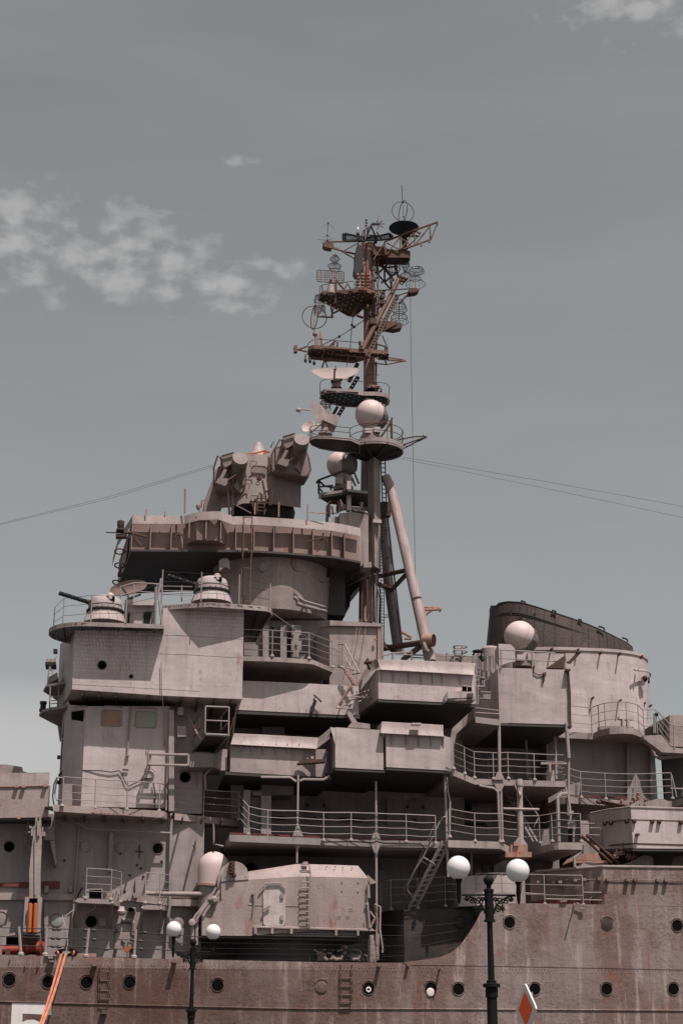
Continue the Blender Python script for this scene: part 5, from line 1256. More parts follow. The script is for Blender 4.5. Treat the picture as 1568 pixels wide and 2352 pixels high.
mb = MB().line([D(835, 1072), D(1035, 1078)], 68, .05).line([D(885, 1098), D(1040, 1090)], 67.6, .07).line([D(890, 1145), D(975, 1088)], 67.8, .05).poly([D(830, 1110), D(860, 1090), D(920, 1145), D(890, 1148)], 67.5, .1)
mb.line([D(1030, 1085), D(1025, 1118)], 67.7, .03).line([D(685, 1295), D(775, 1345), D(770, 1355), D(710, 1355)], 73, .07)
part('arm', mb, 'rusty', mast)
lad = MB()
for x in (495, 525): lad.line([D(x, 340), D(x+3, 1420)], 70, .018)
for k in range(40): lad.line([D(495, 350+k*27), D(527, 352+k*27)], 70, .02)
for y in (375, 630, 895, 1155, 1420):
    c = W(D(530, y), 70); lad.tube([c+Vector((.20*math.sin(t)+.02, -.25-.22*math.cos(t)+.2, 0)) for t in [math.radians(-10+20*i) for i in range(11)]], .02)
lad.line([B(945, 1110), B(965, 1568)], 70.2, .03, 5).line([B(985, 1110), B(998, 1568)], 70.2, .03, 5)
for k in range(12): lad.line([B(945+k*2, 1130+k*38), B(985+k*1, 1132+k*38)], 70.2, .025)
part('ladder', lad, 'black', mast)

def mplat(outline, Y, up=.16, m='grey', parent=mast, dark='rustdark', holes=True, name='mast_platform'):
    "platform traced from below: picture outline of its under edge at one height"
    z = zz(*outline[0], Y); pts = [XYz(q, z) for q in outline]; n = len(pts)
    cx = sum(p[0] for p in pts)/n; cy = sum(p[1] for p in pts)/n
    mb = MB().use(m); R = []
    for x, y in pts:
        d = Vector((cx-x, cy-y, 0)).normalized()*.05; R.append([Vector((x, y, z+up)), Vector((x, y, z)), Vector((x, y, z))+d, Vector((x, y, z+up))+d])
    mb.sweep(R, cap=False, closed=True)
    mb.use(dark)
    if holes: drilled(mb, inside(pts), min(p[0] for p in pts), max(p[0] for p in pts), min(p[1] for p in pts), max(p[1] for p in pts), z+.06, step=.22, hole=.032)
    else: mb.sweep([[Vector((x, y, z+.05)) for x, y in pts], [Vector((x, y, z+.10)) for x, y in pts]])
    return part(name, mb, None, parent), pts, z
def ellc(cx, cy, rx, ry, n=24, a0=0, a1=360): return [(cx+rx*math.cos(math.radians(a0+(a1-a0)*i/(n if a1-a0 == 360 else n-1))), cy+ry*math.sin(math.radians(a0+(a1-a0)*i/(n if a1-a0 == 360 else n-1)))) for i in range(n)]
# main radome platform: big disc plus a left lobe
o4 = [B(*q) for q in ellc(902, 1030, 248, 84, 28, 200, 520)]
mp4, pts4, z4 = mplat(o4, YM-1.5, .30, 'grey', dark='under', holes=False)
o5 = [B(*q) for q in [(660, 1036), (520, 1022), (400, 1000), (330, 970), (302, 940), (318, 915), (360, 905), (500, 908), (680, 925), (760, 960), (760, 1040)]]
mp5, pts5, z5 = mplat(o5, YM-1.2, .14, 'grey', dark='under', holes=False)
mb = MB()
for (x, y) in pts4[::4]: mb.tube([Vector((x, y, z4+.05)), W(B(885, 1110), YM-.6)], .06, 5)
mb.lathe(W(B(895, 1100), YM-.1), (0, 0, 1), [(.3, -.2), (.32, .2), (.55, .55)], 14, cap=False)
mb.lathe(W(B(440, 935), 69.5), (0, -1, 0), [(.065, 0), (.08, .06), (.05, .1)], 14)
part('bracket', mb, 'under', mp4)
def rimrail(pts, z, h, parent, n=2, m='rail', r=.016, posts=1, closed=True, post=.018):
    mb = MB().use(m); v = [Vector((x, y, z)) for x, y in pts]
    for k in range(n):
        P = [p+Vector((0, 0, h*(n-k)/n)) for p in v]; mb.tube(P, r, 5, closed)
    for p in v[::posts]: mb.tube([p, p+Vector((0, 0, h))], post, 5)
    return part('railing', mb, None, parent)
rimrail(pts4, z4+.3, .72, mp4, 2, 'rustdark', .017, 4)
rimrail(pts5[1:9], z5+.14, .5, mp5, 2, 'rustdark', .017, 2, False)
mb = MB().use('rustdark').line([B(1080, 922), B(1240, 890), B(1345, 885), B(1360, 893), B(1310, 905), B(1140, 965), B(1125, 1000)], [69.6, 69.4, 69.3, 69.3, 69.3, 69.5, 69.6], .035).line([B(1145, 998), B(1320, 905)], [69.7, 69.3], .03).pbox(*B(1115, 940), *B(1138, 1000), 69.5, .15)
mb.use('grey').lathe(W(B(1333, 885), 69.3), (0, 0, 1), [(.06, 0), (.06, .06), (.04, .1), (.04, .17), (.012, .22), (.012, .3)], 10)
mb.use('black').line([B(1150, 970), B(1200, 975), B(1260, 940), B(1300, 925), B(1350, 900)], 69.2, .02)
part('yardarm', mb, None, mast, 'short arm with a small finial')
mb = MB().use('rustdark').line([B(850, 780), B(1040, 745)], [69, 69.4], .028).line([B(1048, 720), B(1020, 790), B(955, 880), B(945, 905)], 69.2, .05)
mb.line([B(1040, 750), B(1045, 910)], 69.2, .06)
part('davit', mb, None, mp4)
# third platform (two lobes) and the small round one
o3 = [B(*q) for q in [(402, 545), (410, 515), (450, 495), (560, 490), (700, 503), (800, 520), (900, 520), (990, 530), (1028, 565), (1020, 600), (990, 622), (950, 605), (890, 560), (800, 560), (780, 610), (720, 628), (600, 622), (500, 600), (430, 572)]]
mp3, pts3, z3p = mplat(o3, YM-.6, .2, 'grey', dark='black')
rimrail(pts3[:10], z3p+.2, .5, mp3, 1, 'rustdark', .017, 3, False)
mb = MB().ring(W(B(960, 585), YM+.6), (0, 0, 1), .42, .05, 20, 6)
o3b = [B(*q) for q in ellc(880, 482, 78, 38, 22)]
mp3b, pts3b, z3b = mplat(o3b, YM-.6, .12, 'rusty', dark='black')
rimrail(pts3b[4:20], z3b+.12, .55, mp3b, 1, 'rustdark', .017, 8, False)
# second platform: long yard
o2 = [B(*q) for q in [(290, 150), (300, 115), (345, 100), (420, 105), (560, 118), (780, 138), (860, 140), (950, 145), (1010, 165), (1018, 190), (985, 205), (940, 205), (890, 175), (830, 170), (760, 185), (700, 212), (560, 205), (400, 190), (310, 175)]]
mp2, pts2, z2p = mplat(o2, YM-.5, .2, 'rustmid', dark='rustdark')
mb = MB().use('rustmid').line([B(300, 180), B(700, 215), B(790, 190)], YM-.3, .10, 8).line([B(540, 152), B(800, 178), B(870, 185), B(890, 230), B(890, 400)], YM-.8, .05)
mb.line([B(165, 100), B(205, 110), B(290, 78)], 70.2, .05).line([B(200, 108), B(285, 128)], 70.4, .05).pbox(*B(172, 68), *B(200, 127), 70, .25)
mb.line([B(1015, 180), B(1140, 197), B(1170, 212), B(1120, 218), B(1000, 243), B(915, 235)], 70.5, .035).line([B(985, 205), B(1000, 243)], 70.5, .04).line([B(1000, 200), B(1140, 210)], 70.5, .05)
part('yardarm', mb, None, mp2)
mb = MB().use('rustdark').line([B(300, 90), B(295, 55), B(330, 25), B(400, 15), B(800, 50)], 70.2, .02).line([B(415, 80), B(412, 15)], 70.4, .05).line([B(470, 95), B(540, 30), B(560, 45), B(555, 80)], 70, .045).line([B(505, 150), B(515, 95), B(530, 40)], 70, .045)
mb.line([B(910, 60), B(985, 80), B(1005, 110), B(1000, 150)], 70.2, .045).line([B(985, 85), B(985, 140)], 70.2, .04)
mb.line([B(510, 85), B(508, 160)], 70, .05).line([B(420, 270), B(440, 215), B(500, 210)], 71, .04).line([B(470, 270), B(455, 220)], 71, .03)
part('railing', mb, None, mp2)
mb = MB()
for x, y in [(272, 205), (313, 210), (350, 228)]:
    mb.lathe(W(B(x, y), 70), (0, 0, -1), [(.015, -.2), (.03, -.12), (.065, -.05), (.075, .03), (.05, .10), (.02, .13)], 12)
mb.line([B(275, 150), B(272, 180)], 70, .03).line([B(300, 180), B(313, 190)], 70, .03).line([B(350, 190), B(350, 205)], 70, .03)
part('signal_lantern', mb, 'black', mp2)
# top platform under the grid antenna
o1 = [A(*q) for q in [(398, 1110), (420, 1075), (450, 1072), (640, 1065), (740, 1045), (800, 1040), (915, 1085), (905, 1140), (790, 1205), (705, 1275), (650, 1265), (560, 1215), (470, 1165), (410, 1135)]]
mp1, pts1, z1p = mplat(o1, YM-.7, .22, 'rustmid', dark='rustdark')
mb = MB().use('rustmid').line([A(540, 1150), A(545, 960), A(500, 935), A(465, 1070)], [69.8, 69.6, 69.8, 70], .06).line([A(545, 940), A(640, 1055)], [69.6, 70], .045)
mb.line([A(640, 1165), A(500, 1180), A(515, 1280)], 70.2, .05).line([A(430, 1170), A(380, 1270), A(505, 1275), A(515, 1200)], 70.1, .06).line([A(520, 1240), A(600, 1200)], 70.3, .05).line([A(730, 1260), A(790, 1280)], 70.6, .07).line([A(690, 1270), A(760, 1100)], 70.5, .08)
mb.use('rustdark').line([A(400, 1070), A(402, 1000), A(440, 980), A(600, 965), A(690, 952), A(712, 960), A(712, 1050)], [69.8]*7, .02).line([A(820, 1040), A(1010, 1030), A(1250, 1018), A(1290, 1030), A(1200, 1048), A(1100, 1080)], 70.2, .035)
mb.line([A(1110, 1150), A(1200, 1060)], 70.2, .05)
mb.poly([A(1200, 1020), A(1270, 1018), A(1292, 1030), A(1270, 1045), A(1200, 1055)], 70, .5)
mb.use('grey').lathe(W(A(500, 1065), 69.6), (0, 0, 1), [(.21, 0), (.18, .26), (.15, .40), (.16, .41), (.12, .47)], 18)
part('bracket', mb, None, mp1)
mb = MB()
for i, x in enumerate((740, 785, 828)):
    for k in range(5): mb.lathe(W(A(x, 1010-k*28), 69.9), (0, 0, 1), [(.05, -.075), (.11, -.04), (.12, .0), (.07, .035), (.05, .075)], 10)
part('insulator_stack', mb, 'rusty', mp1)
# topmost yards
mb = MB().use('rustmid')
mb.line([A(800, 592), A(510, 598), A(465, 600), A(430, 620), A(440, 640), A(510, 655), A(600, 680), A(715, 708)], 70.6, .055).line([A(510, 605), A(520, 650)], 70.6, .06).line([A(540, 650), A(760, 780)], 70.6, .04).poly([A(430, 625), A(470, 598), A(515, 602), A(510, 655), A(450, 645)], 70.5, .4)
top = [A(800, 600), A(980, 598), A(1180, 520), A(1460, 420)]; bot = [A(880, 768), A(990, 715), A(1200, 648), A(1400, 575)]
mb.line(top[1:], [70.6, 70.3, 69.8], .058).line(bot, [70.8, 70.5, 70.2, 69.9], .055)
for a, b in [((980, 598), (990, 715)), ((880, 760), (985, 600)), ((1000, 610), (1120, 670)), ((1000, 710), (1115, 560)), ((1120, 560), (1120, 670)), ((1130, 660), (1250, 510)), ((1250, 510), (1250, 625)), ((1260, 620), (1390, 450)), ((1385, 455), (1390, 580)), ((1395, 575), (1455, 425)), ((1120, 560), (1230, 640))]: mb.line([A(*a), A(*b)], 70.2, .034)
mb.line([A(1455, 425), A(1452, 450)], 69.8, .05).line([A(1380, 580), A(1380, 605)], 69.9, .05).line([A(1308, 612), A(1310, 640)], 69.9, .05)
mb.line([A(870, 680), A(960, 640), A(1000, 660)], 70.7, .05).line([A(1150, 550), A(1290, 545), A(1300, 520), A(1270, 515)], 70.6, .06)
part('yardarm', mb, None, mast, 'rusty lattice yard slanting up to the right')
mb = MB().use('rustdark').wall([A(875, 640)+(A(875, 720)[1], 70.5), A(960, 640)+(A(960, 720)[1], 70.4), A(1000, 660)+(A(1000, 735)[1], 70.4)], 1.2).wall([A(1000, 662)+(A(1000, 738)[1], 70.3), A(1210, 680)+(A(1210, 740)[1], 70.3)], .8)
mb.use('black').poly([A(720, 700), A(740, 610), A(775, 640), A(790, 700), A(780, 850), A(755, 888), A(725, 885), A(708, 855), A(720, 770)], 70.2, .6)
mb.line([A(1130, 740), A(1130, 770)], 70.4, .05).line([A(1200, 740), A(1200, 770)], 70.4, .05).line([A(800, 600), A(860, 450), A(890, 440), A(930, 450)], 70.4, .05).line([A(860, 460), A(915, 590)], 70.4, .045).line([A(800, 580), A(805, 490)], 70.6, .05).line([A(825, 585), A(828, 480)], 70.6, .04).line([A(765, 580), A(790, 500), A(840, 465)], 70.4, .025)
mb.line([A(840, 540), A(960, 545)], 70.6, .04).line([A(960, 590), A(910, 510)], 70.6, .04).pbox(*A(885, 560), *A(915, 600), 70.4, .2)
mb.line([A(1165, 775-85), A(1150, 540)], 70.6, .13, 8)
part('mast_head_frame', mb, None, mast)
# zig-zag lattice behind the pole and the drilled diagonal
mb = MB().use('rustdark')
for a, b in [((885, 850), (1030, 1020)), ((885, 795), (1060, 735)), ((930, 770), (1040, 900)), ((915, 890), (1060, 745)), ((980, 960), (1090, 870)), ((1060, 740), (1105, 930)), ((1030, 890), (1060, 950)), ((910, 770), (915, 900)), ((980, 850), (980, 960)), ((1040, 920), (1040, 1020)), ((990, 830), (1095, 820)), ((920, 770), (1060, 940))]: mb.line([A(*a), A(*b)], 71.2, .05)
mb.line([A(1100, 905), A(1185, 938), A(1160, 950), A(1110, 945)], 70.6, .09).line([A(1110, 960), A(1135, 985), A(1160, 955)], 70.6, .04)
mb.use('rustmid').line([A(1105, 935), A(1050, 1050), A(780, 1568)], [70.6, 70.4, 70], .12, 10)
part('mast_lattice', mb, None, mast)
mb = MB().use('rustdark')
def drilledbar(a, b, Ya, Yb_, w=.30, n=14):
    p, q = W(a, Ya), W(b, Yb_); t = (q-p)/n; s = Vector((t.z, 0, -t.x)).normalized()*w/2; d = Vector((0, .12, 0))
    mb.sweep([[c+s, c+s*.45, c+s*.45+d, c+s+d] for c in (p, q)]); mb.sweep([[c-s, c-s*.45, c-s*.45+d, c-s+d] for c in (p, q)])
    for i in range(n): c0, c1 = p+t*(i+.0), p+t*(i+.55); mb.sweep([[c+s*.5, c-s*.5, c-s*.5+d, c+s*.5+d] for c in (c0, c1)])
drilledbar(A(1095, 1075), B(825, 170), 70.3, 69.9, .23, 22); drilledbar(B(745, 350), B(675, 465), 71.6, 71.9, .19, 4); drilledbar(B(615, 620), B(565, 700), 72.2, 72.4, .19, 3)
mb.line([B(740, 230), B(660, 400)], [71.6, 71.9], .10, 10).line([B(560, 620), B(520, 690)], [72.3, 72.4], .08, 8)
mb.line([B(905, 220), B(900, 430)], 70.4, .05, 4).line([B(880, 230), B(885, 430)], 70.3, .03)
part('diagonal_strut', mb, None, mast)
mb = MB().use('black')
mb.line([B(400, 90-10), A(575, 1448), A(710, 1362), A(850, 1262), A(890, 1230)], [70, 70, 70, 70.3, 70.6], .02)
for x, y in [(575, 1448), (708, 1362), (848, 1265)]: mb.ball(W(A(x, y), 70), .075, (1.2, 1, .8), 10, 6)
mb.line([A(697, 1275), A(688, 1350), A(670, 1568), B(640, 260)], 70, .018); mb.ball(W(A(688, 1345), 70), .07, (1, 1, 1), 10, 6)
for x, y in [(895, 945), (915, 920), (957, 962)]: mb.lathe(W(A(x, y), 70.6), (0, 0, -1), [(.01, -.2), (.02, -.08), (.055, -.02), (.04, .06), (.01, .08)], 10)
mb.line([A(895, 900), A(900, 700)], 70.6, .02)
part('insulated_stay', mb, None, mast)
mb = MB().use('rustmid')
for k in range(6): mb.line([A(885+k*4, 1140+k*60), A(930+k*3, 1135+k*60)], 70.5, .03)
mb.line([A(890, 1100), A(885, 1568)], 70.6, .055).line([A(925, 1090), A(905, 1568)], 70.6, .05).line([A(945, 1100), A(945, 1040), A(980, 1060), A(985, 1090), A(950, 1120)], 70.5, .04)
mb.use('rustdark').pbox(*A(850, 1280), *A(910, 1330), 70, .4).pbox(*A(945, 1118), *A(1000, 1150), 70.2, .5).poly([A(850, 1305), A(1070, 1310), A(1140, 1330), A(1135, 1365), A(1070, 1380), A(960, 1360), A(900, 1360)], 70.2, .5).line([A(960, 1400), A(1085, 1335)], 70.2, .06)
mb.use('black').lathe(W(A(960, 1110), 70.3), (0, 0, 1), [(.1, 0), (.1, .15), (.04, .25), (.04, .35)], 10)
mb.pbox(*A(755, 1525), *A(785, 1560), 69.9, .2)
part('mast_fitting', mb, None, mast)
mb = MB().use('rustdark')
for i in range(16):         # cables, hoists and small braces tangled round the mast head
    x0 = 760+i*11; y0 = 620+(i*67) % 420; mb.line([A(x0, y0), A(x0+((i*37) % 60)-20, y0+180), A(x0+((i*53) % 90)-35, y0+420)], 70.4+.05*(i % 5), .012+.006*(i % 3), 5)
for a, b in [((905, 1040), (985, 1200)), ((1000, 1020), (900, 1180)), ((890, 1200), (990, 1330)), ((985, 1190), (890, 1340)), ((900, 1340), (880, 1500)), ((770, 900), (720, 1040)), ((690, 1045), (640, 960)), ((600, 1060), (650, 975)), ((1100, 1075), (1050, 1190)), ((430, 1075), (420, 990)), ((1010, 1560), (960, 1440)), ((600, 690), (760, 600)), ((880, 620), (1000, 720)), ((1130, 700), (1290, 540)), ((1200, 650), (1120, 720))]:
    mb.line([A(*a), A(*b)], 70.6, .026)
for x, y, w in [(905, 1235, 24), (930, 1175, 18), (975, 1045, 20), (760, 1500, 20), (900, 860, 14), (1040, 940, 22), (700, 1030, 16), (860, 1440, 22), (890, 700, 18)]: mb.pbox(*A(x-w/2, y-w*.7), *A(x+w/2, y+w*.7), 70.2, .14)
part('mast_rigging', mb, None, mast)
# low radome bracket platform
oL = [B(*q) for q in [(392, 1420), (395, 1440), (440, 1470), (520, 1490), (700, 1500), (830, 1490), (830, 1380), (650, 1340), (600, 1385)]]
mb = MB().use('dgrey').wall([B(392, 1392)+(B(395, 1440)[1], 69.2), B(600, 1368)+(B(600, 1410)[1], 68.9), B(645, 1325)+(B(645, 1360)[1], 68.3)], .1).use('under')
z6 = zz(*B(395, 1438), 69.2); p6 = [XYz(q, z6) for q in [B(395, 1440), B(600, 1410), B(650, 1380), B(830, 1400), B(830, 1520), B(640, 1510), B(480, 1490)]]
mb.sweep([[Vector((x, y, z6)) for x, y in p6], [Vector((x, y, z6+.12)) for x, y in p6]])
mpl = part('mast_platform', mb, None, mast)
mb = MB().use('black').line([B(370, 1305), B(385, 1280), B(640, 1185)], 69, .05).line([B(392, 1275), B(392, 1400)], 69.2, .05).line([B(390, 1280), B(440, 1330), B(520, 1345)], 69.2, .05).line([B(390, 1340), B(520, 1325)], 69.2, .04).line([B(500, 1370), B(498, 1345)], 69.2, .04).line([B(700, 1190), B(750, 1310)], 69.2, .05).line([B(690, 1260), B(720, 1330)], 69.2, .05).line([B(395, 1350), B(425, 1385)], 69.2, .04)
part('railing', mb, None, mpl)
mb = MB().pbox(*B(645, 1285), *B(681, 1545), 68.6, .35); part('duct', mb, 'white', mast)

# ================================================================ things mounted on the ship
def thing(name, label, cat, p, Y, group=None): return Thing(name, label, cat, W(p, Y), group)
RAD = 'ball radomes on grey cone mounts'
def radome(name, label, c, Y, r, tail, pm, scale=1.0, mount=None, sh=1.12):
    "egg shell pointing away from the tail direction (picture dx, dy, depth)"
    t = thing(name, label, 'radome', mount[0], Y, RAD); o = W(c, Y); ax = Vector(tail).normalized()
    prof = [(1e-3, -r*1.0)]+[(r*math.sin(math.radians(a)), -r*math.cos(math.radians(a))) for a in range(10, 100, 8)]+[(r*.98, r*.22), (r*.90, r*.45)]
    sh_ = t.add('radome_shell', MB().lathe(o, ax, prof, 40), 'dome')
    t.add('shell_seam', MB().ring(o, ax, r*1.001, .007, 40, 4).ring(o+ax*r*.43, ax, r*.905, .014, 40, 5), 'dgrey', sh_)
    mb = MB().lathe(o, ax, [(r*.90, r*.43), (r*.93, r*.48), (r*.86, r*.55), (r*.70, r*.92), (r*.55, r*1.12), (r*.3, r*1.2)], 32)
    for k in range(8):
        a = 2*math.pi*k/8; u = ax.orthogonal().normalized(); v = ax.cross(u); q = o+ax*r*.6+(u*math.cos(a)+v*math.sin(a))*r*.86; mb.box(q.x-.04, q.x+.04, q.y-.04, q.y+.04, q.z-.05, q.z+.05)
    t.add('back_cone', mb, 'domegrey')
    b, top = W(mount[0], Y), W(mount[1], Y); h = top.z-b.z
    mb = MB().use('grey').lathe(b, (0, 0, 1), [(r*.72, -.1), (r*.72, .1), (r*.60, .12), (r*.58, h*.7), (r*.5, h*1.05)], 24).use('white').box(b.x+.05, b.x+.36, b.y-r*.8, b.y-r*.4, b.z+.15, b.z+h*.75).box(b.x-.42, b.x-.08, b.y-r*.75, b.y-r*.4, b.z+.1, b.z+h*.6)
    t.add('pedestal', mb, None)
    return t
radome('radome', 'large cream ball radome on the upper round mast platform', B(852, 690), 70.2, .73, (.75, .35, -.20), None, mount=(B(860, 910), B(860, 815)))
radome('radome', 'shaded ball radome under the mast platform, grey side to the right', B(585, 1140), 70.6, .66, (.85, -.42, -.12), None, mount=(B(610, 1360), B(610, 1235)))
radome('radome', 'cream ball radome with chipped paint in front of the sooty funnel', J(335, 370), 65.6, .68, (.78, .25, -.38), None, mount=(J(365, 590), J(365, 490)))
# deck radome by the gun mount
t = thing('radome', 'round cream dome on a rusty collar beside the big gun mount', 'radome', Nn(800, 450), 63.7)
o = W(Nn(795, 165), 63.7); r = .61
t.add('radome_shell', MB().lathe(o, (.10, 0, 1), [(r*.92, -r*1.15), (r*.98, -r*.5)]+[(r*math.cos(math.radians(a)), r*math.sin(math.radians(a))) for a in range(0, 91, 9)], 40), 'dome')
t.add('collar', MB().lathe(o, (.10, 0, 1), [(r*.96, -r*1.28), (r*1.0, -r*1.26), (r*1.0, -r*1.12), (r*.9, -r*1.1)], 32), 'rusty')
t.add('pedestal', MB().lathe(o, (.04, 0, 1), [(r*.8, -2.6), (r*.82, -r*1.2)], 24), 'grey')

# navigation radar
t = thing('radar_scanner', 'half moon navigation radar dish with a flat top edge', 'radar', B(550, 455), 70)
P = [B(*q) for q in [(322, 298), (345, 285), (450, 275), (640, 268), (730, 272), (752, 292), (735, 315), (690, 345), (620, 370), (540, 380), (480, 378), (410, 358), (350, 325)]]
cen = W(B(540, 320), 70); R0 = [W(q, 70) for q in P]
mb = MB()
mid1 = [cen+(p-cen)*.6+Vector((0, .012, 0)) for p in R0]; mid0 = [cen+(p-cen)*.2+Vector((0, .018, 0)) for p in R0]
th = Vector((0, .02, 0)); mb.sweep([mid0, mid1, R0, [p+th for p in R0], [p+th for p in mid1], [p+th for p in mid0]])
t.add('reflector', mb, 'dome')
mb = MB().use('black').line([B(535, 400), B(530, 350), B(535, 285)], 69.6, .045).line([B(525, 285), B(550, 285)], 69.4, .035).line([B(542, 290), B(542, 255)], 69.4, .02).line([B(500, 395), B(600, 378)], 69.7, .08)
t.add('feed', mb, None)
t.add('pedestal', MB().lathe(W(B(550, 455), 70), (0, 0, 1), [(.27, 0), (.26, .05), (.23, .06), (.23, .24), (.25, .25), (.25, .30), (.16, .33)], 24), 'grey')

# mast fire-control dish
t = thing('dish_director', 'angular twin dish radar director on a round pedestal, feed arm to the left', 'radar', B(455, 870), 69.6)
mb = MB().poly([B(430, 690), B(480, 678), B(575, 700), B(568, 745), B(545, 792), B(500, 770), B(440, 745)], 69.3, .9).poly([B(425, 650), B(490, 655), B(510, 690), B(430, 700)], 69.4, .7)
t.add('housing', mb, 'grey')
a = [W(B(*q), 69.2) for q in [(340, 568), (365, 565), (400, 595), (430, 660), (430, 735), (400, 765), (385, 760), (340, 680), (320, 640), (322, 600)]]
mb = MB().sweep([a, [p+Vector((.25, .5, 0)) for p in a]]); t.add('reflector', mb, 'grey')
t.add('reflector', MB().lathe(W(B(295, 795), 69.1), (-.55, -.8, .25), [(.26, -.06), (.33, .0), (.32, .01), (.16, -.04), (.01, -.07)], 28).poly([B(330, 800), B(420, 760), B(400, 780), B(330, 835)], 69.2, .3), 'dome')
mb = MB().line([B(320, 655), B(235, 640)], 69.2, .04).lathe(W(B(212, 650), 69.2), (0, .15, 1), [(.06, -.08), (.13, -.05), (.14, 0), (.11, .06), (.03, .09)], 16).line([B(225, 660), B(230, 685)], 69.1, .03)
t.add('feed_arm', mb, 'grey')
mb = MB().lathe(W(B(450, 865), 69.6), (0, 0, 1), [(.34, -.04), (.33, .04), (.22, .06), (.19, .4), (.15, .6)], 20).lathe(W(B(465, 840), 69.25), (0, 0, 1), [(.05, -.1), (.05, .15), (.02, .18)], 10)
t.add('pedestal', mb, 'grey')

# wire-cage antennas
def cage(label, prof, Y, p, axis_top, nw=14, m='wire', r=.011):
    "prof: picture (cx, y, half width) rings from foot to head"
    t = thing('cage_antenna', label, 'antenna', p, Y, 'wire cage antennas on the mast'); k = .2563
    mb = MB().use(m); rings = []
    for cx, y, hw in prof:
        c = W(A(cx, y), Y); rad = max((W(A(cx+hw, y), Y)-c).length, .004); rings.append((c, rad))
        if hw > 8: mb.ring(c, (0, 0, 1), rad, r*1.3, 24, 4)
    for j in range(nw):
        an = 2*math.pi*j/nw; mb.tube([c+Vector((math.cos(an)*q, math.sin(an)*q, 0)) for c, q in rings], r, 3)
    t.add('wire_cage', mb, None)
    mb = MB().line([p, A(*axis_top)], Y, .024, 6); t.add('stem', mb, 'rusty')
    return t
cage('double onion wire cage antenna above the grid antenna', [(535, 855, 40), (533, 815, 58), (534, 790, 10), (535, 755, 44), (536, 725, 22), (537, 712, 2)], 70.4, A(533, 960), (537, 712))
cage('hooded wire cage antenna at the end of the right mast arm', [(1258, 980, 88), (1255, 930, 50), (1252, 900, 24), (1262, 870, 70), (1265, 845, 60), (1255, 830, 25)], 70.2, A(1258, 1020), (1250, 865))
cage('slim wire cage antenna with a pale insulator beside the lattice', [(1165, 900, 48), (1165, 865, 12), (1168, 810, 35), (1168, 790, 30), (1165, 776, 15)], 70.6, A(1165, 930), (1165, 850))
cage('tall tapering wire cage antenna behind the zig-zag lattice', [(1072, 885, 25), (1070, 850, 52), (1072, 800, 50), (1072, 770, 30), (1075, 740, 30)], 71.4, A(1072, 900), (1072, 760))
cage('crumpled wire cage antenna on the lower right bracket', [(1112, 1318, 78), (1110, 1275, 72), (1110, 1240, 45), (1112, 1210, 68), (1112, 1180, 60), (1108, 1130, 34)], 70.6, A(1108, 1310), (1108, 1150))
cage('hanging wire cage antenna below the upper left platform', [(405, 1245, 48), (405, 1190, 45), (390, 1130, 40), (385, 1085, 25), (390, 1070, 5)], 71.4, A(400, 1200), (392, 1080))
cage('small dark wire cage antenna behind the dish director', [(450, 2100, 50), (450, 2075, 45), (452, 2060, 48), (452, 2040, 50), (455, 2030, 30)], 71, A(455, 2110), (455, 2040))
# whip basket with ring and disc
t = thing('disc_antenna', 'dark round disc antenna topped by a wire hoop globe and whip, at the mast head', 'antenna', A(1160, 540), 70.6)
t.add('disc', MB().lathe(W(A(1153, 475), 70.6), (0, 0, 1), [(.74, -.03), (.76, 0), (.74, .03), (.2, .06)], 40), 'black')
o = W(A(1145, 330), 70.6); mb = MB().ring(o, (.1, -1, 0), .57, .02, 40, 6).ring(o, (1, .22, 0), .57, .02, 40, 6)
t.add('hoop', mb, 'rustdark')
mb = MB().line([A(1143, 250), A(1140, 230), A(1134, 90)], 70.6, .018).line([A(1146, 270), A(1150, 400)], 70.6, .012).ball(W(A(1143, 245), 70.6), .06, n=10, k=6); mb.ball(W(A(1150, 373), 70.6), .045, n=10, k=6).lathe(W(A(1160, 560), 70.6), (0, 0, 1), [(.16, -.3), (.13, 0), (.3, .16)], 12)
t.add('whip', mb, 'black')
# hoop antenna
t = thing('hoop_antenna', 'crossed hoop antenna on a post at the left end of the long yard', 'antenna', A(370, 1530), 70.2)
o = W(A(352, 1275), 70.2); t.add('hoop', MB().ring(o, (.05, -1, 0), .60, .022, 44, 6).ring(o, (1, .16, 0), .60, .022, 44, 6), 'rustdark')
mb = MB().line([A(352, 1170), A(350, 1380)], 70.2, .03).line([A(352, 1380), A(358, 1420), A(372, 1540)], 70.2, .045).lathe(W(A(358, 1430), 70.2), (0, 0, 1), [(.1, -.06), (.13, .02), (.1, .06)], 12).line([A(385, 1440), A(383, 1530)], 70.2, .03)
t.add('post', mb, 'rusty')
t = thing('signal_canister', 'rust red upright canister on a thin rod at the long yard', 'canister', A(412, 1530), 70.2)
t.add('canister', MB().lathe(W(A(410, 1470), 70.2), (0, 0, 1), [(.06, 0), (.06, .34), (.05, .37), (.01, .38)], 12), 'rusty'); t.add('rod', MB().line([A(412, 1470), A(414, 1530)], 70.2, .03), 'rusty')
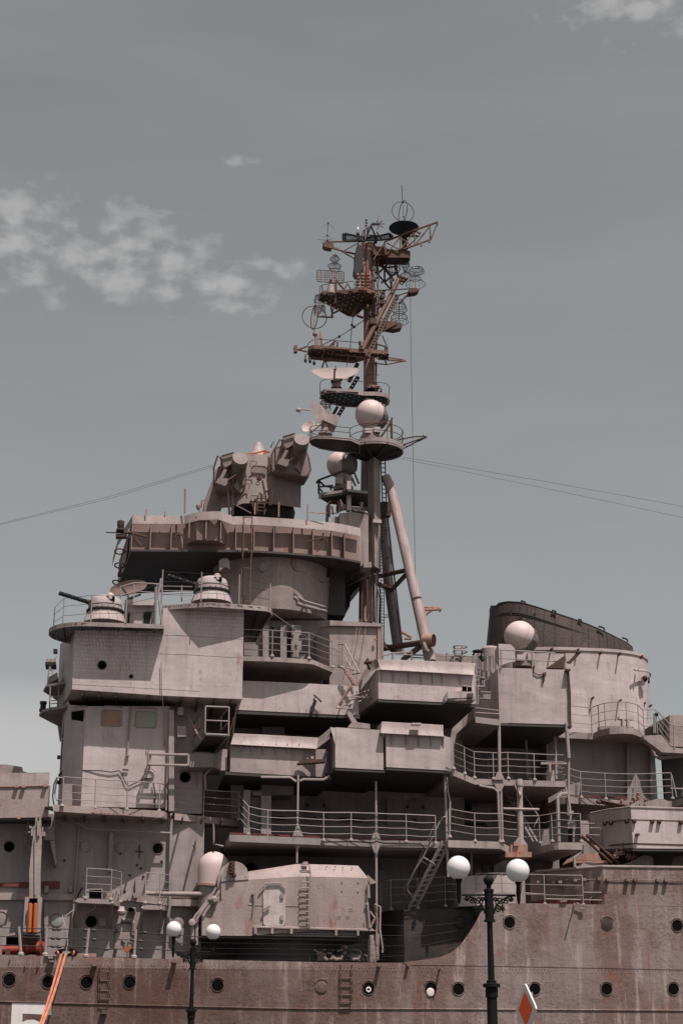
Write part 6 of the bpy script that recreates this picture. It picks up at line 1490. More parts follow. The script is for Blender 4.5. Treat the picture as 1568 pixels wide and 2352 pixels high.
# grid antenna
t = thing('grid_antenna', 'rectangular wire grid antenna turned slightly from the mast', 'antenna', A(510, 970), 69.8)
mb = MB(); q = lambda x, y: W(A(x, y), 69.8+(x-375)*.0005)
mb.tube([q(385, 852), q(605, 865), q(617, 875), q(615, 965), q(600, 972), q(385, 955), q(374, 945), q(375, 860)], .02, 6, True)
for k in range(1, 15): x = 380+k*16; mb.tube([q(x, 853+k*.8), q(x, 957+k*.8)], .011, 4)
for k in range(1, 5): mb.tube([q(375, 855+k*20), q(616, 868+k*20)], .011, 4)
t.add('grid', mb, 'wire')
mb = MB()
for x, y in [(393, 885), (393, 905), (433, 890), (433, 910), (530, 895), (530, 910), (600, 890), (600, 910), (605, 930)]: mb.tube([q(x, y-10), q(x, y+10)], .035, 5)
mb.tube([q(430, 855), q(430, 960)], .025, 5).tube([q(520, 870), q(520, 965)], .03, 5)
t.add('dipole', mb, 'rusty')
# fan radar on the mast head
t = thing('search_radar', 'wide curved mesh search radar bow across the mast head', 'radar', A(830, 590), 70.6)
fa = [(605, 575, 540), (612, 585, 530), (635, 588, 526), (735, 585, 548), (830, 590, 560), (940, 585, 545), (1020, 575, 524), (1045, 570, 535), (1052, 560, 550)]
mb = MB(); U = [W(A(x, yt), 70.1+abs(x-830)*-.003+.5) for x, yb_, yt in fa]; Lw = [W(A(x, yb_), 70.1+abs(x-830)*-.003+.5) for x, yb_, yt in fa]
mb.tube(U, .055, 6).tube(Lw, .04, 6)
for i in range(len(U)): mb.tube([U[i], Lw[i]], .035, 5)
t.add('frame', mb, 'black')
mb = MB()
for i in range(len(U)-1):
    for k in range(5): f = k/5; mb.tube([U[i].lerp(U[i+1], f), Lw[i].lerp(Lw[i+1], f)], .016, 4)
for k in range(1, 5): mb.tube([U[i].lerp(Lw[i], k/5) for i in range(len(U))], .016, 4)
t.add('mesh', mb, 'black')
# small mast-head fittings
t = thing('masthead_lamp', 'small pale topped lamp on the left of the mast head', 'lamp', A(742, 580), 70.3)
t.add('globe', MB().lathe(W(A(742, 495), 70.3), (0, 0, 1), [(.045, 0), (.045, .15), (.03, .17), (.01, .175)], 12), 'globe'); t.add('base', MB().lathe(W(A(742, 560), 70.3), (0, 0, 1), [(.05, -.1), (.05, .12), (.085, .15), (.085, .24), (.045, .30)], 12), 'black')
t = thing('insulator_mast', 'rusty stacked insulator rod at the very mast head', 'insulator', A(812, 560), 70.4)
t.add('rod', MB().line([A(805, 590), A(815, 400)], 70.4, .03), 'rusty')
mb = MB()
for x, y in ((817, 405), (818, 430), (815, 455)): mb.lathe(W(A(x, y), 70.4), (0, 0, 1), [(.03, -.04), (.06, -.02), (.06, .02), (.03, .05)], 10)
t.add('insulator', mb, 'rustdark')
t = thing('star_antenna', 'star shaped antenna with radiating rods beside the mast head', 'antenna', A(920, 480), 70.2)
o = W(A(920, 440), 70.2); mb = MB().ball(o, .065, n=10, k=6)
for a in range(8): an = math.radians(a*45+8); mb.tube([o, o+Vector((math.cos(an)*.36, -.1*math.sin(an*2), math.sin(an)*.2))], .022, 4)
t.add('rod', mb, 'black'); t.add('stem', MB().line([A(918, 490), A(925, 360)], 70.2, .035), 'rusty')
t = thing('ground_plane_antenna', 'thin two tier ground plane antenna on the left yard end', 'antenna', A(470, 595), 70.6)
mb = MB().line([A(472, 590), A(466, 530), A(476, 430)], 70.6, .025)
t.add('stem', mb, 'grey'); mb = MB()
for (cx, cy), E_ in (((476, 430), [(405, 478), (540, 495), (470, 520)]), ((468, 540), [(430, 560), (495, 560), (470, 585)]), ((468, 585), [(380, 578), (415, 605), (522, 570), (500, 602)])):
    for ex, ey in E_: mb.line([A(cx, cy), A(ex, ey)], [70.6, 70.2], .011, 4)
    mb.ball(W(A(cx, cy), 70.6), .05, n=10, k=6)
t.add('rod', mb, 'wire')
# horn
t = thing('ship_horn', 'flared ship horn pointing left beside the mast', 'horn', D(200, 215), 68.9)
o = W(D(205, 185), 68.9); t.add('bell', MB().lathe(o, (-1, -.25, .05), [(.10, -.3), (.11, 0), (.15, .2), (.23, .36), (.33, .46), (.32, .47), (.2, .35), (.06, .15)], 28), 'grey')
t.add('pipe', MB().line([D(205, 185), D(310, 188), D(325, 175), D(325, 140)], [68.9, 69, 69, 69], .07, 10).lathe(W(D(325, 145), 69), (0, 0, 1), [(.1, -.04), (.1, .04), (.07, .06)], 12), 'grey')
# searchlight on the mast leg
t = thing('signal_drum', 'slatted cylindrical lamp drum clamped to the near mast leg', 'lamp', D(930, 1440), 66.5)
ax = Vector((.80, -.55, -.08)).normalized(); o = W(D(925, 1370), 66.5)
t.add('drum', MB().lathe(o, ax, [(.27, -.25), (.29, -.2), (.29, .25), (.27, .26), (.25, .24), (.25, .20)], 28), 'rusty')
mb = MB(); c = o+ax*.24; u = ax.cross(Vector((0, 0, 1))).normalized()
for k in range(-3, 4): w = math.sqrt(max(.25**2-(k*.065)**2, .005)); z = Vector((0, 0, k*.065)); mb.tube([c+z-u*w, c+z+u*w], .014, 5)
t.add('slat', mb, 'rustdark'); t.add('bracket', MB().line([D(880, 1390), D(905, 1455), D(925, 1470)], 66.3, .09), 'grey')

# ---- big optical and radar director on the upper bridge
t = thing('fire_director', 'massive riveted fire control director with two drum ended dishes on arms', 'gun director', C(700, 820), 69.5)
zr0 = zz(*C(700, 815), 69.2)
def lp_(q, Y): return W(C(*q), Y)
rad = 1.75
body0 = [(235, 760, 69.8), (420, 745, 68.6), (540, 712, 68.2), (720, 712, 68.2), (985, 748, 68.9), (985, 740, 71.5), (600, 700, 72.5), (250, 720, 72)]
body1 = [(320, 450, 69.9), (400, 400, 69.0), (565, 325, 68.7), (740, 330, 68.7), (985, 500, 69.2), (990, 480, 71.3), (640, 330, 72), (330, 420, 71.8)]
mb = MB().sweep([[lp_(q[:2], q[2]) for q in body0], [lp_(q[:2], q[2]) for q in body1]])
hs = t.add('housing', mb, 'director')
cx_, cy_ = lp_((690, 790), 70.3).x, 70.3
mb = MB().lathe(Vector((cx_, cy_, zr0-.4)), (0, 0, 1), [(1.15, 0), (1.2, .35), (1.42, .55), (1.5, .95), (1.4, 1.3)], 40); t.add('turntable', mb, 'under')
mb = MB()
mb.poly([C(230, 690), C(300, 510), C(330, 440), C(372, 430), C(400, 600), C(330, 840), C(225, 840)], 69.0, 2.2); t.add('side_shield', mb, 'director')
def flange(pts, Y, tilt, m, nb=40):
    v = [lp_(q, Y) for q in pts]; c = sum(v, Vector())/len(v)
    mb = MB().use('director').sweep([v, [p+Vector((0, .35, 0)) for p in v], [c+(p-c)*.9+Vector((0, 1.2, -.1)) for p in v]])
    P = t.add('flange_plate', mb, None)
    bm_ = MB(); L_ = [(v[i]-v[i-1]).length for i in range(len(v))]; tot = sum(L_); 
    for k in range(nb):
        s = tot*k/nb; i = 0
        while s > L_[(i+1) % len(v)] and i < len(v)-1: s -= L_[(i+1) % len(v)]; i += 1
        a, b = v[i], v[(i+1) % len(v)]; p = a.lerp(b, min(s/max((b-a).length, 1e-6), 1)); p = c+(p-c)*.94; bm_.lathe(p+Vector((0, -.001, 0)), (0, -1, 0), [(.03, 0), (.022, .025)], 6)
    t.add('bolt_ring', bm_, 'rustdark', P)
    return P
flange([(775, 275), (830, 258), (860, 265), (1025, 275), (1055, 350), (1072, 450), (1050, 495), (1020, 503), (960, 497), (800, 482), (765, 465), (748, 430), (752, 320)], 68.2, 0, 'director', 56)
flange([(335, 425), (420, 400), (560, 420), (560, 560), (548, 615), (515, 637), (470, 630), (370, 615), (325, 590), (318, 500)], 68.3, 0, 'director', 44)
def drum(cd_, rd, cb, Y, m='director'):
    a = lp_(cd_, Y); b = lp_(cb, Y+1.5); ax = (a-b).normalized(); Ln = (a-b).length
    g = t.add('dish_drum', MB().lathe(b, ax, [(rd*.75, -.2), (rd*.92, .0), (rd, Ln*.5), (rd, Ln-.02), (rd*.98, Ln)], 36), 'director')
    return g
drum((993, 210), .35, (955, 395), 67.0); drum((514, 360), .35, (478, 545), 67.1)
mb = MB()
for dx, dy in ((0, 0), (-480, 150)):
    mb.poly([C(845+dx, 195+dy), C(930+dx, 168+dy), C(935+dx, 245+dy), C(880+dx, 280+dy), C(850+dx, 262+dy)], 67.4, .9)
    mb.poly([C(800+dx, 400+dy), C(820+dx, 362+dy), C(895+dx, 368+dy), C(890+dx, 408+dy), C(875+dx, 425+dy)], 67.0, .8)
    mb.poly([C(865+dx, 290+dy), C(890+dx, 300+dy), C(850+dx, 375+dy), C(825+dx, 370+dy)], 67.3, .3)
    mb.poly([C(975+dx, 370+dy), C(985+dx, 470+dy), C(940+dx, 430+dy)], 67.6, .3)
t.add('drum_cradle', mb, 'director')
mb = MB()
for dx, dy in ((0, 0), (-480, 150)):
    mb.line([C(750+dx, 275+dy), C(772+dx, 228+dy), C(785+dx, 280+dy), C(822+dx, 212+dy), C(835+dx, 215+dy), C(862+dx, 290+dy)], 67.4, .035) if dx == 0 else mb.line([C(300, 445), C(335, 340), C(355, 350), C(385, 440)], 67.4, .04)
    mb.line([C(845+dx, 192+dy), C(940+dx, 165+dy)], 67.3, .04); mb.line([C(1020+dx, 300+dy), C(890+dx, 385+dy)], 67.2, .05); mb.line([C(785+dx, 290+dy), C(785+dx, 425+dy), C(820+dx, 440+dy)], 67.9, .04)
mb.line([C(735, 350), C(742, 600), C(725, 615)], 68.0, .045).line([C(205, 745), C(210, 690), C(228, 688)], 68.4, .04)
t.add('pipe', mb, 'rustdark')
mb = MB().lathe(lp_((655, 330), 70.2), (0, 0, 1), [(.55, -.25), (.5, -.1), (.30, .08), (.155, .56), (.12, .60), (.01, .61)], 28)
t.add('cowl', mb, 'grey')
mb = MB().line([C(560, 325), C(640, 318), C(700, 300), C(745, 312)], 69.0, .045).line([C(700, 300), C(705, 330), C(735, 340)], 69.0, .045).line([C(690, 325), C(740, 310)], 69.0, .03)
t.add('lashing', mb, 'orange')
v = [lp_(q, 68.45) for q in [(600, 445), (625, 425), (705, 430), (725, 450), (720, 560), (695, 590), (625, 582), (605, 560)]]
mb = MB().sweep([v, [p+Vector((0, .3, 0)) for p in v]]); dr = t.add('access_door', mb, 'director')
mb = MB().ring(lp_((661, 512), 68.3), (0, -1, .2), .085, .018, 18, 6).lathe(lp_((661, 512), 68.45), (0, -1, .2), [(.13, 0), (.12, .03), (.03, .05), (.03, .1)], 18).line([C(600, 440), C(615, 420), C(700, 425), C(722, 440)], 68.3, .04)
t.add('hand_wheel', mb, 'rustdark', dr)
mb = MB()
for x0, y0, x1, y1 in [(590, 380, 640, 425), (515, 490, 562, 530), (500, 555, 585, 598), (597, 650, 718, 690)]: mb.line([C(x0, y1), C(x0+3, y0), C(x1, y0+4), C(x1-5, y1)], 68.1, .035)
t.add('grab_rail', mb, 'director')
mb = MB().use('director')
for x, x2 in ((405, 428), (455, 452)): mb.line([C(x, 470), C(x2, 800)], 68.0, .055, 8)
mb.line([C(415, 550), C(455, 610)], 68, .06).poly([C(375, 480), C(400, 470), C(410, 520), C(385, 540)], 67.7, .4).line([C(465, 720), C(595, 790)], 67.9, .03).line([C(290, 770), C(400, 720)], 67.9, .03)
t.add('support_leg', mb, None)
mb = MB()
for x in (625, 700, 645): mb.line([C(x, 700 if x != 645 else 690), C(x, 800)], 67.6, .04)
for y in (715, 742, 770): mb.line([C(640, y), C(702, y+3)], 67.6, .03)
mb.ring(lp_((678, 690), 67.6), (0, 0, 1), .3, .03, 18, 5).line([C(650, 655), C(640, 690)], 67.7, .03).line([C(678, 640), C(678, 690)], 67.6, .05).line([C(605, 720), C(620, 770)], 67.6, .03).line([C(715, 760), C(700, 790)], 67.6, .03)
t.add('boarding_ladder', mb, 'rustdark')
mb = MB()
for r_ in range(10):
    for c_ in range(2): mb.pbox(*C(736+c_*14+r_*2.3, 720-r_*13), *C(744+c_*14+r_*2.3, 726-r_*13), 68.12, .05)
t.add('vent_slat', mb, 'white')

# ---- twin-barrel gun turrets of the bridge wing
def ciws(label, bp, Y, r, barrels, grp):
    t = thing('gun_turret', label, 'gun turret', bp, Y, grp); b = W(bp, Y)
    mb = MB().lathe(b, (0, 0, 1), [(r, 0), (r*.98, .05), (r*.82, .44), (r*.78, .45)], 36)
    for k in range(14): a = 2*math.pi*k/14; mb.tube([b+Vector((math.cos(a)*r*1.0, math.sin(a)*r*1.0, .05)), b+Vector((math.cos(a)*r*.82, math.sin(a)*r*.84, .43))], .016, 5)
    t.add('base_cone', mb, 'white')
    t.add('race_ring', MB().lathe(b+Vector((0, 0, .44)), (0, 0, 1), [(r*.86, 0), (r*.90, .03), (r*.90, .09), (r*.84, .11)], 36), 'black')
    mb = MB().lathe(b+Vector((0, 0, .50)), (0, 0, 1), [(r*.80, 0), (r*.80, .03), (r*.80, .17), (r*.76, .19), (r*.76, .38), (r*.70, .52), (r*.5, .61), (.02, .64)], 36)
    hd = t.add('gun_house', mb, 'white')
    mb = MB()
    for k in range(10): a = math.pi+math.pi*k/9; q = b+Vector((math.cos(a)*r*.81, math.sin(a)*r*.81, .60)); mb.box(q.x-.02, q.x+.02, q.y-.02, q.y+.02, q.z-.03, q.z+.03)
    mb.tube([b+Vector((math.cos(a)*r*.78, math.sin(a)*r*.78, .72)) for a in [math.pi+math.pi*k/16 for k in range(17)]], .02, 5)
    t.add('clip_ring', mb, 'dgrey', hd)
    o = b+Vector((.18, -r*.45, 1.05)); mb = MB().use('white').ball(o, .17, n=18, k=10); mb.use('void').box(o.x-.15, o.x+.19, o.y-.24, o.y+.1, o.z-.22, o.z-.05); mb.use('white').lathe(o+Vector((.0, -.2, -.12)), (.2, -1, 0), [(.07, 0), (.07, .06), (.05, .07)], 12)
    t.add('sight_hood', mb, None)
    (x0, y0), (x1, y1) = barrels; p, q = W((x0, y0), Y-r*.2), W((x1, y1), Y-r*.5); mb = MB(); d = (q-p).normalized(); s = Vector((0, 0, 1)).cross(d).normalized()*.065; u = d.cross(s).normalized()*.065
    for k in range(6): a = 2*math.pi*k/6; off = s*math.cos(a)+u*math.sin(a); mb.tube([p+off, q+off], .024, 6)
    for f in (.1, .35, .6, .85, .99): c = p.lerp(q, f); mb.lathe(c-d*.03, d, [(.095, 0), (.095, .05)], 12)
    mb.lathe(p-d*.3, d, [(.13, 0), (.13, .3), (.1, .4)], 12); mb.box(p.x-.08, p.x+.06, p.y-.2, p.y+.2, p.z-.32, p.z+.05)
    t.add('barrel', mb, 'black')
    return t
GT = 'rapid fire gun turrets on the bridge wing platforms'
ciws('pale domed gun turret with raised black barrels on the rounded left platform', E(715, 997), 64.0, .86, (E(590, 810), E(308, 722)), GT)
ciws('pale domed gun turret on the angled platform under the upper bridge', Fr(328, 372), 64.4, .86, (Fr(195, 205), Fr(-60, 120)), GT)
# elliptical dish beside them
t = thing('dish_antenna', 'tilted flat oval dish on an arm behind the left gun turret', 'antenna', E(930, 775), 66)
o = W(E(928, 672), 66); R_ = Matrix.Rotation(math.radians(-14), 3, 'Y')
P = [o+R_ @ Vector((math.cos(a)*.80, .03*math.cos(a)**2-math.sin(a)*.05, math.sin(a)*.30)) for a in [2*math.pi*k/36 for k in range(36)]]
P2 = [o+R_ @ Vector((math.cos(a)*.42, .05, math.sin(a)*.15)) for a in [2*math.pi*k/36 for k in range(36)]]
th = Vector((0, .05, 0)); t.add('reflector', MB().sweep([P2, P, [p+th for p in P], [p+th for p in P2]]), 'bridge')
t.add('arm', MB().line([E(875, 672), E(905, 720), E(935, 768), E(1040, 735)], 65.7, .05, 8).pbox(*E(910, 765), *E(970, 785), 65.6, .4), 'under')

# ---- large twin gun mount on the main deck
t = thing('gun_mount', 'bulky grey box gun mount with twin horizontal barrels and a round ended roof', 'gun mount', (650, 2200), 64.2)
yn = 62.5
side = [Nn(690, 775), Nn(690, 612), Nn(765, 622), Nn(865, 460), Nn(862, 292), Nn(1105, 278), H(660, 1500), H(1100, 1470), H(1568, 1478), L(385, 700), L(378, 1165), (746, 2136), Nn(1150, 772), Nn(1130, 780)]
mb = MB().poly(side, yn, 3.4)
bd = t.add('gun_house', mb, 'greyrust')
rf0 = [Nn(1105, 278), H(660, 1500), H(1100, 1470), H(1568, 1478), L(385, 700)]; rf1 = [Nn(1105, 205), H(660, 1425), H(1090, 1358), L(20, 580), L(295, 590)]
zs_ = zz(*H(1100, 1470), yn)
A0 = [W(q, yn) for q in rf0]; A1 = [W(q, yn+.55) for q in rf1]
mb = MB()
R = []
for a, b in zip(A0, A1): R.append([a, b, Vector((b.x, yn+2.9, b.z)), Vector((a.x, yn+3.4, a.z))])
mb.sweep(R); t.add('gun_roof', mb, 'greyrust', bd, 'paler sloping roof plates')
mb = MB().poly([Nn(862, 294), Nn(866, 235), Nn(900, 165), Nn(960, 118), Nn(1000, 112), Nn(1050, 130), Nn(1090, 170), Nn(1107, 225), Nn(1108, 280)], yn-.02, 1.4).poly([Nn(830, 340), Nn(835, 235), Nn(872, 165), Nn(940, 115), Nn(1000, 112), Nn(866, 240), Nn(863, 440)], yn+.25, .9)
t.add('cheek', mb, 'grey', bd)
mb = MB().pbox(*Nn(935, 110), *Nn(985, 225), yn-.18, .2).ball(W(Nn(980, 237), yn-.1), .08)
for k in range(7): mb.pbox(*Nn(940+k % 2*15, 115+k*15), *Nn(968+k % 2*12, 126+k*15), yn-.26, .12)
mb.line([Nn(862, 296), Nn(1105, 275)], yn-.01, .018)
for x in (890, 950, 1080): mb.lathe(W(Nn(x, 255), yn), (0, -1, 0), [(.03, 0), (.025, .02)], 6)
t.add('hinge_block', mb, 'rustdark', bd)
mb = MB().poly([Nn(700, 775), Nn(700, 620), Nn(780, 450), Nn(862, 330), Nn(862, 470), Nn(770, 625), Nn(760, 780)], yn+.1, 2.4); t.add('glacis', mb, 'grey', bd)
a, b = W(Nn(790, 408), yn+.9), W(Nn(190, 400), yn+.9); 
for dy, dz, s in ((0, 0, 1), (.75, -.02, .98)):
    q = Vector((0, dy, dz)); d = (b-a).normalized(); Ln = (b-a).length*s
    t.add('barrel', MB().lathe(a+q, d, [(.11, 0), (.10, .1), (.088, Ln*.6), (.082, Ln-.12), (.10, Ln-.1), (.10, Ln), (.06, Ln), (.055, Ln-.25)], 20), 'grey')
mb = MB().use('greyrust').line([Nn(820, 345), Nn(760, 460), Nn(640, 590), Nn(610, 640)], yn+.1, .05).line([Nn(800, 380), Nn(690, 530), Nn(620, 625)], yn+.2, .05).line([Nn(850, 380), Nn(700, 600)], yn-.05, .05).line([Nn(750, 480), Nn(690, 560), Nn(640, 640)], yn, .045)
mb.use('grey').lathe(W(Nn(795, 460), yn-.05), (.2, -1, 0), [(.17, -.2), (.16, .05), (.09, .12), (.08, .2)], 16).ball(W(Nn(760, 455), yn), .08).lathe(W(Nn(602, 660), yn), (0, -1, .1), [(.13, -.2), (.13, .1), (.04, .13)], 14)
mb.line([Nn(605, 680), Nn(606, 860)], yn+.1, .07, 8).line([Nn(645, 640), Nn(640, 860)], yn+.2, .07, 6).use('black').line([Nn(680, 600), Nn(650, 640), Nn(650, 830)], yn+.3, .12, 6)
t.add('elevating_gear', mb, None)
mb = MB().poly([Nn(1240, 670), Nn(1237, 400), Nn(1260, 340), Nn(1290, 318), Nn(1395, 315), Nn(1430, 350), Nn(1438, 380), Nn(1435, 660), Nn(1420, 690), Nn(1260, 690)], yn-.06, .08); dd = t.add('door', mb, 'white', bd)
mb = MB().use('dgrey').line([Nn(1212, 360), Nn(1260, 310), Nn(1390, 308), Nn(1440, 362)], yn-.12, .035).line([Nn(1240, 545), Nn(1300, 508)], yn-.15, .04)
mb.line([Nn(1150, 400), Nn(1160, 470), Nn(1145, 580)], yn-.08, .03).pbox(*Nn(1135, 395), *Nn(1165, 410), yn-.12, .12)
for y in (420, 615): mb.pbox(*Nn(1393, y-22), *Nn(1420, y+25), yn-.12, .1)
mb.line([Nn(1105, 500), Nn(1235, 508)], yn-.005, .015).line([Nn(1405, 510), Nn(1568, 515)], yn-.005, .015)
t.add('handle', mb, None, bd)
mb = MB().use('greyrust')
for k in range(11):
    y = 1985+k*13.5; mb.line([(691, y+7), (692, y), (710, y+1), (711, y+8)], yn-.15-(0 if k > 2 else -.3), .025)
mb.line([(711, 1990), (713, 2010), (711, 2135)], yn-.15, .025); mb.use('rail').pbox(696, 1979, 707, 1986, yn+.2, .2)
t.add('ladder', mb, None)
mb = MB().use('under').wall([Nn(1150, 712)+(Nn(1150, 775)[1], yn+.1), L(330, 1160)+(L(330, 1240)[1], yn+.1)], .1)
mb.use('greyrust'); 
for x in (1170, 1320, 1492): mb.pbox(*Nn(x-12, 705), *Nn(x+12, 760), yn-.15, .3)
for x in (100, 295): mb.pbox(*L(x-10, 1165), *L(x+10, 1215), yn-.15, .3)
mb.line([Nn(1150, 700), Nn(1568, 712), L(430, 1168)], yn-.05, .05)
mb.use('num')
for r_ in range(3):
    for k in range(48): mb.pbox(586+k*4.9+(r_ % 2)*2.4, 2137+r_*5+k*.05, 587.6+k*4.9+(r_ % 2)*2.4, 2139.6+r_*5+k*.05, yn+.08, .05)
t.add('kick_grating', mb, None)
mb = MB().use('dgrey')
for x, y in [(10, 600), (90, 600), (160, 605), (160, 650), (240, 610), (150, 735), (295, 740), (150, 812), (295, 820), (20, 650), (345, 1105), (350, 1120)]: mb.lathe(W(L(x, y), yn+(.3 if y < 690 else 0)), (0, -1, 0), [(.035, 0), (.03, .03)], 6)
for cx, cy in [(230, 985), (125, 1050), (202, 1050)]:
    for a, b in ((-9, -9), (9, -9), (-9, 9), (9, 9)): mb.lathe(W(L(cx+a, cy+b), yn), (0, -1, 0), [(.025, 0), (.02, .02)], 6)
t.add('bolt', mb, None)
mb = MB().use('grey').poly([L(380, 670), L(462, 742), L(400, 758)], yn+.3, 1.5).use('greyrust').line([L(385, 760), L(375, 860), L(390, 1150)], yn-.05, .05).line([L(362, 930), L(380, 940), L(400, 1150)], yn-.1, .04).line([L(390, 880), L(385, 760)], yn-.1, .06)
mb.line([L(445, 935), L(495, 960), L(490, 1160), L(515, 1330), L(512, 1370)], yn, .04).line([L(400, 1000), L(445, 1060), L(405, 1150)], yn+.5, .05).line([L(445, 935), L(480, 1175), L(370, 1165)], yn+.1, .05).line([L(415, 1210), L(413, 1455)], 62.4, .09, 8).line([L(430, 1260), L(445, 1455)], 62.5, .05).line([L(395, 1250), L(390, 1455)], 62.5, .05).line([L(465, 1200), L(460, 1430)], 62.9, .1)
t.add('side_frame', mb, None)
# rotating base and clutter underneath
mb = MB().lathe(W((660, 2208), 65.2), (0, 0, 1), [(2.1, -.3), (2.1, .9), (2.3, 1.1)], 40); t.add('turntable', mb, 'under')
mb = MB().use('under').wall([Nn(690, 770)+(Nn(690, 800)[1], yn+.3), Nn(1150, 778)+(Nn(1150, 806)[1], yn+.3), L(330, 1235)+(L(330, 1262)[1], yn+.3)], 3)
mb.use('greyrust')
for i in range(26):
    x = 720+random.random()*140; y = 2175+random.random()*32; mb.line([(x, y), (x+random.uniform(-14, 14), y+random.uniform(-7, 7))], 62.9, .03)
mb.use('grey')
for x in (10, 95, 250): mb.tube([W(L(x-20, 1410), 62.8), W(L(x, 1430), 62.8), W(L(x+50, 1425), 62.8), W(L(x+60, 1395), 62.8)], .06)
for i in range(5): mb.pbox(690+i*38, 2196-i % 2*6, 712+i*38, 2207, 63.2, .6)
t.add('under_gear', mb, None)
# safety net round the deck edge
mb = MB()
for k in range(5): mb.line([(455+0, 2152+k*13), (600, 2155+k*12), (800, 2160+k*11), (885, 2157+k*12)], 62.15, .006, 3)
for k in range(90): x = 455+k*4.8; mb.line([(x, 2152+k*.08), (x-6, 2206+k*.06)], 62.15, .004, 3)
net = single('safety_net', 'dark net hung along the deck edge below the gun mount', 'net', mb, 'net')
mb = MB()
for k in range(4): mb.line([L(505, 1120+k*95), L(900, 1130+k*85), L(1180, 1100+k*70)][:3], 62.5, .010, 3)
for k in range(60): x = 510+k*12; mb.line([L(x, 1230 if k < 50 else 1180), L(x-10, 1440-max(0, k-30)*6)], 62.5, .005, 3)
single('safety_net', 'fine green black net in front of the recessed dark plating', 'net', mb, 'net')
mb = MB()
for k in range(42): x = 600+k*14; mb.line([L(x, 745-(k*1.1)), L(x+4, 990-k*1)], 64.2, .005, 3)
single('safety_net', 'see through net laced to the rails beside the inclined ladder', 'net', mb, 'net')

# ---- twin light gun mounts on the right
def twin(label, barrels, mess, shield, Y, grp, p):
    t = thing('twin_cannon', label, 'gun', p, Y+.5, grp); mb = MB()
    for a, b in barrels:
        va, vb = W(K(*a), Y), W(K(*b), Y+.3); d = (va-vb).normalized(); Ln = (va-vb).length
        mb.lathe(vb, d, [(.07, 0), (.07, Ln*.35), (.052, Ln*.4), (.048, Ln*.84), (.07, Ln*.86), (.07, Ln), (.035, Ln), (.03, Ln-.2)], 12)
    t.add('barrel', mb, 'rustdark')
    mb = MB().use('rusty'); random.seed(len(label))
    for x, y, s in mess:
        q = W(K(x, y), Y+.2); w_ = .05*s; mb.box(q.x-w_, q.x+w_*.8, q.y-w_, q.y+w_, q.z-w_*1.3, q.z+w_).lathe(q+Vector((0, -w_, w_)), (random.uniform(-.3, .3), -.4, 1), [(.04, -.05), (.045, .03), (.02, .05), (.02, .12)], 8)
        mb.line([K(x-16*s, y+14), K(x+10*s, y-18), K(x+26*s, y+6)], Y+.25, .018).ring(q+Vector((.08, -.1, .02)), (.3, -1, .1), .06*s, .012, 12, 5)
    t.add('sight_gear', mb, None)
    t.add('shield', MB().poly([K(*q) for q in shield], Y+.35, .9), 'grey')
    return t
TC = 'light twin cannons in the right gun tubs'
twin('light twin cannon with two long rusty barrels pointing up left above the bulwark', [((800, 555), (1030, 765)), ((838, 548), (1080, 762))], [(1065, 690, 1), (1110, 640, 1.2), (1120, 660, 1), (1095, 690, 1), (1145, 710, .8), (1190, 712, .9), (1160, 725, .7), (1045, 715, 1)], [(790, 792), (805, 765), (840, 753), (960, 768), (1110, 770), (1170, 750), (1250, 708), (1285, 700), (1330, 712), (1342, 730), (1342, 795)], 63.0, TC, K(1100, 790))
twin('light twin cannon lying low behind the faceted gun tub', [((915, 298), (1100, 340)), ((945, 288), (1150, 332))], [(1100, 298, .8), (1195, 295, 1), (1225, 245, 1.1), (1225, 275, 1.2), (1170, 310, .8), (1280, 290, .7), (1185, 275, .7)], [(1165, 338), (1240, 312), (1300, 292), (1370, 275), (1420, 275), (1455, 295), (1462, 345)], 65.0, TC, K(1250, 345))

# ---- hydraulic crane at the left
t = thing('hydraulic_crane', 'folded grey crane column with two orange hydraulic rams', 'crane', O(340, 850), 63)
mb = MB().poly([Mm(298, 790), Mm(378, 790), Mm(375, 850), Mm(366, 1080), Mm(362, 1330), Mm(260, 1330), Mm(266, 1075), Mm(285, 880)], 62.8, .5).poly([Mm(298, 792), Mm(303, 680), Mm(370, 675), Mm(378, 792)], 62.8, .45)
mb.pbox(*Mm(312, 790), *Mm(322, 1300), 62.72, .1).pbox(*Mm(265, 1080), *Mm(276, 1330), 62.74, .1); mb.line([Mm(345, 640), Mm(345, 770)], 62.75, .07)
t.add('jib', mb, 'grey')
mb = MB().use('rail').line([Mm(330, 605), Mm(325, 680)], 62.9, .05).line([Mm(360, 605), Mm(362, 680)], 62.9, .05).pbox(*Mm(280, 690), *Mm(298, 770), 62.8, .3).pbox(*Mm(378, 690), *Mm(390, 770), 62.8, .3).pbox(*Mm(265, 680), *Mm(285, 700), 62.7, .3).pbox(*Mm(255, 730), *Mm(275, 740), 62.7, .3).pbox(*Mm(388, 735), *Mm(408, 772), 62.8, .2)
t.add('head', mb, None)
mb = MB().pbox(*O(265, 240), *O(308, 285), 62.6, .7).pbox(*O(395, 240), *O(440, 285), 62.6, .7).poly([O(262, 285), O(300, 285), O(288, 430), O(285, 600), O(243, 600)], 62.6, .7).poly([O(398, 285), O(440, 285), O(428, 420), O(425, 590), O(385, 600), O(392, 430)], 62.6, .7).poly([O(245, 600), O(250, 550), O(275, 540), O(290, 620)], 62.5, .6).poly([O(400, 540), O(425, 565), O(420, 605), O(345, 625), O(350, 580)], 62.5, .6)
t.add('cradle', mb, 'rail')
mb = MB()
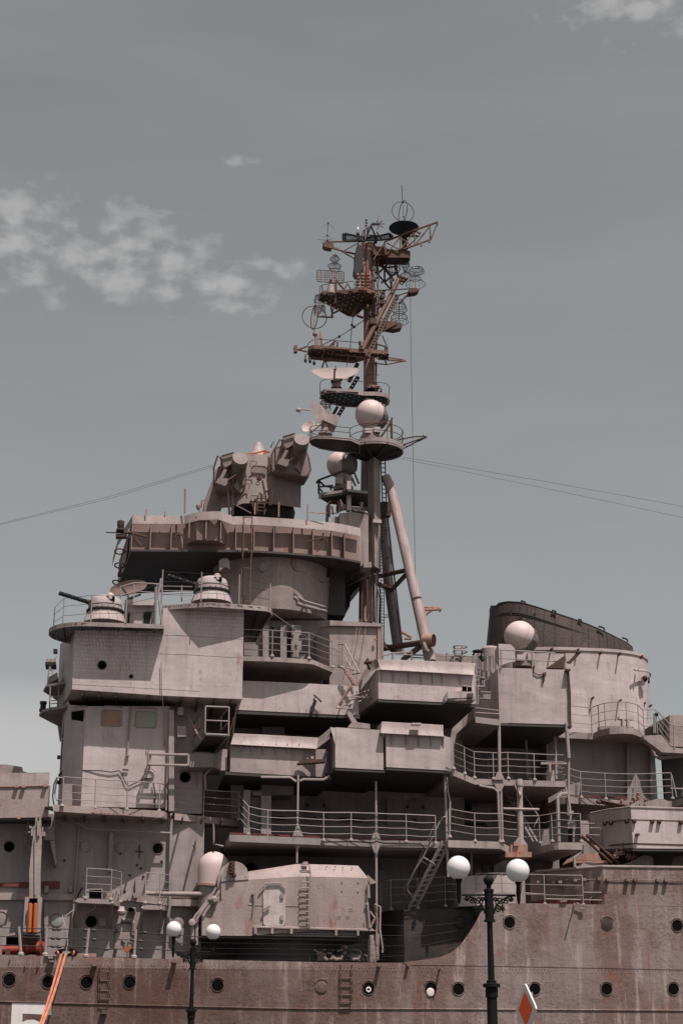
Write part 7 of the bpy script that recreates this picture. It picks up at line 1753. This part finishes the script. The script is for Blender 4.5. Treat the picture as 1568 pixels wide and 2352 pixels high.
for x, x2 in ((322, 308), (378, 366)): mb.lathe(W(O(x2, 610), 62.45), W(O(x, 310), 62.45)-W(O(x2, 610), 62.45), [(.085, 0), (.085, (W(O(x, 310), 62.45)-W(O(x2, 610), 62.45)).length-.02), (.05, (W(O(x, 310), 62.45)-W(O(x2, 610), 62.45)).length), (.05, (W(O(x, 310), 62.45)-W(O(x2, 610), 62.45)).length+.02)], 16)
t.add('ram', mb, 'orange')
t.add('backplate', MB().pbox(*O(300, 260), *O(400, 620), 62.95, .3), 'void')
# red winch below it
t = thing('winch', 'dark red winch drum at the deck edge under the crane', 'winch', O(250, 850), 63)
a, b = W(O(25, 800), 62.9), W(O(470, 780), 62.9); ax = (b-a).normalized(); Ln = (b-a).length
t.add('drum', MB().lathe(a, ax, [(.17, 0), (.17, .05), (.15, .08), (.15, Ln-.1), (.24, Ln-.08), (.24, Ln)], 24).lathe(a+ax*Ln*.55, ax, [(.2, 0), (.2, .1)], 24).lathe(a+ax*Ln*.8, ax, [(.27, 0), (.27, .18)], 24), 'red')
mb = MB().use('rustdark').pbox(*O(240, 640), *O(420, 840), 63.2, .4).pbox(*O(60, 780), *O(110, 850), 62.6, .3).use('grey').poly([O(25, 750), O(40, 640), O(160, 612), O(160, 640), O(70, 650), O(60, 755)], 63.4, .3).use('void').pbox(*O(70, 650), *O(200, 770), 63.6, .2)
t.add('frame', mb, None)
t.add('rope_end', MB().line([O(437, 705), O(428, 770), O(440, 860)], 62.4, .06), 'orange')
# deck-edge lifelines on stanchions
mb = MB().use('rail'); posts = [O(200, 550), O(492, 565), O(930, 570), O(1422, 580)]; feet = [O(222, 845), O(475, 850), O(902, 865), O(1402, 875)]
for a, b in zip(posts, feet): mb.line([b, a], 62.1, .055, 8); mb.lathe(W(b, 62.1), (0, 0, 1), [(.12, -.02), (.12, .05), (.07, .1)], 10)
mb.line([Nn(97, 720), Nn(82, 980)], 62.1, .05); mb.use('wire')
for q in ([O(-60, 560), O(200, 568), O(492, 572), O(930, 585), O(1422, 602), Nn(200, 755), Nn(560, 780), Nn(690, 790)], [O(-60, 655), O(210, 660), O(488, 670), O(920, 680), O(1415, 692), Nn(130, 822), Nn(370, 838), Nn(560, 850)], [O(-60, 745), O(215, 750), O(482, 758), O(910, 765), O(1150, 790), O(1410, 780), Nn(130, 890), Nn(560, 920)]):
    mb.line(q, 62.1, .018, 5)
for x, y in [(555, 580), (600, 580), (540, 672), (600, 675), (540, 758), (600, 762), (880, 585), (965, 588), (880, 677), (970, 685), (880, 765), (1100, 788), (1370, 690), (1450, 700), (1380, 780), (1460, 785), (1500, 612)]: mb.lathe(W(O(x-12, y), 62.1), (1, 0, -.02), [(.02, 0), (.055, .05), (.055, .14), (.02, .2)], 8)
part('lifeline', mb, None, hull, 'wire lifelines on pale stanchions along the deck edge')
t = thing('bunched_cloth', 'bright orange rag tied to the deck edge lifeline', 'rag', O(1340, 790), 62)
mb = MB().poly([O(1298, 762), O(1350, 770), O(1372, 740), O(1380, 770), O(1340, 815), O(1305, 812)], 61.9, .25); t.add('cloth', mb, 'orange')
# mooring bollard and ropes
t = thing('fairlead', 'low deck edge fairlead wrapped with pale blue cloth and orange rope', 'fairlead', O(690, 860), 62.2)
mb = MB().use('void').tube([W(O(590, 845), 62.2), W(O(620, 815), 62.2), W(O(680, 812), 62.2)], .10, 8).tube([W(O(720, 815), 62.2), W(O(760, 820), 62.2), W(O(800, 850), 62.2)], .14, 8).use('rusty').pbox(*O(800, 830), *O(1010, 868), 62.1, .5).use('grey').pbox(*O(505, 865), *O(555, 885), 61.8, .3).pbox(*O(470, 850), *O(590, 860), 61.9, .3)
t.add('roller', mb, None); t.add('wrap', MB().poly([O(648, 835), O(655, 812), O(700, 805), O(750, 815), O(715, 838)], 61.95, .5), 'glassteal')
t.add('chafe_rope', MB().ring(W(O(608, 832), 62), (1, .3, .2), .07, .035, 14, 6).ring(W(O(770, 830), 62), (1, .3, -.2), .075, .035, 14, 6), 'rope')
def rope(name, label, a, b, ya, yb, r):
    p, q = W(a, ya), W(b, yb); d = (q-p); n = 90; mb = MB(); ext = 1.05
    s = Vector((1, 0, 0)); s = (s-d.normalized()*s.dot(d.normalized())).normalized(); u = d.normalized().cross(s)
    for st_ in range(3):
        P = []
        for k in range(n+1):
            f = k/n*ext; an = 2*math.pi*(f*26+st_/3); P.append(p+d*f+Vector((0, 0, -.5*f*(1-f)))+(s*math.cos(an)+u*math.sin(an))*r*.55)
        mb.tube(P, r*.62, 6)
    return single('mooring_rope', label, 'rope', mb, 'rope', 'orange mooring ropes')
rope('r', 'left of the two orange mooring ropes running down from the bow fairlead', O(645, 845), O(425, 1568), 61.9, 56, .046)
rope('r', 'right of the two orange mooring ropes running down from the bow fairlead', O(690, 840), O(450, 1568), 61.9, 55.5, .05)
single('messenger_line', 'thin pale line dangling from the balcony to the fairlead', 'line', MB().line([Mm(690, 1340), O(780, 370), O(700, 430), O(655, 445), O(700, 600), O(712, 720), O(695, 810)], [63, 63, 62.8, 62.7, 62.5, 62.3, 62.1], .016), 'rail')
single('messenger_line', 'thin slack line looping under the left balcony', 'line', MB().line([Mm(865, 1375), Mm(850, 1420), Mm(790, 1455), Mm(675, 1465)], [63, 63, 63.2, 63.6], .014), 'rail')
# stays and halyards
WR = 'long thin wire aerials to the mast'
single('aerial_wire', 'upper of the two thin aerial wires running off left from the director', 'wire', MB().line([(-300, 1276), (0, 1203), (250, 1141), (488, 1068)], 68, .007, 4), 'wire', WR)
single('aerial_wire', 'lower of the two thin aerial wires running off left from the director', 'wire', MB().line([(-300, 1280), (0, 1205.5), (250, 1146), (494, 1070)], 68, .007, 4), 'wire', WR)
single('aerial_wire', 'upper of the two thin aerial wires falling right from the mast platform', 'wire', MB().line([(925, 1050), (1240, 1104), (1568, 1163), (1900, 1224)], [70, 70, 70, 70], .008, 4), 'wire', WR)
single('aerial_wire', 'lower of the two thin aerial wires falling right from the mast platform', 'wire', MB().line([(918, 1053), (1240, 1119), (1568, 1189), (1900, 1262)], [70, 70, 70, 70], .007, 4), 'wire', WR)
HL = 'vertical halyards right of the mast'
single('halyard', 'left of the two thin halyards hanging right of the mast', 'halyard', MB().line([A(1205, 740), (941, 690), (945, 900), (950, 1180), (953, 1320)], [70.3, 70.2, 69, 68, 67.5], .007, 4), 'wire', HL)
single('halyard', 'right of the two thin halyards hanging right of the mast', 'halyard', MB().line([A(1212, 1060), (943, 740), (948, 1000), (954, 1318), (958, 1480)], [70.3, 70.2, 69, 67.5, 66.8], .005, 4), 'wire', HL)
single('guy_line', 'thin pale guy line slanting down from the upper gun platform', 'line', MB().line([Fr(878, 455), Fr(1200, 685), Fr(1568, 840), I(310, 240)], [63.2, 63.6, 64.5, 65.5], .012, 5), 'rail')

# ================================================================ quay furniture
def lamp(label, c, Y, pts):
    z = lambda y: W((c, y), Y).z
    X0 = W((c, pts['ball']), Y).x; u = (W((c+10, pts['ball']), Y)-W((c, pts['ball']), Y)).length/10  # metres per pixel
    t = Thing('street_lamp', label, 'street lamp', (X0, Y, 0), 'twin globe cast iron lamps on the quay')
    s = pts['s']; o = Vector((X0, Y, 0))
    zb = z(pts['ball']); 
    def q(dx, dy, dd=0): return Vector((X0+dx*s*u, Y+dd, zb-dy*s*u/math.cos(.1)))
    H = lambda dy: zb-dy*s*u
    mb = MB().lathe(o, (0, 0, 1), [(.34, 0), (.34, .12), (.27, .16), (.25, .5), (.29, .54), (.29, .62), (.2, .7), (.17, .8), (12*s*u, .9), (11.2*s*u, H(252)), (13.5*s*u, H(251)), (13.8*s*u, H(246)), (13.4*s*u, H(241)), (14*s*u, H(239)), (13.6*s*u, H(233)), (12.5*s*u, H(231)), (19*s*u, H(230)), (19*s*u, H(223)), (11*s*u, H(221)), (11*s*u, H(216)), (7.4*s*u, H(215)), (6*s*u, H(88))], 24)
    t.add('column', mb, 'iron')
    mb = MB().lathe(o, (0, 0, 1), [(12.4*s*u, H(91)), (12.4*s*u, H(86)), (10*s*u, H(85)), (10*s*u, H(26)), (11.4*s*u, H(25)), (11.4*s*u, H(20)), (9*s*u, H(19)), (5.2*s*u, H(18)), (5.2*s*u, H(8))], 12)
    bx_ = t.add('head_box', mb, 'iron', angle=20)
    t.add('finial', MB().ball(Vector((X0, Y, H(0))), 11.6*s*u, n=24, k=14), 'iron')
    for sg, gy in ((-1, pts['gl']), (1, pts['gr'])):
        ax = sg*68*s
        mb = MB()
        mb.tube([q(sg*9*s/s, 32), q(sg*60, 32)], 2.2*s*u, 8)
        # curved under-bracket and scrolls
        mb.tube([q(sg*(62-51*math.sin(a)), 33+40*(1-math.cos(a))*.98) for a in [math.radians(6*k) for k in range(16)]], 1.9*s*u, 8)
        def scroll(cx, cy, r0, turns, a0, dirn):
            P = []
            for k in range(20):
                f = k/19; a = a0+dirn*f*turns*2*math.pi; r = r0*(1-.82*f); P.append(q(sg*(cx+r*math.cos(a)), cy+r*math.sin(a)))
            mb.tube(P, 1.5*s*u, 6); mb.ball(P[-1], 2.6*s*u, n=10, k=6)
        scroll(24, 46, 11, 1.3, math.pi*.5, 1); scroll(40, 45, 8.5, 1.3, 0, -1); scroll(19, 62, 8, 1.2, -math.pi*.5, 1); scroll(51, 40, 6, 1.2, math.pi, -1); scroll(15, 40, 6, 1.1, 0, 1); scroll(30, 62, 6, 1.2, math.pi, 1)
        mb.tube([q(sg*31, 70), q(sg*29, 58), q(sg*33, 46), q(sg*45, 35)], 1.5*s*u, 6)
        t.add('bracket', mb, 'iron')
        gz = q(0, -0, 0); g = q(sg*68, 0); zg = zb-(gy-pts['ball'])*u
        mb = MB().lathe(Vector((g.x, Y, 0)), (0, 0, 1), [(1e-3, H(53)), (2.4*s*u, H(50)), (4.4*s*u, H(42)), (4.8*s*u, H(30)), (5.6*s*u, H(28)), (4.8*s*u, H(20)), (4.4*s*u, H(10)), (8*s*u, zg-25*s*u), (10.5*s*u, zg-23*s*u), (9*s*u, zg-22*s*u)], 20)
        t.add('lamp_holder', mb, 'iron')
        t.add('globe', MB().ball(Vector((g.x, Y, zg)), 26.3*s*u, n=48, k=28), 'globe')
    return t
lamp('nearer and larger twin globe lamp post, black cast iron with scrolls', 1121, 28.0, {'ball': 2022, 's': 1.0, 'gl': 1995, 'gr': 2000})
lamp('farther and smaller twin globe lamp post below the gun barrels', 444, 42.0, {'ball': 2164, 's': .665, 'gl': 2135, 'gr': 2140.5})

# road sign: a square on its corner seen nearly edge-on
t = Thing('road_sign', 'orange red diamond road sign with a pale border, turned almost edge on', 'road sign', (W((1206, 2320), 29.5).x, 29.5, 0))
c = W((1206, 2318), 29.5); hd = (W((1206, 2257), 29.5).z-c.z)
ang = math.radians(-80); ux = Vector((math.cos(ang), math.sin(ang), 0)); nx = Vector((-math.sin(ang), math.cos(ang), 0))
if nx.y > 0: nx = -nx
def dia(s, off, rr=.12):
    P = []
    for k, (a, b) in enumerate(((1, 0), (0, 1), (-1, 0), (0, -1))):
        d = (a, b); pa = (-b, a)
        P += [c+nx*off+(ux*(d[0]*(1-rr)-pa[0]*rr*-1*-1)+Vector((0, 0, d[1]*(1-rr)-pa[1]*rr*-1*-1)))*hd*s, c+nx*off+(ux*d[0]*(1-rr*.35)+Vector((0, 0, d[1]*(1-rr*.35))))*hd*s, c+nx*off+(ux*(d[0]*(1-rr)+pa[0]*rr)+Vector((0, 0, d[1]*(1-rr)+pa[1]*rr)))*hd*s]
    return P
t.add('plate', MB().sweep([dia(1, -.03), dia(1, 0)]), 'signwhite')
t.add('symbol', MB().sweep([dia(.66, .002, .05), dia(.66, .006, .05)]), 'signred')
mb = MB().tube([Vector((c.x, c.y, 0))-nx*.12, Vector((c.x, c.y, c.z+.3))-nx*.12], .035, 10); t.add('post', mb, 'rail')

# ================================================================ ground and water
mb = MB().box(-350, 450, -150, 57, -3, 0); q = struct('quay', mb, 'quay')
mb = MB(); mb.v = [(-6000, -6000, -2.2), (6000, -6000, -2.2), (6000, 9000, -2.2), (-6000, 9000, -2.2)]; mb.face((0, 1, 2, 3)); struct('water', mb, 'water')
print('objects', len(bpy.data.objects), 'verts', sum(len(m.vertices) for m in bpy.data.meshes))
